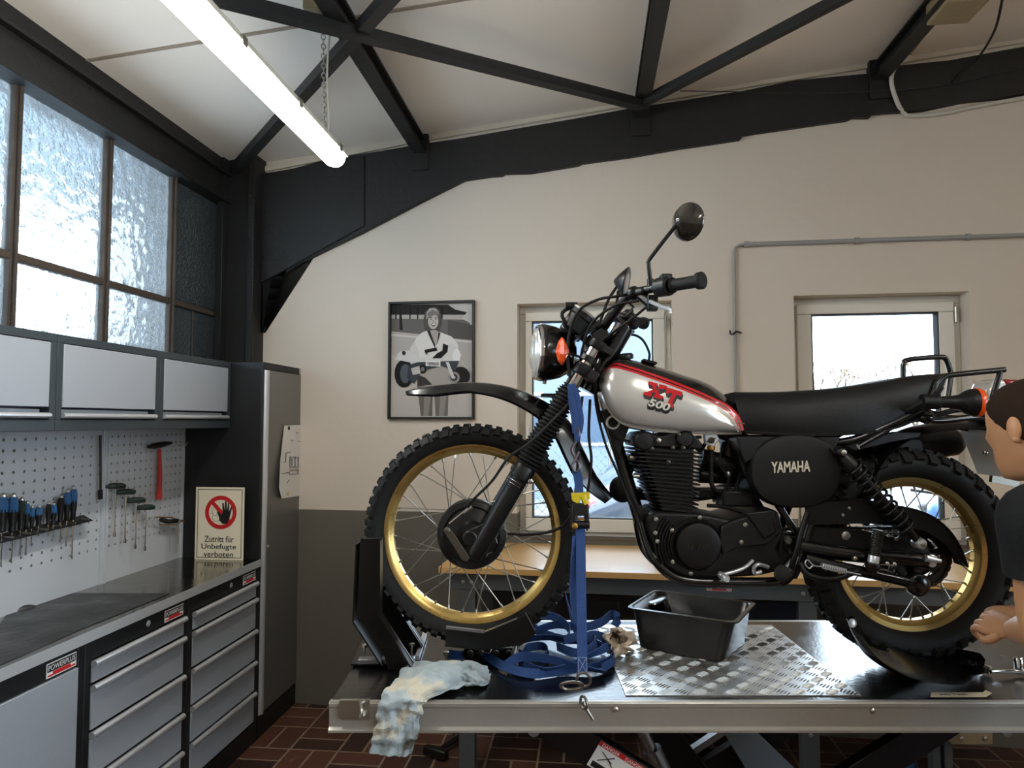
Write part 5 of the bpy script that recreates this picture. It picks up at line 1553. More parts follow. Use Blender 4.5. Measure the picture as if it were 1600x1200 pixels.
# ---- frame
FR = []
m = MB()
m.cyl(sh0 - fdir * .0, sh1, .032, n=20)
m.tube(spl([(944, 640, 0), (962, 690, 0), (985, 765, -.01), (1001, 815, -.03)], 5), .020, 12)
for s in (1, -1):
    pts = spl([(1001, 812, -.03), (1012, 850, -.06), (1024, 874, -.08), (1045, 896, -.09), (1075, 907, -.095), (1140, 910, -.1), (1215, 909, -.1), (1236, 897, -.1)], 6)
    m.tube(pts if s == 1 else [far(p) for p in pts], .0155, 12)
    pts = spl([(1234, 900, -.1), (1250, 868, -.1), (1262, 830, -.1), (1280, 780, -.1), (1300, 715, -.1), (1310, 690, -.1)], 5)
    m.tube(pts if s == 1 else [far(p) for p in pts], .0145, 12)
    pts = spl([(1160, 690, -.08), (1240, 690, -.1), (1320, 690, -.11), (1380, 668, -.12), (1440, 640, -.125)], 5)
    m.tube(pts if s == 1 else [far(p) for p in pts], .0125, 10)
    pts = spl([(1210, 780, -.1), (1232, 815, -.1), (1258, 850, -.1)], 5)
    m.tube(pts if s == 1 else [far(p) for p in pts], .011, 10)
m.tube(spl([(948, 600, 0), (1000, 625, 0), (1080, 655, 0), (1165, 690, 0)], 5), .024, 12)
m.tube(spl([(952, 640, 0), (975, 655, 0), (1010, 668, 0)], 5), .016, 10)
m.build('frame', M['bikeblack'], bike, angle=50)
m = MB(); S_(m, [(940, 640), (975, 655), (985, 664), (975, 690), (968, 720), (955, 690)], -.03, .03); m.build('frame_gusset', M['bikesatin'], bike, bevel=.004)
m = MB(); S_(m, [(985, 770), (1000, 790), (1030, 806), (1060, 812), (1050, 822), (1016, 816), (1000, 812)], -.05, .05); S_(m, [(1220, 830), (1262, 835), (1268, 860), (1246, 905), (1224, 905), (1216, 870)], -.09, -.075); S_(m, [(1220, 830), (1262, 835), (1268, 860), (1246, 905), (1224, 905), (1216, 870)], .075, .09); m.build('engine_plate', M['bikesatin'], bike, bevel=.003)
m = MB(); c = BK(957, 660, -.05); m.lathe(c, NY, [(.021, 0), (.022, .004), (.022, .012), (.018, .014)], 24); tm = m.build('tank_mount', M['silver'], bike)
m = MB(); m.lathe(c + NY * .013, NY, [(.016, 0), (.015, .004), (.006, .006)], 20); m.build('mount_rubber', M['rubber'], tm)
m = MB(); m.lathe(BK(973, 764, .03), V((-.5, -1, 0)), [(.012, -.03), (.036, -.02), (.043, 0), (.043, .008), (.036, .014), (.01, .018)], 28); m.build('horn', M['bikesatin'], bike, angle=40)

# ---- tank
def rows_to_surface(rows, n):
    out = []
    for pts in rows: out.append(resample(catmull([BK(*p) for p in pts], 10), n))
    return out
os_ = [.40, .80, .97, 1, 1, .92, .8]
def row(px, off): 
    return [(x, y, off * os_[min(i, len(os_) - 1)] if off else 0.0) for i, (x, y) in enumerate(px)]
trow = [row([(943, 622), (956, 642), (975, 656), (1005, 664), (1055, 669), (1105, 671), (1157, 673)], 0),
        row([(941, 618), (953, 643), (972, 661), (1005, 670), (1055, 675), (1105, 677), (1158, 677)], -.085),
        row([(938, 612), (950, 636), (970, 652), (1005, 662), (1055, 668), (1105, 671), (1157, 675)], -.122),
        row([(936, 605), (946, 620), (970, 633), (1007, 645), (1055, 653), (1105, 660), (1156, 672)], -.140),
        row([(936, 598), (947, 602), (973, 610), (1008, 620), (1055, 633), (1105, 645), (1155, 668)], -.145),
        row([(938, 590), (950, 588), (978, 592), (1012, 603), (1057, 617), (1107, 634), (1133, 648), (1145, 659), (1152, 675)], -.141),
        row([(942, 584), (957, 575), (982, 580), (1012, 590), (1057, 606), (1108, 627), (1134, 642), (1148, 657), (1154.5, 674)], -.132),
        row([(943, 581.5), (958, 571.5), (983, 577), (1013, 586.8), (1058, 603), (1109, 624.5), (1137, 639.5), (1151, 655), (1157.5, 673)], -.128),
        row([(943.4, 580.5), (959, 570), (984, 575.5), (1014, 585.3), (1059, 601.4), (1110, 622.8), (1138.5, 638), (1152.5, 654), (1159, 672.5)], -.126),
        row([(944.5, 578), (960.5, 567), (985, 572.5), (1015, 582), (1060, 598), (1111, 619.5), (1142, 635.5), (1156, 652), (1162.5, 672)], -.121),
        row([(947, 575), (963, 563), (986, 567.5), (1016, 576), (1061, 592), (1112, 612), (1166, 656)], -.102),
        row([(949, 573), (964, 561), (987, 563.5), (1017, 571), (1062, 586), (1113, 606), (1168, 652)], -.065),
        row([(950, 572), (966, 560), (988, 562), (1018, 570), (1063, 584.5), (1114, 604), (1169, 650)], 0)]
tn = 44
surf = rows_to_surface(trow, tn)
rings = []
for i in range(tn):
    near = [r[i] for r in surf]
    rings.append(near + [far(p) for p in near[1:-1]][::-1])
nr = len(surf)
seg = []
def tcol(k):       # band k between row k and k+1: silver, red, silver line, red, black
    if k <= 5: return 0
    if k == 6: return 1
    if k == 7: return 2
    if k == 8: return 1
    return 2
K = len(rings[0])
for k in range(K):
    if k < nr - 1: seg.append(tcol(k))
    else: seg.append(tcol(K - 1 - k if False else (2 * (nr - 1) - 1 - k)))
m = MB(); m.loft(rings, cap=True, mats=seg)
tank = m.build('fuel_tank', [M['silver'], M['tankred'], M['tankblack']], bike, angle=60)
tb = BVHTree.FromPolygons([tuple(v) for v in m.v], m.f)
# seam lip along the lower edge
m = MB(); m.tube([p + NY * .003 for p in surf[1]], .004, 6); m.tube([far(p + NY * .003) for p in surf[1]], .004, 6); m.build('tank_seam', M['silver'], tank)
# cap
fc = BK(972, 556, -.0)
m = MB(); m.lathe(BK(975, 562, -.02), V((-.12, 0, 1)), [(.030, 0), (.032, .006), (.032, .012), (.026, .018), (.006, .02)], 24); m.build('filler_cap', M['bikesatin'], tank)
m = MB(); m.box(BK(1014, 566, -.03), (.045, .04, .01), Matrix.Rotation(R(14), 3, 'Y')); m.build('tank_pad', M['rubber'], tank, bevel=.003)
# lettering
def T2(px, py): return BK(px, py, -.142)
m = MB(); 
def decal(st_, x0, y0, x1, y1, dx, dy, w, h, mi, lift, shear=.25, off=.03, th=.0004, sp=1.0):
    o = T2(x0, y0); ux = (T2(x1, y1) - o).normalized(); uy = (T2(x0 + dx, y0 - dy) - o).normalized()
    s = D / F
    put_text(m, st_, o, ux, uy, NY, w * s, h * s, th, off, shear, mi, tb, lift, sp)
s_ = .945
# XT: hand-drawn slab letters, drop block below
def shape(pts, mi, lift, dx=0, dy=0):
    # subdivided outline projected to the tank
    P3 = []
    for (x, y) in pts:
        p = T2(x + dx, y + dy); h = tb.ray_cast(p + NY * .3, -NY)
        q = h[0] if h[0] is not None else p
        P3.append(q + NY * lift)
    m.prism(P3, NY * .0003, mi)
Xp1 = [(1014.5, 596), (1028, 598), (1032, 613), (1044, 625), (1029.5, 624), (1022, 611)]
Xdown = [(1015, 597), (1024, 600), (1027, 611), (1036, 618.5), (1034, 625), (1026, 622), (1019, 609)]
XL = [(1015, 596), (1026, 599), (1028, 603), (1024, 604), (1031, 620), (1036, 622), (1033.5, 626.5), (1022, 624), (1023, 620), (1026, 620), (1018.5, 602), (1014, 600)]
XR = [(1033, 602), (1042, 605), (1040, 609), (1037, 608.5), (1018, 618.5), (1020, 620), (1018, 623), (1005, 618.5), (1007, 614), (1011, 615), (1030, 607), (1031, 605)]
TT = [(1042, 605), (1067, 612), (1064, 619.5), (1058.5, 617.5), (1057, 616), (1049, 631.5), (1052.5, 633), (1050, 637), (1038.5, 633), (1040.5, 629), (1043, 629.5), (1050, 614), (1046, 613.5), (1044, 616), (1039.5, 614)]
XL = [(1014, 595.5), (1028, 599), (1027, 603.5), (1024.5, 603.5), (1031, 617.5), (1036, 619), (1033.5, 624.5), (1020, 620.5), (1021.5, 616.5), (1024, 616.5), (1018, 602), (1012.5, 600.5)]
XR = [(1031, 600), (1043, 603), (1041, 607.5), (1037.5, 607.5), (1016, 614.5), (1018, 616), (1016.5, 620), (1004.5, 616.5), (1006, 612.5), (1010, 612.5), (1029.5, 605), (1029.5, 604)]
def block_shadow(shapes):
    for k in range(5):
        for q in shapes: shape(q, 0, .0012 + k * .00002, 0.3 * k, 1.5 * k)
block_shadow([XL, XR, TT])
for q in (XL, XR, TT): shape(q, 1, .0022)
decal('500', 1010.5, 635, 1043, 644, 1.5, 10, 34, 12.5, 0, .0016, .2, .05); decal('500', 1011, 639, 1043.5, 648, 1.5, 10, 34, 12.5, 0, .0017, .2, .06)
decal('500', 1011.5, 634, 1043, 642.5, 1.5, 10, 33, 11.5, 2, .0026, .2, .028)
m.build('tank_badge', [M['black'], mat('decal_red', (200, 26, 34), .55, spec=.2), mat('cream_decal', (226, 222, 208), .4)], tank, angle=15)
m = MB(); q = BK(1160, 662, -.12); m.tube([BK(1150, 661, -.13), BK(1163, 662, -.12)], .002, 6); m.build('tank_clip', M['chrome'], tank)

# ---- seat
srow = [[(1166, 676, 0), (1230, 679, 0), (1300, 679, 0), (1370, 673, 0), (1420, 662, 0), (1455, 640, 0), (1474, 606, 0)],
        [(1164, 675, -.09), (1230, 679, -.12), (1300, 679, -.125), (1365, 674, -.125), (1412, 664, -.12), (1447, 642, -.115), (1472, 606, -.09)],
        [(1158, 662, -.095), (1228, 664, -.128), (1300, 663, -.132), (1368, 655, -.132), (1416, 642, -.128), (1450, 620, -.12), (1476, 598, -.10)],
        [(1152, 640, -.09), (1225, 640, -.122), (1300, 636, -.130), (1370, 628, -.130), (1418, 615, -.126), (1453, 602, -.118), (1479, 592, -.10)],
        [(1148, 622, -.075), (1222, 622, -.108), (1298, 617, -.118), (1368, 608, -.118), (1418, 598, -.115), (1456, 590, -.108), (1480, 587, -.095)],
        [(1147, 614, -.05), (1220, 613.5, -.08), (1296, 608, -.09), (1366, 598.5, -.09), (1418, 589, -.09), (1458, 585, -.085), (1479, 585, -.07)],
        [(1148, 612.5, 0), (1220, 612, 0), (1296, 606.5, 0), (1366, 597, 0), (1418, 587.5, 0), (1458, 584, 0), (1478, 584.5, 0)]]
ss = [resample(catmull([BK(*p) for p in r], 8), 36) for r in srow]
rings = [[r[i] for r in ss] + [far(p) for p in [r[i] for r in ss][1:-1]][::-1] for i in range(36)]
m = MB(); m.loft(rings); m.build('seat', M['vinyl'], bike, angle=60)
m = MB(); m.tube([p + NY * .002 for p in ss[1]], .005, 6); m.tube([far(p + NY * .002) for p in ss[1]], .005, 6); m.build('seat_trim', M['rubber'], bike)

# ---- side cover with lettering
def blob(cx, cy, rx, ry, n=40, p=2.6):
    return [(cx + rx * math.copysign(abs(math.cos(2 * math.pi * k / n)) ** (2 / p), math.cos(2 * math.pi * k / n)), cy + ry * math.copysign(abs(math.sin(2 * math.pi * k / n)) ** (2 / p), math.sin(2 * math.pi * k / n))) for k in range(n)]
def domed(cx, cy, rx, ry, off, dep, name, mt_, parent=bike, p=2.6, n=48):
    rings = []
    for s, d in ((1, 0), (.985, -dep * .6), (.94, -dep * .92), (.80, -dep), (.4, -dep * 1.02)):
        rings.append([V((q.x, BY + off + d, q.z)) for q in [BK(x, y, off) for x, y in blob(cx, cy, rx * s, ry * s, n, p)]])
    m = MB(); m.loft(rings); return m.build(name, mt_, parent, angle=45)
m = MB(); S_(m, [(1148, 681), (1312, 681), (1300, 720), (1296, 760), (1270, 790), (1215, 788), (1180, 772), (1160, 735)], -.095, .095); m.build('air_box', M['bikesatin'], bike, bevel=.008)
sc = domed(1238, 735, 72, 58, -.10, .035, 'side_cover', M['plastic'], p=2.35)
m = MB(); S_(m, [(1150, 682), (1314, 682), (1303, 706), (1298, 735), (1250, 720), (1180, 715), (1164, 726)], -.125, -.095); m.build('side_panel', M['plastic'], sc, bevel=.005)
m = MB(); o = BK(1205.5, 739, -.137); e1 = (BK(1266, 737, -.137) - o); put_text(m, 'YAMAHA', o, e1.normalized(), ZU, NY, e1.length, 17.2 / F * (D - .137), .0012, .018, .0, 0)
m.build('cover_lettering', mat('cream_letters', (226, 218, 200), .45), sc, angle=15)
m = MB(); q = BK(1268, 772, -.118); m.lathe(q, NY, [(.017, 0), (.017, .01), (.013, .014), (.004, .014)], 20); m.bar(q + NY * .014 + V((-.012, 0, -.004)), q + NY * .014 + V((.012, 0, .004)), .004, .004, V((0, 1, 0))); m.build('cover_screw', M['plastic'], sc)

# ---- engine
def tiltq(px, py, off): return BK(px, py, off)
m = MB(); n = 16
for i in range(n):
    t = i / (n - 1)
    y = 700 + (793 - 700) * t
    xl = 984 + (1024 - 984) * t ** 1.15; xr = 1098 - (1098 - 1091) * t
    if i == 4: xl -= 4
    if i < 4: xr -= 0
    dy = 7
    w = .088 - .012 * t
    pl = [(xl, -w), (xl + 12, -w - .012), (xr - 12, -w - .012), (xr, -w)]
    lo, hi = [], []
    pts = [(xl, y, -w * .75), (xl + 10, y + .6, -w - .014), (xr - 10, y + dy * .9, -w - .014), (xr, y + dy, -w * .75)]
    pb = [BK(*p) for p in pts]
    ring = pb + [far(p) for p in pb][::-1]
    m.prism(ring, (0, 0, -.0052))
m.build('cylinder_fins', M['fin'], bike, bevel=.0012, seg=1)
m = MB(); S_(m, [(1000, 690), (1085, 696), (1082, 805), (1035, 803)], -.075, .075); m.build('cylinder', M['engine'], bike, bevel=.006)
m = MB(); S_(m, [(990, 698), (990, 684), (998, 676), (1012, 674), (1030, 680), (1050, 676), (1075, 676), (1090, 683), (1098, 694), (1098, 703)], -.088, .088)
hdm = m.build('cylinder_head', M['engine'], bike, bevel=.007)
m = MB(); m.lathe(BK(1006, 689, -.088), NY, [(.030, 0), (.030, .012), (.024, .018), (.006, .02)], 24); m.build('rocker_cover', M['engine'], hdm)
m = MB(); m.lathe(BK(1070, 686, -.088), NY, [(.026, 0), (.026, .010), (.020, .016), (.006, .017)], 24); m.build('rocker_cover', M['engine'], hdm)
for (x, y, o) in ((1028, 688, -.10), (1060, 680, -.10), (1017, 701, -.10), (1043, 722, -.105), (1050, 700, -.1), (1066, 700, -.1), (1078, 678, -.095)):
    m = MB(); m.lathe(BK(x, y, o + .01), NY, [(.0075, 0), (.0075, .012), (.004, .014)], 10); m.build('head_bolt', M['hinge'] if x in (1028,) else M['darkmetal'], hdm)
for (x, y) in ((988, 715), (993, 744)):
    m = MB(); m.cyl(BK(x + 6, y, -.07), BK(x - 4, y, -.07), .006, n=8); m.build('stud', M['hinge'], hdm)
m = MB(); S_(m, [(1012, 806), (1030, 800), (1095, 803), (1140, 812), (1205, 795), (1217, 800), (1226, 836), (1214, 856), (1226, 880), (1218, 893), (1185, 900), (1120, 904), (1070, 902), (1040, 885), (1022, 856), (1014, 830)], -.105, .115)
cc = m.build('crankcase', M['engine'], bike, bevel=.008)
domed(1088, 851, 36, 37, -.105, .03, 'generator_cover', M['bikesatin'], cc, p=2.0)
m = MB(); o = BK(1074, 858, -.137); e1 = BK(1108, 857, -.137) - o; put_text(m, 'YAMAHA', o, e1.normalized(), ZU, NY, e1.length, 9 / F * (D - .137), .0012, .02, 0, 0); m.build('cover_lettering', M['darkmetal'], cc)
m = MB()
for k in range(5):
    rings = []
    c = BK(1088, 851, -.105)
    m.tube([V((c.x + (.086 + k * .0095) * math.cos(a), BY - .108, c.z + (.086 + k * .0095) * math.sin(a))) for a in [R(138 + 7 * j) for j in range(11)]], .0036, 6)
m.torus(BK(1088, 851, -.112), V((0, 1, 0)), .0765, .0028, 48, 6)
m.build('case_ribs', M['bikesatin'], cc, angle=60)
m = MB(); S_(m, [(1128, 822), (1150, 812), (1204, 796), (1212, 800), (1220, 834), (1206, 846), (1196, 852), (1150, 857), (1130, 868), (1124, 848)], -.128, -.104); m.build('sprocket_cover', M['bikesatin'], cc, bevel=.005)
m = MB(); S_(m, [(1165, 802), (1205, 797), (1214, 832), (1195, 842)], -.136, -.126); m.build('cover_pad', M['bikesatin'], cc, bevel=.004)
for (x, y) in ((1092, 808), (1049, 828), (1026, 845), (1050, 877), (1078, 895), (1120, 860), (1191, 835), (1180, 812), (1160, 818), (1024, 811), (1127, 899), (1023, 832), (1154, 845)):
    m = MB(); m.lathe(BK(x, y, -.105), NY, [(.0065, 0), (.0065, .028 if x > 1150 else .012), (.0035, .03 if x > 1150 else .014)], 10); m.build('case_bolt', M['hinge'], cc)
m = MB(); c = BK(1231, 844, -.092); m.lathe(c, NY, [(.013, 0), (.013, .006), (.008, .012), (.003, .012)], 8); m.build('pivot_bolt', M['hinge'], bike)
m = MB()
for k in range(4): m.lathe(BK(1020 + k * .6, 822 + k * 5, -.09), NY, [(.009, 0), (.011, .004), (.011, .012), (.006, .014)], 12)
m.build('oil_union', M['alu'], cc)
# intake, carburettor, fuel tap, hoses
m = MB(); m.cyl(BK(1095, 715, 0), BK(1122, 722, 0), .030); m.cyl(BK(1122, 722, 0), BK(1160, 730, 0), .034); m.lathe(BK(1138, 700, -.0), V((0, 0, -1)), [(.02, -.02), (.026, 0), (.026, .05), (.030, .055), (.030, .09), (.018, .10)], 20); m.build('carburettor', M['engine'], bike, angle=40)
m = MB(); S_(m, [(1101, 678), (1120, 678), (1125, 687), (1115, 698), (1103, 695)], -.075, -.05); tp = m.build('fuel_tap', M['alu'], bike, bevel=.003)
m = MB(); m.lathe(BK(1111, 688, -.075), NY, [(.010, 0), (.010, .006), (.004, .007)], 14); m.bar(BK(1104, 690, -.083), BK(1118, 685, -.083), .004, .005, V((0, 1, 0))); m.build('tap_lever', M['darkmetal'], tp)
m = MB(); m.lathe(BK(1111, 697, -.062), V((0, 0, -1)), [(.011, 0), (.012, .004), (.012, .010), (.009, .014)], 12); m.build('tap_nut', M['brass'], tp)
for pts, r in (([(1111, 700, -.06), (1111, 730, -.06), (1112, 757, -.06), (1122, 768, -.05), (1134, 765, -.04), (1140, 745, -.03)], .007), ([(1101, 694, -.06), (1096, 703, -.05), (1090, 702, -.04), (1084, 694, -.03)], .006), ([(1095, 683, -.06), (1085, 684, -.07), (1080, 690, -.07)], .005), ([(1128, 700, -.06), (1124, 725, -.07), (1137, 745, -.07), (1133, 765, -.06), (1118, 790, -.05)], .003), ([(1130, 760, -.05), (1150, 766, -.05), (1165, 775, -.05)], .003), ([(1105, 790, -.06), (1130, 792, -.06), (1160, 800, -.06)], .006), ([(1150, 690, -.06), (1158, 730, -.05), (1150, 770, -.05), (1165, 790, -.06)], .005)):
    m = MB(); m.tube(spl(pts, 6), r, 8); m.build('hose', M['rubber'], bike, angle=60)
m = MB(); m.ell(BK(1138, 740, -.06), .006, .006, .008); m.build('cable_joint', M['alu'], bike)
m = MB(); m.cyl(BK(1090, 742, .03), BK(1180, 745, .03), .026); m.box(BK(1110, 770, .05), (.12, .05, .035)); m.box(BK(1145, 776, .0), (.1, .12, .05)); m.build('starter_housing', M['engine'], bike, bevel=.006)

# ---- exhaust on the far side
m = MB(); m.tube(spl([(1000, 716, .02), (985, 722, .05), (978, 745, .09), (985, 765, .12), (1010, 772, .14), (1100, 772, .15), (1200, 745, .15), (1280, 715, .15)], 6), .0215, 12); m.build('exhaust_pipe', M['engine'], bike, angle=60)
a, b = BK(1250, 725, .15), BK(1452, 696, .15)
m = MB(); L = (b - a).length; m.lathe(a, b - a, [(.022, 0), (.045, .05), (.048, .08), (.048, L - .08), (.046, L)], 24); m.lathe(b, b - a, [(.045, 0), (.046, .03), (.046, .085), (.036, .102), (.03, .105), (.028, .09)], 24, cap=False)
mu = m.build('muffler', M['bikesatin'], bike, angle=40)
m = MB(); S_(m, [(1300, 702), (1352, 686), (1440, 682), (1446, 692), (1450, 728), (1400, 730), (1330, 732), (1305, 725)], .055, .10); m.build('heat_shield', M['bikesatin'], mu, bevel=.01)
for x, y in ((1406, 680), (1396, 685), (1429, 679)):
    m = MB(); m.lathe(BK(x, y, .03), NY, [(.009, 0), (.009, .006), (.004, .008)], 12); m.build('shield_bolt', M['hinge'], mu)
m = MB(); S_(m, [(1315, 695), (1400, 674), (1440, 676), (1436, 684), (1400, 690), (1335, 705)], -.08, -.06); m.build('subframe_bracket', M['bikesatin'], bike, bevel=.003)

# ---- swinging arm
m = MB()
for s in (1, -1):
    pts = spl([(1240, 852, -.10), (1300, 862, -.105), (1370, 870, -.115), (1420, 874, -.12), (1462, 877, -.12)], 5); m.tube(pts if s == 1 else [far(p) for p in pts], .023, 12)
m.cyl(BK(1240, 852, -.1), far(BK(1240, 852, -.1)), .028)
m.build('swinging_arm', M['bikeblack'], bike, angle=50)
m = MB(); m.tube(spl([(1258, 872, -.12), (1300, 883, -.13), (1360, 896, -.135), (1428, 912, -.135)], 5), [.016] * 15 + [.019], 12)
a = BK(1433, 913, -.135); m.lathe(a + V((0, .02, 0)), NY, [(.030, 0), (.034, .006), (.034, .03), (.028, .036), (.010, .038)], 24); m.build('passenger_peg_arm', M['bikeblack'], bike, angle=50)
m = MB(); m.cyl(RWc + V((0, .13, 0)), RWc + V((0, -.14, 0)), .010); S2 = BK(1447, 872, -.145); m.tube([S2, BK(1470, 877, -.15)], [.011, .006], 10); m.lathe(RWc + V((0, -.125, 0)), NY, [(.019, 0), (.019, .014), (.012, .018)], 8); m.build('axle', M['alu'], bike)
m = MB(); m.torus(RWc + V((0, -.10, 0)), V((0, 1, 0)), .105, .007, 40, 6); m.build('chain_tension_ring', M['darkmetal'], bike) if False else None
# chain guard
m = MB(); pts = [(1258, 788), (1350, 783), (1390, 789), (1430, 796), (1462, 810), (1486, 832), (1502, 858), (1512, 886), (1494, 872), (1474, 848), (1448, 830), (1410, 822), (1352, 818), (1262, 820)]
S_(m, pts, -.115, -.108); 
up_ = [BK(x, y, -.115) for x, y in pts[:8]]
m.ribbon([p + V((0, .03, 0)) for p in catmull(up_, 4)], V((0, 1, 0)), .065, .002)
cg = m.build('chain_guard', M['plastic'], bike, angle=30)
for x, y in ((1327, 794), (1317, 805), (1411, 808), (1400, 842), (1388, 837)):
    m = MB(); m.lathe(BK(x, y, -.115), NY, [(.005, 0), (.005, .003), (.002, .004)], 10); m.build('rivet', M['hinge'], cg)
m = MB(); S_(m, [(1262, 822), (1345, 828), (1400, 840), (1440, 850), (1440, 862), (1350, 860), (1258, 846)], -.098, -.09); m.build('arm_plate', M['bikesatin'], bike)
m = MB(); m.lathe(BK(1321, 837, -.098), NY, [(.013, 0), (.013, .004), (.008, .006)], 16); m.build('plate_bolt', M['hinge'], bike)
# shocks
def shock(s):
    f_ = (lambda p: p) if s == 1 else far
    a, b = f_(BK(1313, 707, -.145)), f_(BK(1437, 849, -.145))
    d = (b - a).normalized(); L = (b - a).length
    m = MB(); m.lathe(a - d * .012, d, [(.010, 0), (.014, .01), (.016, .03), (.020, .035), (.020, .10), (.014, .105), (.014, L * .62), (.019, L * .63), (.019, L * .86), (.012, L * .9), (.010, L)], 18); o = m.build('shock_absorber', M['bikesatin'], bike, angle=40)
    e1 = d.cross(V((0, 1, 0))).normalized(); e2 = d.cross(e1)
    m = MB(); t0, t1 = .055, L * .86; turns = 11; N = turns * 14
    m.tube([a + d * (t0 + (t1 - t0) * i / N) + (e1 * math.cos(2 * math.pi * turns * i / N) + e2 * math.sin(2 * math.pi * turns * i / N)) * .0265 for i in range(N + 1)], .0042, 7); m.build('spring', M['bikesatin'], o, angle=60)
    m = MB(); m.cyl(a + d * .40 * L, a + d * .50 * L, .008); m.build('shock_rod', M['chrome'], o)
    for q in (a, b):
        m = MB(); m.lathe(q + V((0, .02 * s, 0)), NY * s, [(.016, 0), (.016, .03), (.012, .036), (.005, .038)], 16); m.build('shock_eye', M['bikesatin'] if q is a else M['alu'], o)
        m = MB(); m.lathe(q + NY * s * .017, NY * s, [(.0085, 0), (.0085, .006), (.004, .008)], 8); m.build('eye_bolt', M['hinge'], o)
shock(1); shock(-1)
m = MB(); a, b = BK(1297, 700, -.135), BK(1326, 728, -.15); m.tube([a, b], .004); m.build('shock_strap', M['bikesatin'], bike)
# folded passenger peg with ribs
a, b = BK(1373, 828, -.16), BK(1366, 868, -.16); d = b - a; L = d.length; prof = []
for k in range(11): prof += [(.0135, L * k / 11), (.0165, L * (k + .25) / 11), (.0165, L * (k + .6) / 11), (.0135, L * (k + .8) / 11)]
m = MB(); m.lathe(a, d, prof, 20); pg_ = m.build('passenger_peg', M['darkmetal'], bike, angle=30)
m = MB(); m.lathe(b, d, [(.014, 0), (.016, .003), (.016, .02), (.012, .024)], 14); m.build('peg_end', M['alu'], pg_)
m = MB(); m.lathe(BK(1362, 884, -.15), NY, [(.02, 0), (.02, .01), (.01, .014)], 16); m.tube([BK(1364, 872, -.15), BK(1362, 892, -.14)], .014); m.build('peg_bracket', M['bikesatin'], pg_)
for x, y in ((1384, 880), (1395, 881), (1334, 872)):
    m = MB(); m.lathe(BK(x, y, -.14), NY, [(.0065, 0), (.0065, .01), (.003, .012)], 10); m.build('arm_bolt', M['hinge'], bike)
# stand spring, gear lever, foot pegs
m = MB(); a, b = BK(1284, 884, -.16), BK(1322, 893, -.16); d = (b - a).normalized(); L = (b - a).length; N = 14 * 10; e1 = V((0, 1, 0)); e2 = d.cross(e1)
m.tube([a + d * (L * i / N) + (e1 * math.cos(2 * math.pi * 14 * i / N) + e2 * math.sin(2 * math.pi * 14 * i / N)) * .0075 for i in range(N + 1)], .0016, 5)
m.tube(spl([(1284, 885), (1272, 884), (1262, 875), (1258, 881), (1264, 888), (1270, 884)], 5, -.16), .0022, 6); m.tube([b, BK(1345, 898, -.16)], .002, 6); m.build('stand_spring', M['alu'], bike, angle=60)
m = MB(); m.tube(spl([(1340, 892, -.15), (1300, 905, -.16), (1262, 898, -.16), (1250, 880, -.15)], 5), .009, 8); m.tube(spl([(1262, 800, -.14), (1252, 832, -.14), (1246, 856, -.14), (1236, 888, -.13)], 5), .009, 8); m.build('side_stand', M['bikesatin'], bike, angle=50)
m = MB(); m.tube(spl([(1176, 876, -.135), (1165, 886, -.15), (1148, 893, -.155), (1124, 899, -.155)], 5), .0055, 8); m.lathe(BK(1126, 898, -.13), NY, [(.010, 0), (.011, .02), (.011, .055), (.007, .06)], 12); m.build('gear_lever', M['alu'], bike, angle=50)
a, b = BK(1222, 894, -.12), BK(1222, 898, -.24); d = b - a; L = d.length; prof = []
for k in range(12): prof += [(.018, L * k / 12), (.022, L * (k + .2) / 12), (.022, L * (k + .6) / 12), (.018, L * (k + .8) / 12)]
m = MB(); m.lathe(a, d, prof + [(.012, L)], 18); fp = m.build('foot_peg', M['rubber'], bike, angle=30)
m = MB(); m.tube(spl([(1200, 886, -.11), (1185, 882, -.13), (1178, 888, -.13), (1180, 896, -.12), (1190, 893, -.12)], 5), .006, 8); m.tube([BK(1225, 895, -.11), BK(1246, 870, -.1)], .012); m.build('peg_bracket', M['alu'], fp)
for k in (1, -1):
    if k == -1:
        m = MB(); m.lathe(far(a), far(b) - far(a), prof + [(.012, L)], 18); m.build('foot_peg', M['rubber'], bike, angle=30)

# ---- tail: guard, rack, lamps, plate
gp = [(1330, 800), (1336, 755), (1355, 712), (1385, 684), (1420, 668), (1460, 660), (1505, 658), (1545, 664)]
m = MB(); m.shell(catmull([BK(x, y, 0) for x, y in gp], 6), V((0, 1, 0)), .135, .022, .004, 9); m.build('rear_mudguard', M['bikesatin'], bike, angle=50)
m = MB()
pts = spl([(1341, 698), (1380, 676), (1420, 650), (1444, 634), (1458, 612), (1464, 598), (1478, 588), (1505, 584), (1570, 577.5)], 6, -.12)
m.tube(pts, .0085, 10); m.tube([far(p) for p in pts], .0085, 10)
pts = spl([(1440, 652), (1456, 651), (1500, 640), (1545, 648)], 5, -.11); m.tube(pts, .0085, 10); m.tube([far(p) for p in pts], .0085, 10)
pts = [BK(1563, 580, -.12), BK(1550, 624, -.11)]; m.tube(pts, .0085, 10); m.tube([far(p) for p in pts], .0085, 10)
pts = spl([(1440, 655, -.12), (1470, 657, -.11), (1520, 652, -.10), (1548, 653, -.08)], 5); m.tube(pts, .010, 10); m.tube([far(p) for p in pts], .010, 10)
e = BK(1563, 578.5, -.12); m.tube([e, far(e)], .008, 10)
pts = spl([(1411, 592, .12), (1412, 570, .12), (1420, 562, .12), (1468, 558, .12), (1478, 562, .12), (1484, 578, .12), (1486, 592, .12)], 5); m.tube(pts, .009, 10)
e = BK(1420, 640, -.12); m.ell(BK(1447, 652, -.12), .025, .02, .02)
m.build('luggage_rack', M['bikeblack'], bike, angle=60)
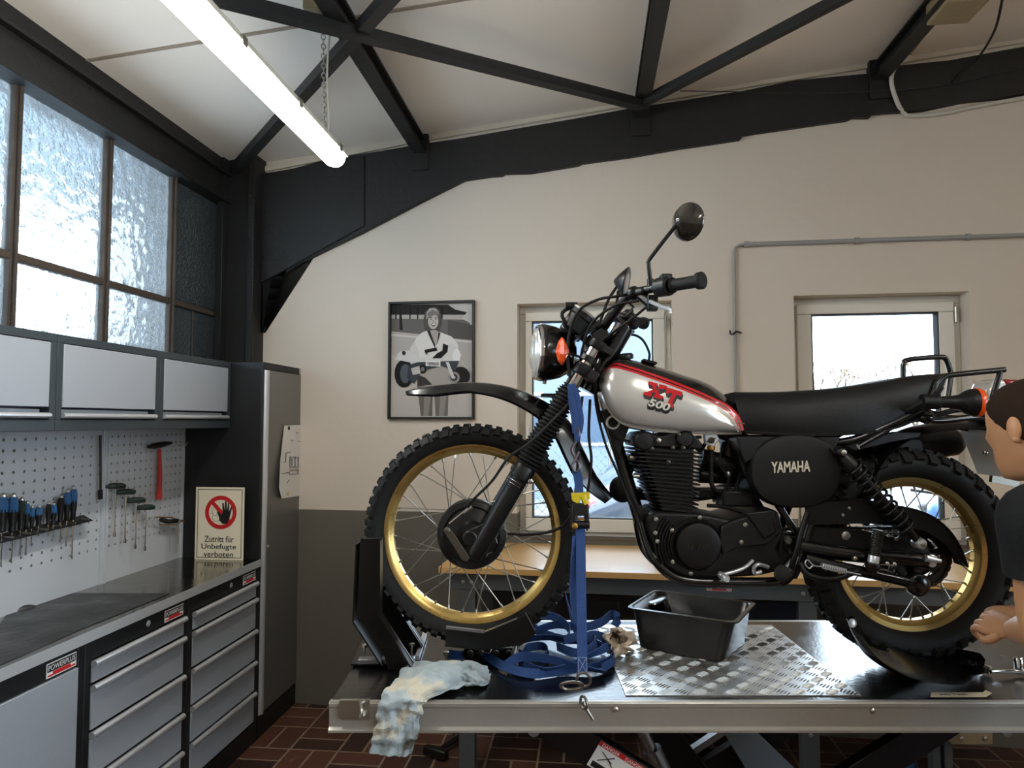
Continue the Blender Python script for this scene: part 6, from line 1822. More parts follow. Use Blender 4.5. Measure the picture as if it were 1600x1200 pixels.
# rear indicators: black cups facing back
for s in (1, -1):
    c = BK(1525, 629, -.20)
    if s == -1: c = far(c)
    d = V((1, -.22 * s * 0 - .10, -.02)).normalized()
    m = MB(); m.lathe(c, -d, [(.040, .0), (.041, .006), (.038, .02), (.030, .036), (.022, .046), (.018, .075), (.017, .10), (.022, .105), (.022, .15)], 28); ih = m.build('indicator_housing', M['plastic'], bike, angle=40)
    m = MB(); m.lathe(c, d, [(.042, -.004), (.0425, .006), (.040, .012), (.025, .019), (.004, .021)], 28); m.build('indicator_lens', M['orange'], ih, angle=40)
    m = MB(); q = c - d * .14; m.tube([q, V((q.x - .02, BY - .11 * s, q.z - .03))], .012); m.build('indicator_stem', M['rubber'], ih)
m = MB(); 
rings = []
for (x, w, z0, z1) in ((1542, .03, 622, 596), (1550, .045, 630, 592), (1572, .05, 628, 591), (1590, .05, 626, 592)):
    pass
m = MB(); S_(m, [(1541, 612), (1548, 598), (1560, 592), (1580, 592), (1584, 622), (1560, 640), (1545, 640)], -.045, .045); tl = m.build('tail_lamp_housing', M['silver'], bike, bevel=.012, seg=3)
m = MB(); S_(m, [(1568, 592), (1592, 593), (1604, 600), (1604, 620), (1584, 622)], -.05, .05); m.build('tail_lamp_lens', M['redlens'], tl, bevel=.010, seg=3)
m = MB(); S_(m, [(1538, 650), (1560, 642), (1590, 646), (1588, 668), (1545, 664)], -.05, .05); m.build('tail_bracket', M['bikesatin'], bike, bevel=.004)
a, b = BK(1530, 668, 0), BK(1560, 744, 0)
w_ = .10
m = MB(); ex_ = V((.006, -.0, .002)); m.prism([a + V((0, -w_, 0)), a + V((0, w_, 0)), b + V((0, w_, 0)), b + V((0, -w_, 0))], ex_); lp = m.build('number_plate', mat('plate_back', (214, 214, 212), .45), bike)
m = MB(); m.bar(BK(1548, 748, -.08), BK(1590, 756, -.08), .02, .014, V((0, 1, 0))); m.build('plate_bracket', M['hinge'], lp)
for x, y in ((1538, 707), (1542, 708)):
    m = MB(); m.lathe(BK(x, y, -.06), V((-1, 0, 0)), [(.006, 0), (.006, .003)], 10); m.build('plate_screw', M['hinge'], lp)

# ============================================================ ON THE LIFT
# wheel chock: folded black cradle and its base
wc = thing('wheel_chock', DK(640, 1010), 'black steel wheel chock holding the front wheel of the motorcycle', 'wheel clamp')
for o in (-.085, .085):
    th = .006
    def cq(px, py): 
        p = BK(px, py, -.085); return V((p.x, BY + o, p.z))
    m = MB(); pts = [(563, 841), (597, 841), (597, 960), (640, 1030), (648, 1046), (606, 1046), (600, 1024), (558, 962)]
    m.prism([cq(*p) for p in pts], (0, th, 0)); pl = m.build('side_plate', M['lift'], wc, bevel=.001)
    m = MB(); a, b = cq(597, 958), cq(648, 1040); m.bar(a + NY * .02 * (1 if o < 0 else -1), b + NY * .02 * (1 if o < 0 else -1), .046, .004, V((b - a).cross(V((0, 1, 0))))); m.build('flange', M['lift'], pl)
    m = MB(); a, b = cq(597, 842), cq(597, 958); m.bar(a + NY * .02 * (1 if o < 0 else -1), b + NY * .02 * (1 if o < 0 else -1), .004, .044, V((0, 1, 0))); m.build('flange', M['lift'], pl)
    m = MB(); m.bar(cq(599, 962) + NY * (.004 if o < 0 else -.01), cq(650, 1040) + NY * (.004 if o < 0 else -.01), .004, .004); m.build('worn_edge', M['liftedge'], pl)
# front web between the plates
m = MB(); a, b = BK(566, 843, 0), BK(561, 960, 0); a.y = b.y = BY; m.bar(a, b, .17, .005, V((1, 0, 0))); c = BK(604, 1026, 0); c.y = BY; m.bar(b, c, .17, .005, V((1, 0, .7))); m.build('front_web', M['lift'], wc)
# rear rocking cradle
m = MB()
for o in (-.07, .07):
    def cr_(px, py):
        p = BK(px, py, -.07); return V((p.x, BY + o, p.z))
    m = MB(); m.prism([cr_(*q) for q in ((696, 980), (757, 986), (812, 966), (828, 958), (838, 990), (815, 1008), (757, 1016), (696, 1010))], (0, .005, 0))
    cr2 = m.build('cradle_side', M['lift'], wc)
m = MB(); a, b, c = BK(698, 998, 0), BK(757, 1004, 0), BK(826, 978, 0); m.bar(a, b, .14, .004, ZU); m.bar(b, c, .14, .004, ZU); m.build('cradle_floor', M['lift'], cr2)
m = MB(); m.bar(BK(697, 980, -.075), BK(757, 987, -.075), .012, .007); m.bar(BK(758, 987, -.075), BK(808, 966, -.075), .008, .003); m.bar(BK(821, 957, -.075), BK(836, 985, -.075), .003, .003, V((0, 1, 0))); m.build('worn_edge', M['liftedge'], cr2)
# base plate and clamping rail
m = MB(); q = [DK(548, 1041, .004), DK(645, 1041, .004), DK(664, 990, .004), DK(572, 990, .004)]; m.prism(q, (0, 0, .008)); m.build('base_plate', M['lift'], wc, bevel=.002)
m = MB(); m.bar(DK(560, 1032, .022), DK(648, 1030, .022), .03, .016); m.build('clamp_bar', M['liftedge'], wc, bevel=.003)
m = MB(); m.bar(DK(652, 1028, .012), DK(664, 990, .012), .014, .012); m.build('slide_rail', M['alu'], wc)
for px, py, hh in ((570, 1026, .03), (591, 1034, .03), (643, 1024, .03), (697, 1030, .015), (606, 1018, .01)):
    m = MB(); c = DK(px, py, .004); m.lathe(c, ZU, [(.004, 0), (.004, hh), (.010, hh), (.010, hh + .008), (.005, hh + .010)], 10); m.build('clamp_bolt', M['bolt'], wc)
m = MB(); m.bar(DK(725, 1018, .02), DK(800, 1016, .02), .05, .03); m.build('slide_block', M['lift'], wc, bevel=.003)
for px in (735, 752, 775, 795):
    m = MB(); c = DK(px, 1018, .022); m.lathe(c + NY * .024, NY, [(.012, 0), (.012, .004), (.006, .006)], 14); m.build('block_bolt', M['darkmetal'], wc)
m = MB(); m.tube(catmull([DK(752, 1024, .02), DK(758, 1015, .03), DK(768, 1012, .035), DK(764, 1020, .03), DK(752, 1018, .03)], 4), .0015, 5, True); m.build('spring_pin', M['alu'], wc)

# drip tray
tr = thing('drip_tray', DK(1080, 1010), 'black plastic drip tray with parts inside, standing on the tread plate', 'tray')
def TD(px, py, h): return DK(px, py, h)
H_ = .12
base = [DK(996, 1010, .006), DK(1127, 1035, .006), DK(1166, 1003, .006)]; base.append(base[0] + base[2] - base[1])
rim_ = [DK(977, 951, H_), DK(1152, 976, H_), DK(1183, 943, H_)]; rim_.append(rim_[0] + rim_[2] - rim_[1])
def rounded(q, r, n=5):
    out = []
    for i in range(4):
        p, a, b = q[i], q[i - 1], q[(i + 1) % 4]
        d1 = (a - p).normalized() * r; d2 = (b - p).normalized() * r
        for k in range(n + 1):
            t = k / n; out.append((p + d1) * (1 - t) ** 2 + p * 2 * t * (1 - t) + (p + d2) * t ** 2)
    return out
cen_ = sum(rim_, V()) / 4
def scale_q(q, f, dz=0): c = sum(q, V()) / 4; return [c + (p - c) * f + ZU * dz for p in q]
inner = scale_q(rim_, .90); 
ringsT = [rounded(scale_q(base, .96, 0), .03), rounded(base, .03), rounded([b.lerp(r, .5) for b, r in zip(scale_q(base, 1), scale_q(rim_, .93))], .035), rounded(scale_q(rim_, .92, -.004), .035), rounded(scale_q(rim_, .925), .035), rounded(rim_, .03), rounded(scale_q(rim_, .995, .004), .03),
          rounded(scale_q(rim_, .93, .005), .035), rounded(scale_q(rim_, .905, .001), .033), rounded([b.lerp(r, .5) for b, r in zip(scale_q(base, .97), scale_q(rim_, .90))], .033), rounded(scale_q(base, .97, .008), .03), rounded(scale_q(base, .9, .006), .03)]
m = MB(); m.loft(ringsT); m.build('tray_body', mat('tray_plastic', (22, 22, 22), .26, bump=.04, bscale=60), tr, angle=50)
bc = sum(base, V()) / 4
c = V((bc.x - .03, bc.y + .05, DECK + .02))
fl = thing('oil_filter_cover', c, 'round glossy black engine cover lying in the drip tray', 'engine part')
m = MB(); c = c + V((.03, -.02, .03)); m.lathe(c, V((0, -.2, 1)), [(.05, 0), (.055, .008), (.055, .022), (.05, .028), (.02, .034), (.004, .034)], 28)
for k in range(4):
    a = k * 1.57 + .4; m.lathe(c + V((math.cos(a) * .058, math.sin(a) * .058, 0)), ZU, [(.010, 0), (.010, .02), (.005, .022)], 10)
m.build('cover', M['bikeblack'], fl, angle=40)
c = V((bc.x - .07, bc.y + .06, DECK + .06)); cn = thing('metal_can', c, 'black cylindrical housing tilted in the drip tray', 'engine part')
m = MB(); m.lathe(c - V((.0, 0, .02)), V((-.35, 0, 1)), [(.030, 0), (.034, .004), (.034, .09), (.036, .092), (.036, .10), (.03, .104), (.02, .10), (.004, .101)], 24); m.build('housing', M['bikeblack'], cn, angle=40)

# blue ratchet strap in use
sm = M['strap']
rs = thing('ratchet_strap', DK(905, 1070), 'blue ratchet strap pulled tight from the fork down to the lift ring', 'strap')
def SP3(px, py, k):  # strap runs outward from the fork to the near rail
    return P(px, py, D - .13 - .20 * k)
m = MB()
for dx, kk in ((0, 0), (7, .01)):
    m.ribbon(catmull([SP3(893 + dx * .6, 600 + dx, kk), SP3(895 + dx, 630, .05 + kk), SP3(899 + dx, 655, .1 + kk), SP3(901 + dx * .3, 676, .15 + kk)], 5), V((1, -.4 + dx * .12, 0)), .026, .0015)
m.tube([SP3(901, 676, .15), SP3(902, 690, .17)], .008, 8)
m.build('loop_webbing', sm, rs)
hkp = catmull([SP3(901, 668, .15), SP3(905, 676, .16), SP3(900, 690, .17), SP3(893, 702, .19), SP3(898, 715, .2), SP3(905, 728, .22), SP3(900, 737, .23), SP3(894, 728, .22), SP3(899, 718, .21), SP3(905, 706, .2)], 6)
m = MB(); m.tube(hkp, .0042, 8); m.build('hook', mat('steel_hook', (104, 98, 104), .35, .9), rs)
m = MB(); m.ribbon(catmull([SP3(900, 734, .22), SP3(904, 752, .26), SP3(905, 775, .3)], 5), V((1, -.3, 0)), .025, .0015); m.build('webbing', sm, rs)
rt = [SP3(906, 775, .3), SP3(907, 830, .38)]
m = MB(); m.bar(SP3(893, 776, .3), SP3(921, 774, .3), .022, .02); m.tube([SP3(900, 785, .32), SP3(904, 775, .32), SP3(912, 775, .32), SP3(916, 788, .33)], .011, 8); m.build('ratchet_handle', M['yellow'], rs, bevel=.003)
m = MB()
for px in (896, 917):
    m.prism([SP3(px - 2, 790, .33), SP3(px + 3, 788, .33), SP3(px + 4, 820, .37), SP3(px + 1, 831, .38), SP3(px - 4, 822, .37)], (0, .03, 0))
m.bar(SP3(907, 786, .34), SP3(907, 806, .36), .04, .012, V((0, 1, 0))); m.cyl(SP3(893, 820, .36), SP3(921, 820, .36), .012, n=14); m.build('ratchet_body', M['bikesatin'], rs, bevel=.002)
m = MB(); m.lathe(SP3(898, 822, .40), NY, [(.009, 0), (.009, .003), (.006, .005)], 14); m.bar(SP3(903, 810, .37), SP3(913, 811, .37), .006, .003, V((0, 1, 0))); m.build('ratchet_rivet', M['brass'], rs)
m = MB(); q0, q1 = SP3(907, 826, .38), P(910, 1052, 1.90)
m.ribbon([q0.lerp(q1, i / 8) for i in range(9)], lambda f: V((1, -.25 * (1 - f), 0)), .027, .0018)
m.ribbon(catmull([SP3(900, 838, .40), SP3(898, 880, .48), SP3(897, 930, .58), SP3(903, 975, .7)], 5), lambda f: V((1, .6 - f, 0)), .025, .0014)
m.build('webbing', sm, rs)
# stitching patch and rings
m = MB(); c = P(910, 1045, 1.895)
for a, b in (((-.011, 0), (.011, 0)), ((-.011, .04), (.011, .04)), ((-.011, 0), (.011, .04)), ((.011, 0), (-.011, .04)), ((-.011, 0), (-.011, .04)), ((.011, 0), (.011, .04))):
    m.bar(c + V((a[0], -.002, a[1] - .01)), c + V((b[0], -.002, b[1] - .01)), .0012, .0008, V((0, 1, 0)))
m.build('stitching', mat('pale_thread', (150, 164, 190), .8), rs)
ring_m = mat('worn_steel_ring', (128, 122, 112), .32, .9)
m = MB(); m.torus(P(912, 1062, 1.888), V((.3, 1, .1)), .018, .0036, 28, 8); tag(m.build('steel_ring', ring_m), 'small steel ring at the lower end of the blue ratchet strap', 'ring')
m = MB(); cc_ = P(896, 1074, 1.892) ; pts = [cc_ + V((.030 * math.cos(a) - .004, -.012 * math.sin(a) , .014 * math.sin(a) + .004)) for a in [2 * math.pi * k / 22 for k in range(22)]]; m.tube(pts, .0042, 8, True); tag(m.build('chain_shackle', ring_m), 'oval steel shackle lying on the lift edge by the strap ring', 'shackle')
m = MB(); c = P(912, 1098, 1.905); m.torus(c, V((1, .5, 0)), .016, .0038, 24, 8); c2_ = P(918, 1110, 1.905); m.tube([c2_ + V((-.012, 0, .022)), c2_ + V((.0, -.004, .0)), c2_ + V((.014, -.003, -.022))], .005, 8); tag(m.build('hanging_ring', ring_m), 'steel link hanging in front of the galvanised rail under the strap', 'ring')

# heap of blue webbing
hp_ = thing('strap_heap', DK(880, 1030), 'loose heap of blue strap webbing on the deck behind the tight strap', 'strap')
loops = [
    [(760, 1025, .01), (790, 1042, .012), (830, 1052, .012), (880, 1048, .012), (930, 1040, .02), (955, 1030, .02)],
    [(805, 1015, .03), (820, 1000, .035), (860, 996, .04), (905, 1003, .035), (945, 1012, .02), (960, 1030, .02), (940, 1045, .02)],
    [(812, 1020, .02), (835, 1030, .02), (856, 1022, .02), (850, 1010, .02), (826, 1012, .02), (815, 1025, .02)],
    [(835, 985, .06), (870, 976, .07), (910, 980, .07), (940, 972, .08), (956, 960, .085), (966, 966, .08), (960, 978, .06)],
    [(830, 978, .05), (850, 990, .03), (890, 1000, .03), (930, 992, .05), (955, 1004, .03)],
    [(884, 930, .11), (890, 955, .08), (900, 985, .05), (925, 1002, .03), (955, 1015, .02), (950, 1036, .015)],
    [(800, 1030, .015), (840, 1046, .02), (880, 1040, .03), (930, 1020, .045), (950, 1010, .04)],
    [(760, 1028, .01), (740, 1020, .015), (720, 1024, .01), (700, 1022, .01)],
    [(870, 1010, .05), (900, 1020, .05), (925, 1012, .05), (930, 1000, .05), (905, 995, .055), (880, 1000, .055)],
    [(820, 990, .05), (812, 970, .07), (840, 960, .09), (870, 966, .09), (890, 985, .07), (880, 1005, .05)],
    [(790, 1040, .012), (815, 1026, .04), (860, 1030, .05), (905, 1042, .03), (945, 1050, .014)],
]
for i, l in enumerate(loops):
    m = MB(); pth = catmull([DK(x, y, h + .004) for x, y, h in l], 7)
    m.ribbon(pth, (lambda f, i=i: V((.25 * math.sin(5 * f + i), .75 * math.cos(3 * f + i * 1.3), 1.0 - .5 * math.sin(4 * f + i)))), .027, .0014)
    for k in range(len(m.v)):
        if m.v[k].z < DECK + .001: m.v[k].z = DECK + .001
    m.build('webbing', sm, hp_, angle=60)
m = MB(); m.bar(DK(803, 1020, .03), DK(808, 1038, .01), .02, .01); m.tube([DK(806, 1008, .05), DK(803, 1024, .03), DK(810, 1040, .01)], .005); tag(m.build('strap_hook', M['alu']), 'bright metal strap end beside the front wheel cradle', 'hook')

# rags
def cloth(name, cols, rows, matl, label, cat, th=.003, seed=1, amp=.006):
    """grid of pixel/height control points -> folded sheet"""
    rn = random.Random(seed)
    g = [catmull(r, 5) for r in rows]
    n = len(g[0]); g2 = []
    for i in range(n): g2.append(catmull([r[i] for r in g], 5))
    nj = len(g2[0])
    from mathutils import noise
    m = MB(); vs = []
    for i in range(n):
        for j in range(nj):
            p = g2[i][j]; q = V((p.x * 9, p.y * 9, p.z * 9))
            fold = noise.noise(V((j * .62, i * .07, seed))) * amp * 1.9 + noise.noise(V((i * .35, j * .35, seed + 5))) * amp
            a = (g2[min(i + 1, n - 1)][j] - g2[max(i - 1, 0)][j]); b = (g2[i][min(j + 1, nj - 1)] - g2[i][max(j - 1, 0)])
            nn_ = a.cross(b); nn_ = nn_.normalized() if nn_.length > 1e-9 else ZU
            vs.append(p + nn_ * fold)
    m.add(vs, [(i * nj + j, i * nj + j + 1, (i + 1) * nj + j + 1, (i + 1) * nj + j) for i in range(n - 1) for j in range(nj - 1)])
    o = m.build(name, matl, None, angle=70)
    so = o.modifiers.new('solid', 'SOLIDIFY'); so.thickness = th; so.offset = 0
    sb = o.modifiers.new('sub', 'SUBSURF'); sb.levels = 1; sb.render_levels = 1
    return tag(o, label, cat)
def FRT(px, py, o=.012): return P(px, py, LY0 - .006 - o)
# pale blue rag over the front edge: rows run from deck to hanging hem
rows = [[DK(640, 1033, .015), DK(668, 1031, .030), DK(700, 1030, .042), DK(722, 1034, .045), DK(742, 1040, .030), DK(752, 1046, .014)],
        [DK(632, 1044, .015), DK(655, 1040, .036), DK(690, 1036, .050), DK(716, 1040, .052), DK(730, 1050, .032), DK(740, 1060, .012)],
        [DK(618, 1060, .014), DK(645, 1052, .034), DK(676, 1050, .050), DK(700, 1056, .044), DK(715, 1066, .022), DK(722, 1074, .012)],
        [DK(602, 1079, .010), DK(622, 1072, .026), DK(650, 1070, .036), DK(670, 1076, .032), DK(680, 1082, .016), DK(686, 1085, .010)],
        [FRT(594, 1092, .006), FRT(614, 1092, .020), FRT(634, 1092, .028), FRT(648, 1094, .026), FRT(658, 1096, .016), FRT(664, 1096, .008)],
        [FRT(588, 1120, .006), FRT(606, 1120, .022), FRT(622, 1118, .016), FRT(636, 1118, .026), FRT(648, 1118, .02), FRT(656, 1116, .010)],
        [FRT(582, 1150, .006), FRT(598, 1148, .018), FRT(614, 1146, .026), FRT(632, 1146, .016), FRT(646, 1146, .022), FRT(655, 1144, .008)],
        [FRT(577, 1176, .008), FRT(592, 1179, .014), FRT(608, 1180, .022), FRT(624, 1180, .014), FRT(636, 1180, .018), FRT(644, 1176, .008)]]
rag1 = cloth('cleaning_rag', 6, rows, M['rag'], 'stained pale blue rag hanging over the front edge of the lift', 'rag', seed=3, amp=.012)
rows = [[DK(690, 1062, .006), DK(694, 1050, .012), DK(706, 1041, .026), DK(722, 1036, .03), DK(745, 1036, .024), DK(760, 1042, .014)],
        [DK(700, 1066, .008), DK(708, 1056, .022), DK(718, 1048, .04), DK(734, 1044, .044), DK(752, 1046, .032), DK(766, 1052, .012)],
        [DK(712, 1066, .008), DK(722, 1062, .022), DK(734, 1058, .030), DK(745, 1058, .032), DK(758, 1060, .022), DK(768, 1062, .008)],
        [DK(722, 1072, .004), DK(734, 1072, .010), DK(744, 1071, .014), DK(752, 1071, .014), DK(760, 1070, .010), DK(765, 1068, .006)]]
rg = cloth('cleaning_rag', 6, rows, M['rag'], 'crumpled end of a second pale rag on the deck beside the hanging one', 'rag', seed=8, amp=.012)
rows = [[DK(940, 1004, .02), DK(948, 994, .05), DK(958, 986, .075), DK(968, 984, .08), DK(978, 988, .06), DK(986, 996, .03)],
        [DK(944, 1012, .015), DK(952, 1000, .055), DK(960, 990, .045), DK(970, 990, .06), DK(980, 996, .07), DK(990, 1006, .03)],
        [DK(954, 1022, .008), DK(958, 1012, .04), DK(964, 1004, .03), DK(972, 1004, .035), DK(982, 1008, .05), DK(990, 1014, .016)],
        [DK(962, 1028, .004), DK(966, 1024, .02), DK(970, 1020, .028), DK(976, 1020, .03), DK(982, 1020, .02), DK(988, 1022, .004)]]
def ragm():
    m_ = mat('beige_rag_stained', (196, 176, 150), .95, bump=.5, bscale=60)
    nt = m_.node_tree; N = nt.nodes.new; b = nt.nodes['Principled BSDF']; tc = N('ShaderNodeTexCoord'); n1 = N('ShaderNodeTexNoise'); n1.inputs['Scale'].default_value = 22
    nt.links.new(tc.outputs['Object'], n1.inputs['Vector']); cr = N('ShaderNodeValToRGB'); e = cr.color_ramp.elements; e[0].position = .3; e[0].color = srgb(170, 150, 128); e[1].position = .6; e[1].color = srgb(232, 218, 196); k = e.new(.68); k.color = srgb(196, 120, 120)
    nt.links.new(n1.outputs['Fac'], cr.inputs[0]); nt.links.new(cr.outputs[0], b.inputs['Base Color']); return m_
cloth('crumpled_cloth', 6, rows, ragm(), 'crumpled beige cloth with pink stains left of the drip tray', 'rag', seed=12, amp=.022)

# loose mudguard under the rear wheel
m = MB(); pth = catmull([P(1324, 966, 2.10), P(1334, 992, 2.09), P(1354, 1022, 2.07), P(1390, 1043, 2.06), P(1430, 1050, 2.06), P(1468, 1042, 2.13), P(1505, 1036, 2.17), P(1534, 1044, 2.12)], 7)
m.shell(pth, V((.15, 1, .1)), lambda f: .045 + .10 * min(1, f / .4) + (.07 * math.sin(math.pi * (f - .4) / .5) if .4 < f < .9 else 0) - (.10 * (f - .8) / .2 if f > .8 else 0), -.018, .003, 11)
for k in range(len(m.v)):
    if m.v[k].z < DECK + .002: m.v[k].z = DECK + .002
lg_ = thing('loose_mudguard', DK(1400, 1050), 'glossy black plastic mudguard lying on the deck under the rear wheel', 'mudguard')
m.build('shell', M['bikeblack'], lg_, angle=60)
for q in ((1327, 968 + 0),):
    m = MB(); c = pth[1]; m.lathe(c + V((0, -.03, .0)), V((-1, -.5, .3)), [(.012, 0), (.012, .006), (.005, .008)], 14); m.build('fixing_eye', M['alu'], lg_)
m = MB(); m.lathe(DK(1520, 1042, .018), V((-.3, -.2, 1)), [(.016, 0), (.016, .012), (.009, .016), (.009, .012)], 16); m.build('fixing_boss', M['bikeblack'], lg_)
# ratchet wrench
rw = thing('ratchet_wrench', DK(1560, 1047), 'chrome ratchet wrench lying at the right edge of the deck', 'wrench')
m = MB(); m.tube([DK(1548, 1049, .018), DK(1580, 1048, .016), DK(1592, 1048, .016), DK(1640, 1047, .016)], [.005, .006, .011, .012], 10); m.lathe(DK(1540, 1050, .008), ZU, [(.016, 0), (.018, .004), (.018, .016), (.012, .02)], 18); m.build('handle', M['chrome'], rw)
m = MB(); m.lathe(DK(1541, 1050, .028), ZU, [(.008, 0), (.008, .014)], 6); m.build('drive_knob', M['darkmetal'], rw)
m = MB(); c = DK(1592, 1046, .028); m.lathe(c, ZU, [(.010, 0), (.0125, .002), (.0125, .03), (.010, .034), (.007, .032)], 16); tag(m.build('chrome_socket', M['chrome']), 'upright chrome socket standing by the ratchet wrench', 'socket')
# masking tape
m = MB(); q = [DK(1455, 1082, .0006), DK(1454, 1089, .0006), DK(1541, 1089, .0006), DK(1550, 1083, .0006), DK(1540, 1078.5, .0006), DK(1536, 1082, .0006)]; m.prism(q, (0, 0, .0006)); tp_ = thing('masking_tape', DK(1500, 1085), 'strip of masking tape with handwriting stuck on the deck edge', 'tape'); m.build('strip', M['tape'], tp_)
m = MB(); 
o_ = DK(1470, 1086.5, .0014); e1 = V((1, 0, 0)); put_text(m, 'only Tisch', o_, e1, V((0, 1, 0)), ZU, .075, .012); m.build('handwriting', M['ink'], tp_)

# hammer-like clamp on the floor
def FL(px, py, h=0): return PZ(px, py, h)
hf = thing('club_hammer', FL(690, 1178), 'black hammer lying on the tiled floor beside the bench leg', 'hammer')
m = MB(); m.bar(FL(664, 1170, .03), FL(698, 1180, .03), .04, .04); m.build('head', M['darkmetal'], hf, bevel=.006)
m = MB(); m.tube([FL(684, 1172, .03), FL(700, 1163, .03), FL(722, 1150, .03)], [.010, .013, .016], 10); m.build('handle', M['rubber'], hf)
m = MB(); m.tube(catmull([FL(706, 1150, .03), FL(712, 1140, .04), FL(718, 1130, .05)], 4), .010, 8); tag(m.build('short_rod', M['liftedge']), 'short bright rod lying behind the black hammer on the floor', 'rod')

# ============================================================ PERSON
pr = thing('person', V((1.45, 1.42, 0)), 'person in a black T-shirt leaning in at the rear wheel, cropped dark hair', 'person')
hc_ = P(1611, 671, 1.76)
# head: loft of rings along a tilted axis, facing left and away, looking down
Fd = V((-.32, .91, -.25)).normalized(); Upv = (ZU - Fd * ZU.dot(Fd)).normalized(); Sd = Fd.cross(Upv)   # Sd: person's right
def HD(f, s, u): return hc_ + Fd * f + Sd * s + Upv * u
prof = [(-.118, .012, .055, .030), (-.105, .012, .085, .042), (-.085, .008, .092, .054), (-.06, .004, .094, .062), (-.03, .0, .096, .069), (.0, -.002, .098, .074), (.03, -.004, .099, .077), (.06, -.008, .096, .076), (.085, -.012, .084, .068), (.105, -.014, .062, .050), (.117, -.014, .032, .026), (.121, -.014, .006, .005)]
rings = []
n = 28
for u, cf, rf, rs_ in prof:
    r = []
    for k in range(n):
        a = 2 * math.pi * k / n
        f, s = math.cos(a), math.sin(a)
        ff = rf * (1 if f < 0 else 1.0) * math.copysign(abs(f) ** .9, f); sx = rs_ * math.copysign(abs(s) ** .95, s)
        if f > .9 and -.03 < u < .012: ff += .018 * (1 - abs(u + .012) / .03)        # nose
        if f > .8 and .012 <= u < .035: ff -= .006                                  # eye line
        if f > .85 and -.07 < u < -.05: ff += .004                                 # lips
        if u < -.09 and f < 0: ff *= .75
        r.append(HD(cf + ff, sx, u))
    rings.append(r)
m = MB(); m.loft(rings)
headv = m
# neck and torso, one surface with the head: lofted
def ringat(c, ax, rx, ry, xd, n=28):
    ax = V(ax).normalized(); e1 = V(xd); e1 = (e1 - ax * e1.dot(ax)).normalized(); e2 = ax.cross(e1)
    return [V(c) + e1 * (rx * math.cos(2 * math.pi * k / n)) + e2 * (ry * math.sin(2 * math.pi * k / n)) for k in range(n)]
nb = HD(-.035, 0, -.10)
ls = P(1614, 806, 1.68)
xr = V((.86, .51, 0))
sh_c = ls + xr * .19 + V((0, 0, .055))             # across the shoulders
m.loft([ringat(nb.lerp(sh_c, t), nb - sh_c, .058 + .01 * t, .060, xr) for t in (0, .35, .7, 1.05)])
body = m
body.build('head', M['skin'], pr, angle=70)
# ear
ec = HD(-.012, -.076, .0)
m = MB(); rt_ = Matrix((Fd, Sd, Upv)).transposed()
m.ell(ec, .018, .010, .032, rt_ @ Matrix.Rotation(R(-12), 3, 'Y')); m.ell(ec + Fd * .003 + Upv * -.024, .010, .008, .012, rt_); m.build('ear', M['skin'], pr, angle=80)
m = MB(); m.ell(HD(-.012, .076, .0), .018, .010, .032, rt_); m.build('ear', M['skin'], pr, angle=80)
for s in (-.03, .03):
    m = MB(); m.ell(HD(.078, s, .018), .009, .012, .009, rt_); m.build('eye', M['white'], pr, angle=80)
    m = MB(); m.ell(HD(.0862, s, .018), .003, .005, .005, rt_); m.build('pupil', M['black'], pr, angle=80)
m = MB(); m.tube([HD(.085, -.022, -.062), HD(.094, 0, -.06), HD(.085, .022, -.062)], [.003, .005, .003], 6); m.build('mouth', mat('lips', (170, 96, 84), .5), pr)
# hair cap: shell a little outside the skull, above a hairline
m = MB(); rings = []
for (u, cf, rf, rs_) in prof:
    pass
hu = [(-.062, .55), (-.03, .30), (.0, .10), (.03, -.1), (.055, -.45), (.07, -.98), (.085, -1.2), (.105, -1.2), (.117, -1.2), (.122, -1.2)]
def skull(u):
    for (a, b) in zip(prof, prof[1:]):
        if a[0] <= u <= b[0]:
            t = (u - a[0]) / (b[0] - a[0]); return [a[i] + (b[i] - a[i]) * t for i in range(1, 4)]
    return list(prof[-1][1:])
us_ = [-.070 + .0096 * i for i in range(20)] + [.1195]
nh = 40
grid = []
for u in us_:
    cf, rf, rs_ = skull(u); r = []
    for k in range(nh):
        a = 2 * math.pi * k / nh
        f, s = math.cos(a), math.sin(a)
        # hairline height as a function of direction
        hl = -.075 if f < -.55 else (-.075 + (f + .55) / .75 * .085 if f < .2 else (.01 + (f - .2) / .5 * .055 if f < .7 else .065 + (f - .7) * .03))
        g = .0045 if u > hl + .012 else (-.003 + .0075 * max(0, (u - hl + .006)) / .018 if u > hl - .006 else -.003)
        r.append(HD(cf + (rf + g) * math.copysign(abs(f) ** .9, f), (rs_ + g) * math.copysign(abs(s) ** .95, s), u + (g if u > .1 else 0)))
    grid.append(r)
m.loft(grid); m.build('hair', M['hair'], pr, angle=80)
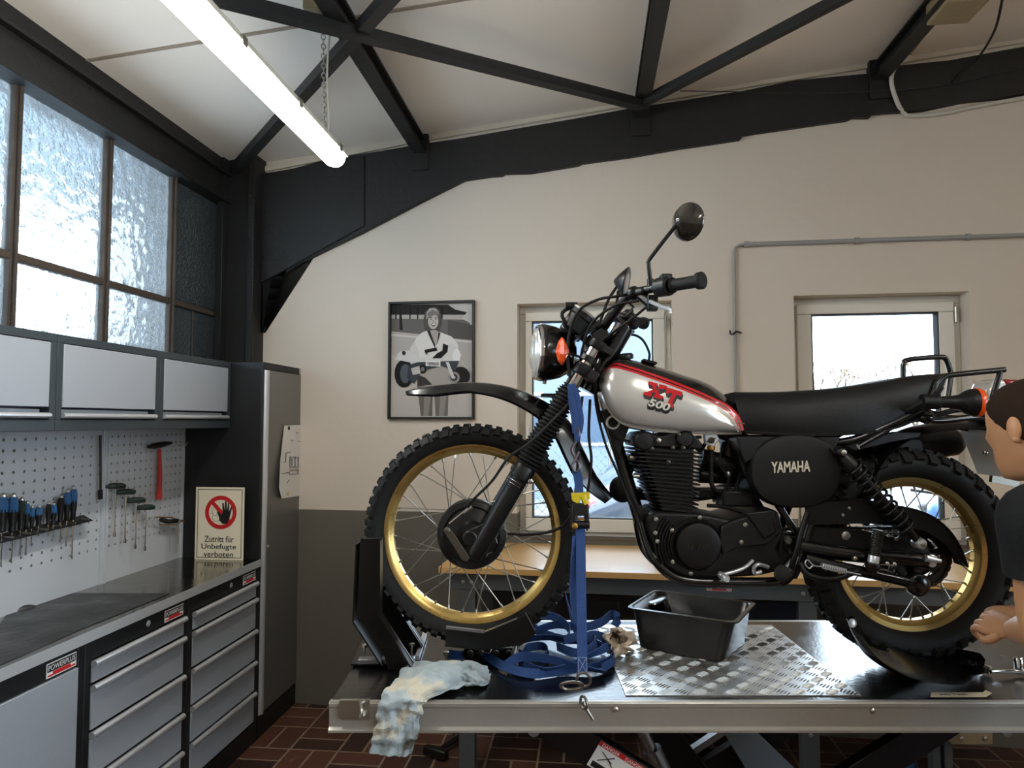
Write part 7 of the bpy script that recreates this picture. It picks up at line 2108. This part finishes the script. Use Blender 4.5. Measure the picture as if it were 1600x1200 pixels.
# torso in T-shirt
hip = V((1.52, 1.40, .98))
m = MB(); tors = [(sh_c + V((-.0, 0, .03)), .07, .065), (sh_c + V((.0, -.0, .0)), .13, .085), (sh_c + V((.01, -.01, -.05)), .185, .11), (sh_c + V((.03, -.04, -.12)), .175, .12), (sh_c.lerp(hip, .45), .175, .12), (sh_c.lerp(hip, .7), .18, .12), (sh_c.lerp(hip, .95), .175, .12), (hip + V((0, 0, -.06)), .18, .125)]
m.loft([ringat(c, (sh_c - hip), a, b, xr) for c, a, b in tors]); m.build('t_shirt', M['shirt'], pr, angle=70)
rs2 = sh_c + xr * .19 + V((0, 0, -.055))
elb = P(1622, 985, 1.70); 
def limb(m, pts, rad): m.tube(catmull(pts, 5), [rad[0] + (rad[-1] - rad[0]) * 0 + 0 for _ in range(0)] or interp(rad, len(pts), 5), 16)
def interp(rad, n, k):
    out = []
    for i in range(n - 1):
        for j in range(k): out.append(rad[i] + (rad[i + 1] - rad[i]) * j / k)
    out.append(rad[-1]); return out
L_el = elb; L_sl = ls.lerp(elb, .52)
m = MB(); m.tube(catmull([ls + V((.06, .02, .035)), ls + V((0, 0, .0)), ls.lerp(elb, .3), L_sl], 5), interp([.05, .075, .070, .066], 4, 5), 18); m.build('sleeve', M['shirt'], pr, angle=70)
wr_l = P(1586, 985, 1.90); 
m = MB(); m.tube(catmull([ls.lerp(elb, .5), ls.lerp(elb, .75), elb, elb.lerp(wr_l, .5), wr_l], 6), interp([.046, .044, .040, .038, .028], 5, 6), 18); armL = m.build('forearm', M['skin'], pr, angle=70)
R_el = rs2 + V((-.02, .12, -.28)); wr_r = P(1598, 962, 2.03)
m = MB(); m.tube(catmull([rs2 + V((-.05, .02, .03)), rs2, rs2.lerp(R_el, .5), rs2.lerp(R_el, .75)], 5), interp([.05, .074, .068, .062], 4, 5), 18); m.build('sleeve', M['shirt'], pr, angle=70)
m = MB(); m.tube(catmull([rs2.lerp(R_el, .6), R_el, R_el.lerp(wr_r, .5), wr_r], 6), interp([.045, .040, .037, .028], 4, 6), 18); m.build('forearm', M['skin'], pr, angle=70)
def hand_(wr, fd, up, side, name='hand'):
    fd = V(fd).normalized(); up = V(up); up = (up - fd * up.dot(fd)).normalized(); sd = fd.cross(up) * side
    m = MB()
    rings = []
    for t, w, h in ((-.015, .026, .024), (.01, .030, .020), (.04, .040, .018), (.07, .043, .016), (.088, .040, .013)):
        rings.append([wr + fd * t + sd * (w * math.cos(2 * math.pi * k / 16)) + up * (h * math.sin(2 * math.pi * k / 16)) for k in range(16)])
    m.loft(rings)
    for i, (o, l) in enumerate(((-.030, .070), (-.010, .080), (.011, .075), (.030, .058))):
        b = wr + fd * .080 + sd * o
        p1 = b + fd * l * .40 - up * .006; p2 = p1 + fd * l * .22 - up * l * .32; p3 = p2 - fd * l * .05 - up * l * .30
        m.tube(catmull([b - fd * .02, b, p1, p2, p3], 4), interp([.010, .0105, .0095, .0085, .007], 5, 4), 10); m.ell(p3, .007, .007, .007, None, 8, 6)
    tb_ = wr + fd * .025 - sd * .032
    m.tube(catmull([tb_ + sd * .015, tb_ - sd * .012 + fd * .02 - up * .01, tb_ - sd * .014 + fd * .048 - up * .02, tb_ + sd * .0 + fd * .068 - up * .026], 4), interp([.014, .0125, .011, .008], 4, 4), 10)
    return m.build(name, M['skin'], pr, angle=70)
hand_(wr_l, P(1535, 968, 2.0) - wr_l, V((-.3, -.75, .55)), 1)
hand_(wr_r, P(1552, 962, 2.1) - wr_r, V((-.2, -.5, .8)), -1)
m = MB()
for s in (-1, 1):
    h0 = hip + xr * (.09 * s); m.tube(catmull([h0 + V((0, 0, .02)), h0 + V((0, .02, -.28)), h0 + V((.02 * s, .0, -.48)), h0 + V((.03 * s, -.03, -.85))], 5), interp([.105, .088, .068, .058], 4, 5), 16)
m.loft([ringat(hip + V((0, 0, z)), ZU, .175, .125, xr) for z in (.02, -.04, -.10)]); m.build('trousers', M['jeans'], pr, angle=70)
for s in (-1, 1):
    f0 = hip + xr * (.09 * s) + V((.03 * s, -.03, 0)); f0.z = .0
    m = MB(); m.loft([[f0 + Fd.cross(ZU).normalized() * (w * math.cos(a)) + V((Fd.x, Fd.y, 0)).normalized() * (c0_ + l * math.sin(a)) + ZU * z for a in [2 * math.pi * k / 18 for k in range(18)]] for z, w, l, c0_ in ((.002, .045, .135, .05), (.03, .048, .138, .05), (.06, .042, .11, .03), (.10, .05, .06, -.01), (.14, .05, .055, -.01))])
    m.build('shoe', M['black'], pr, angle=60)
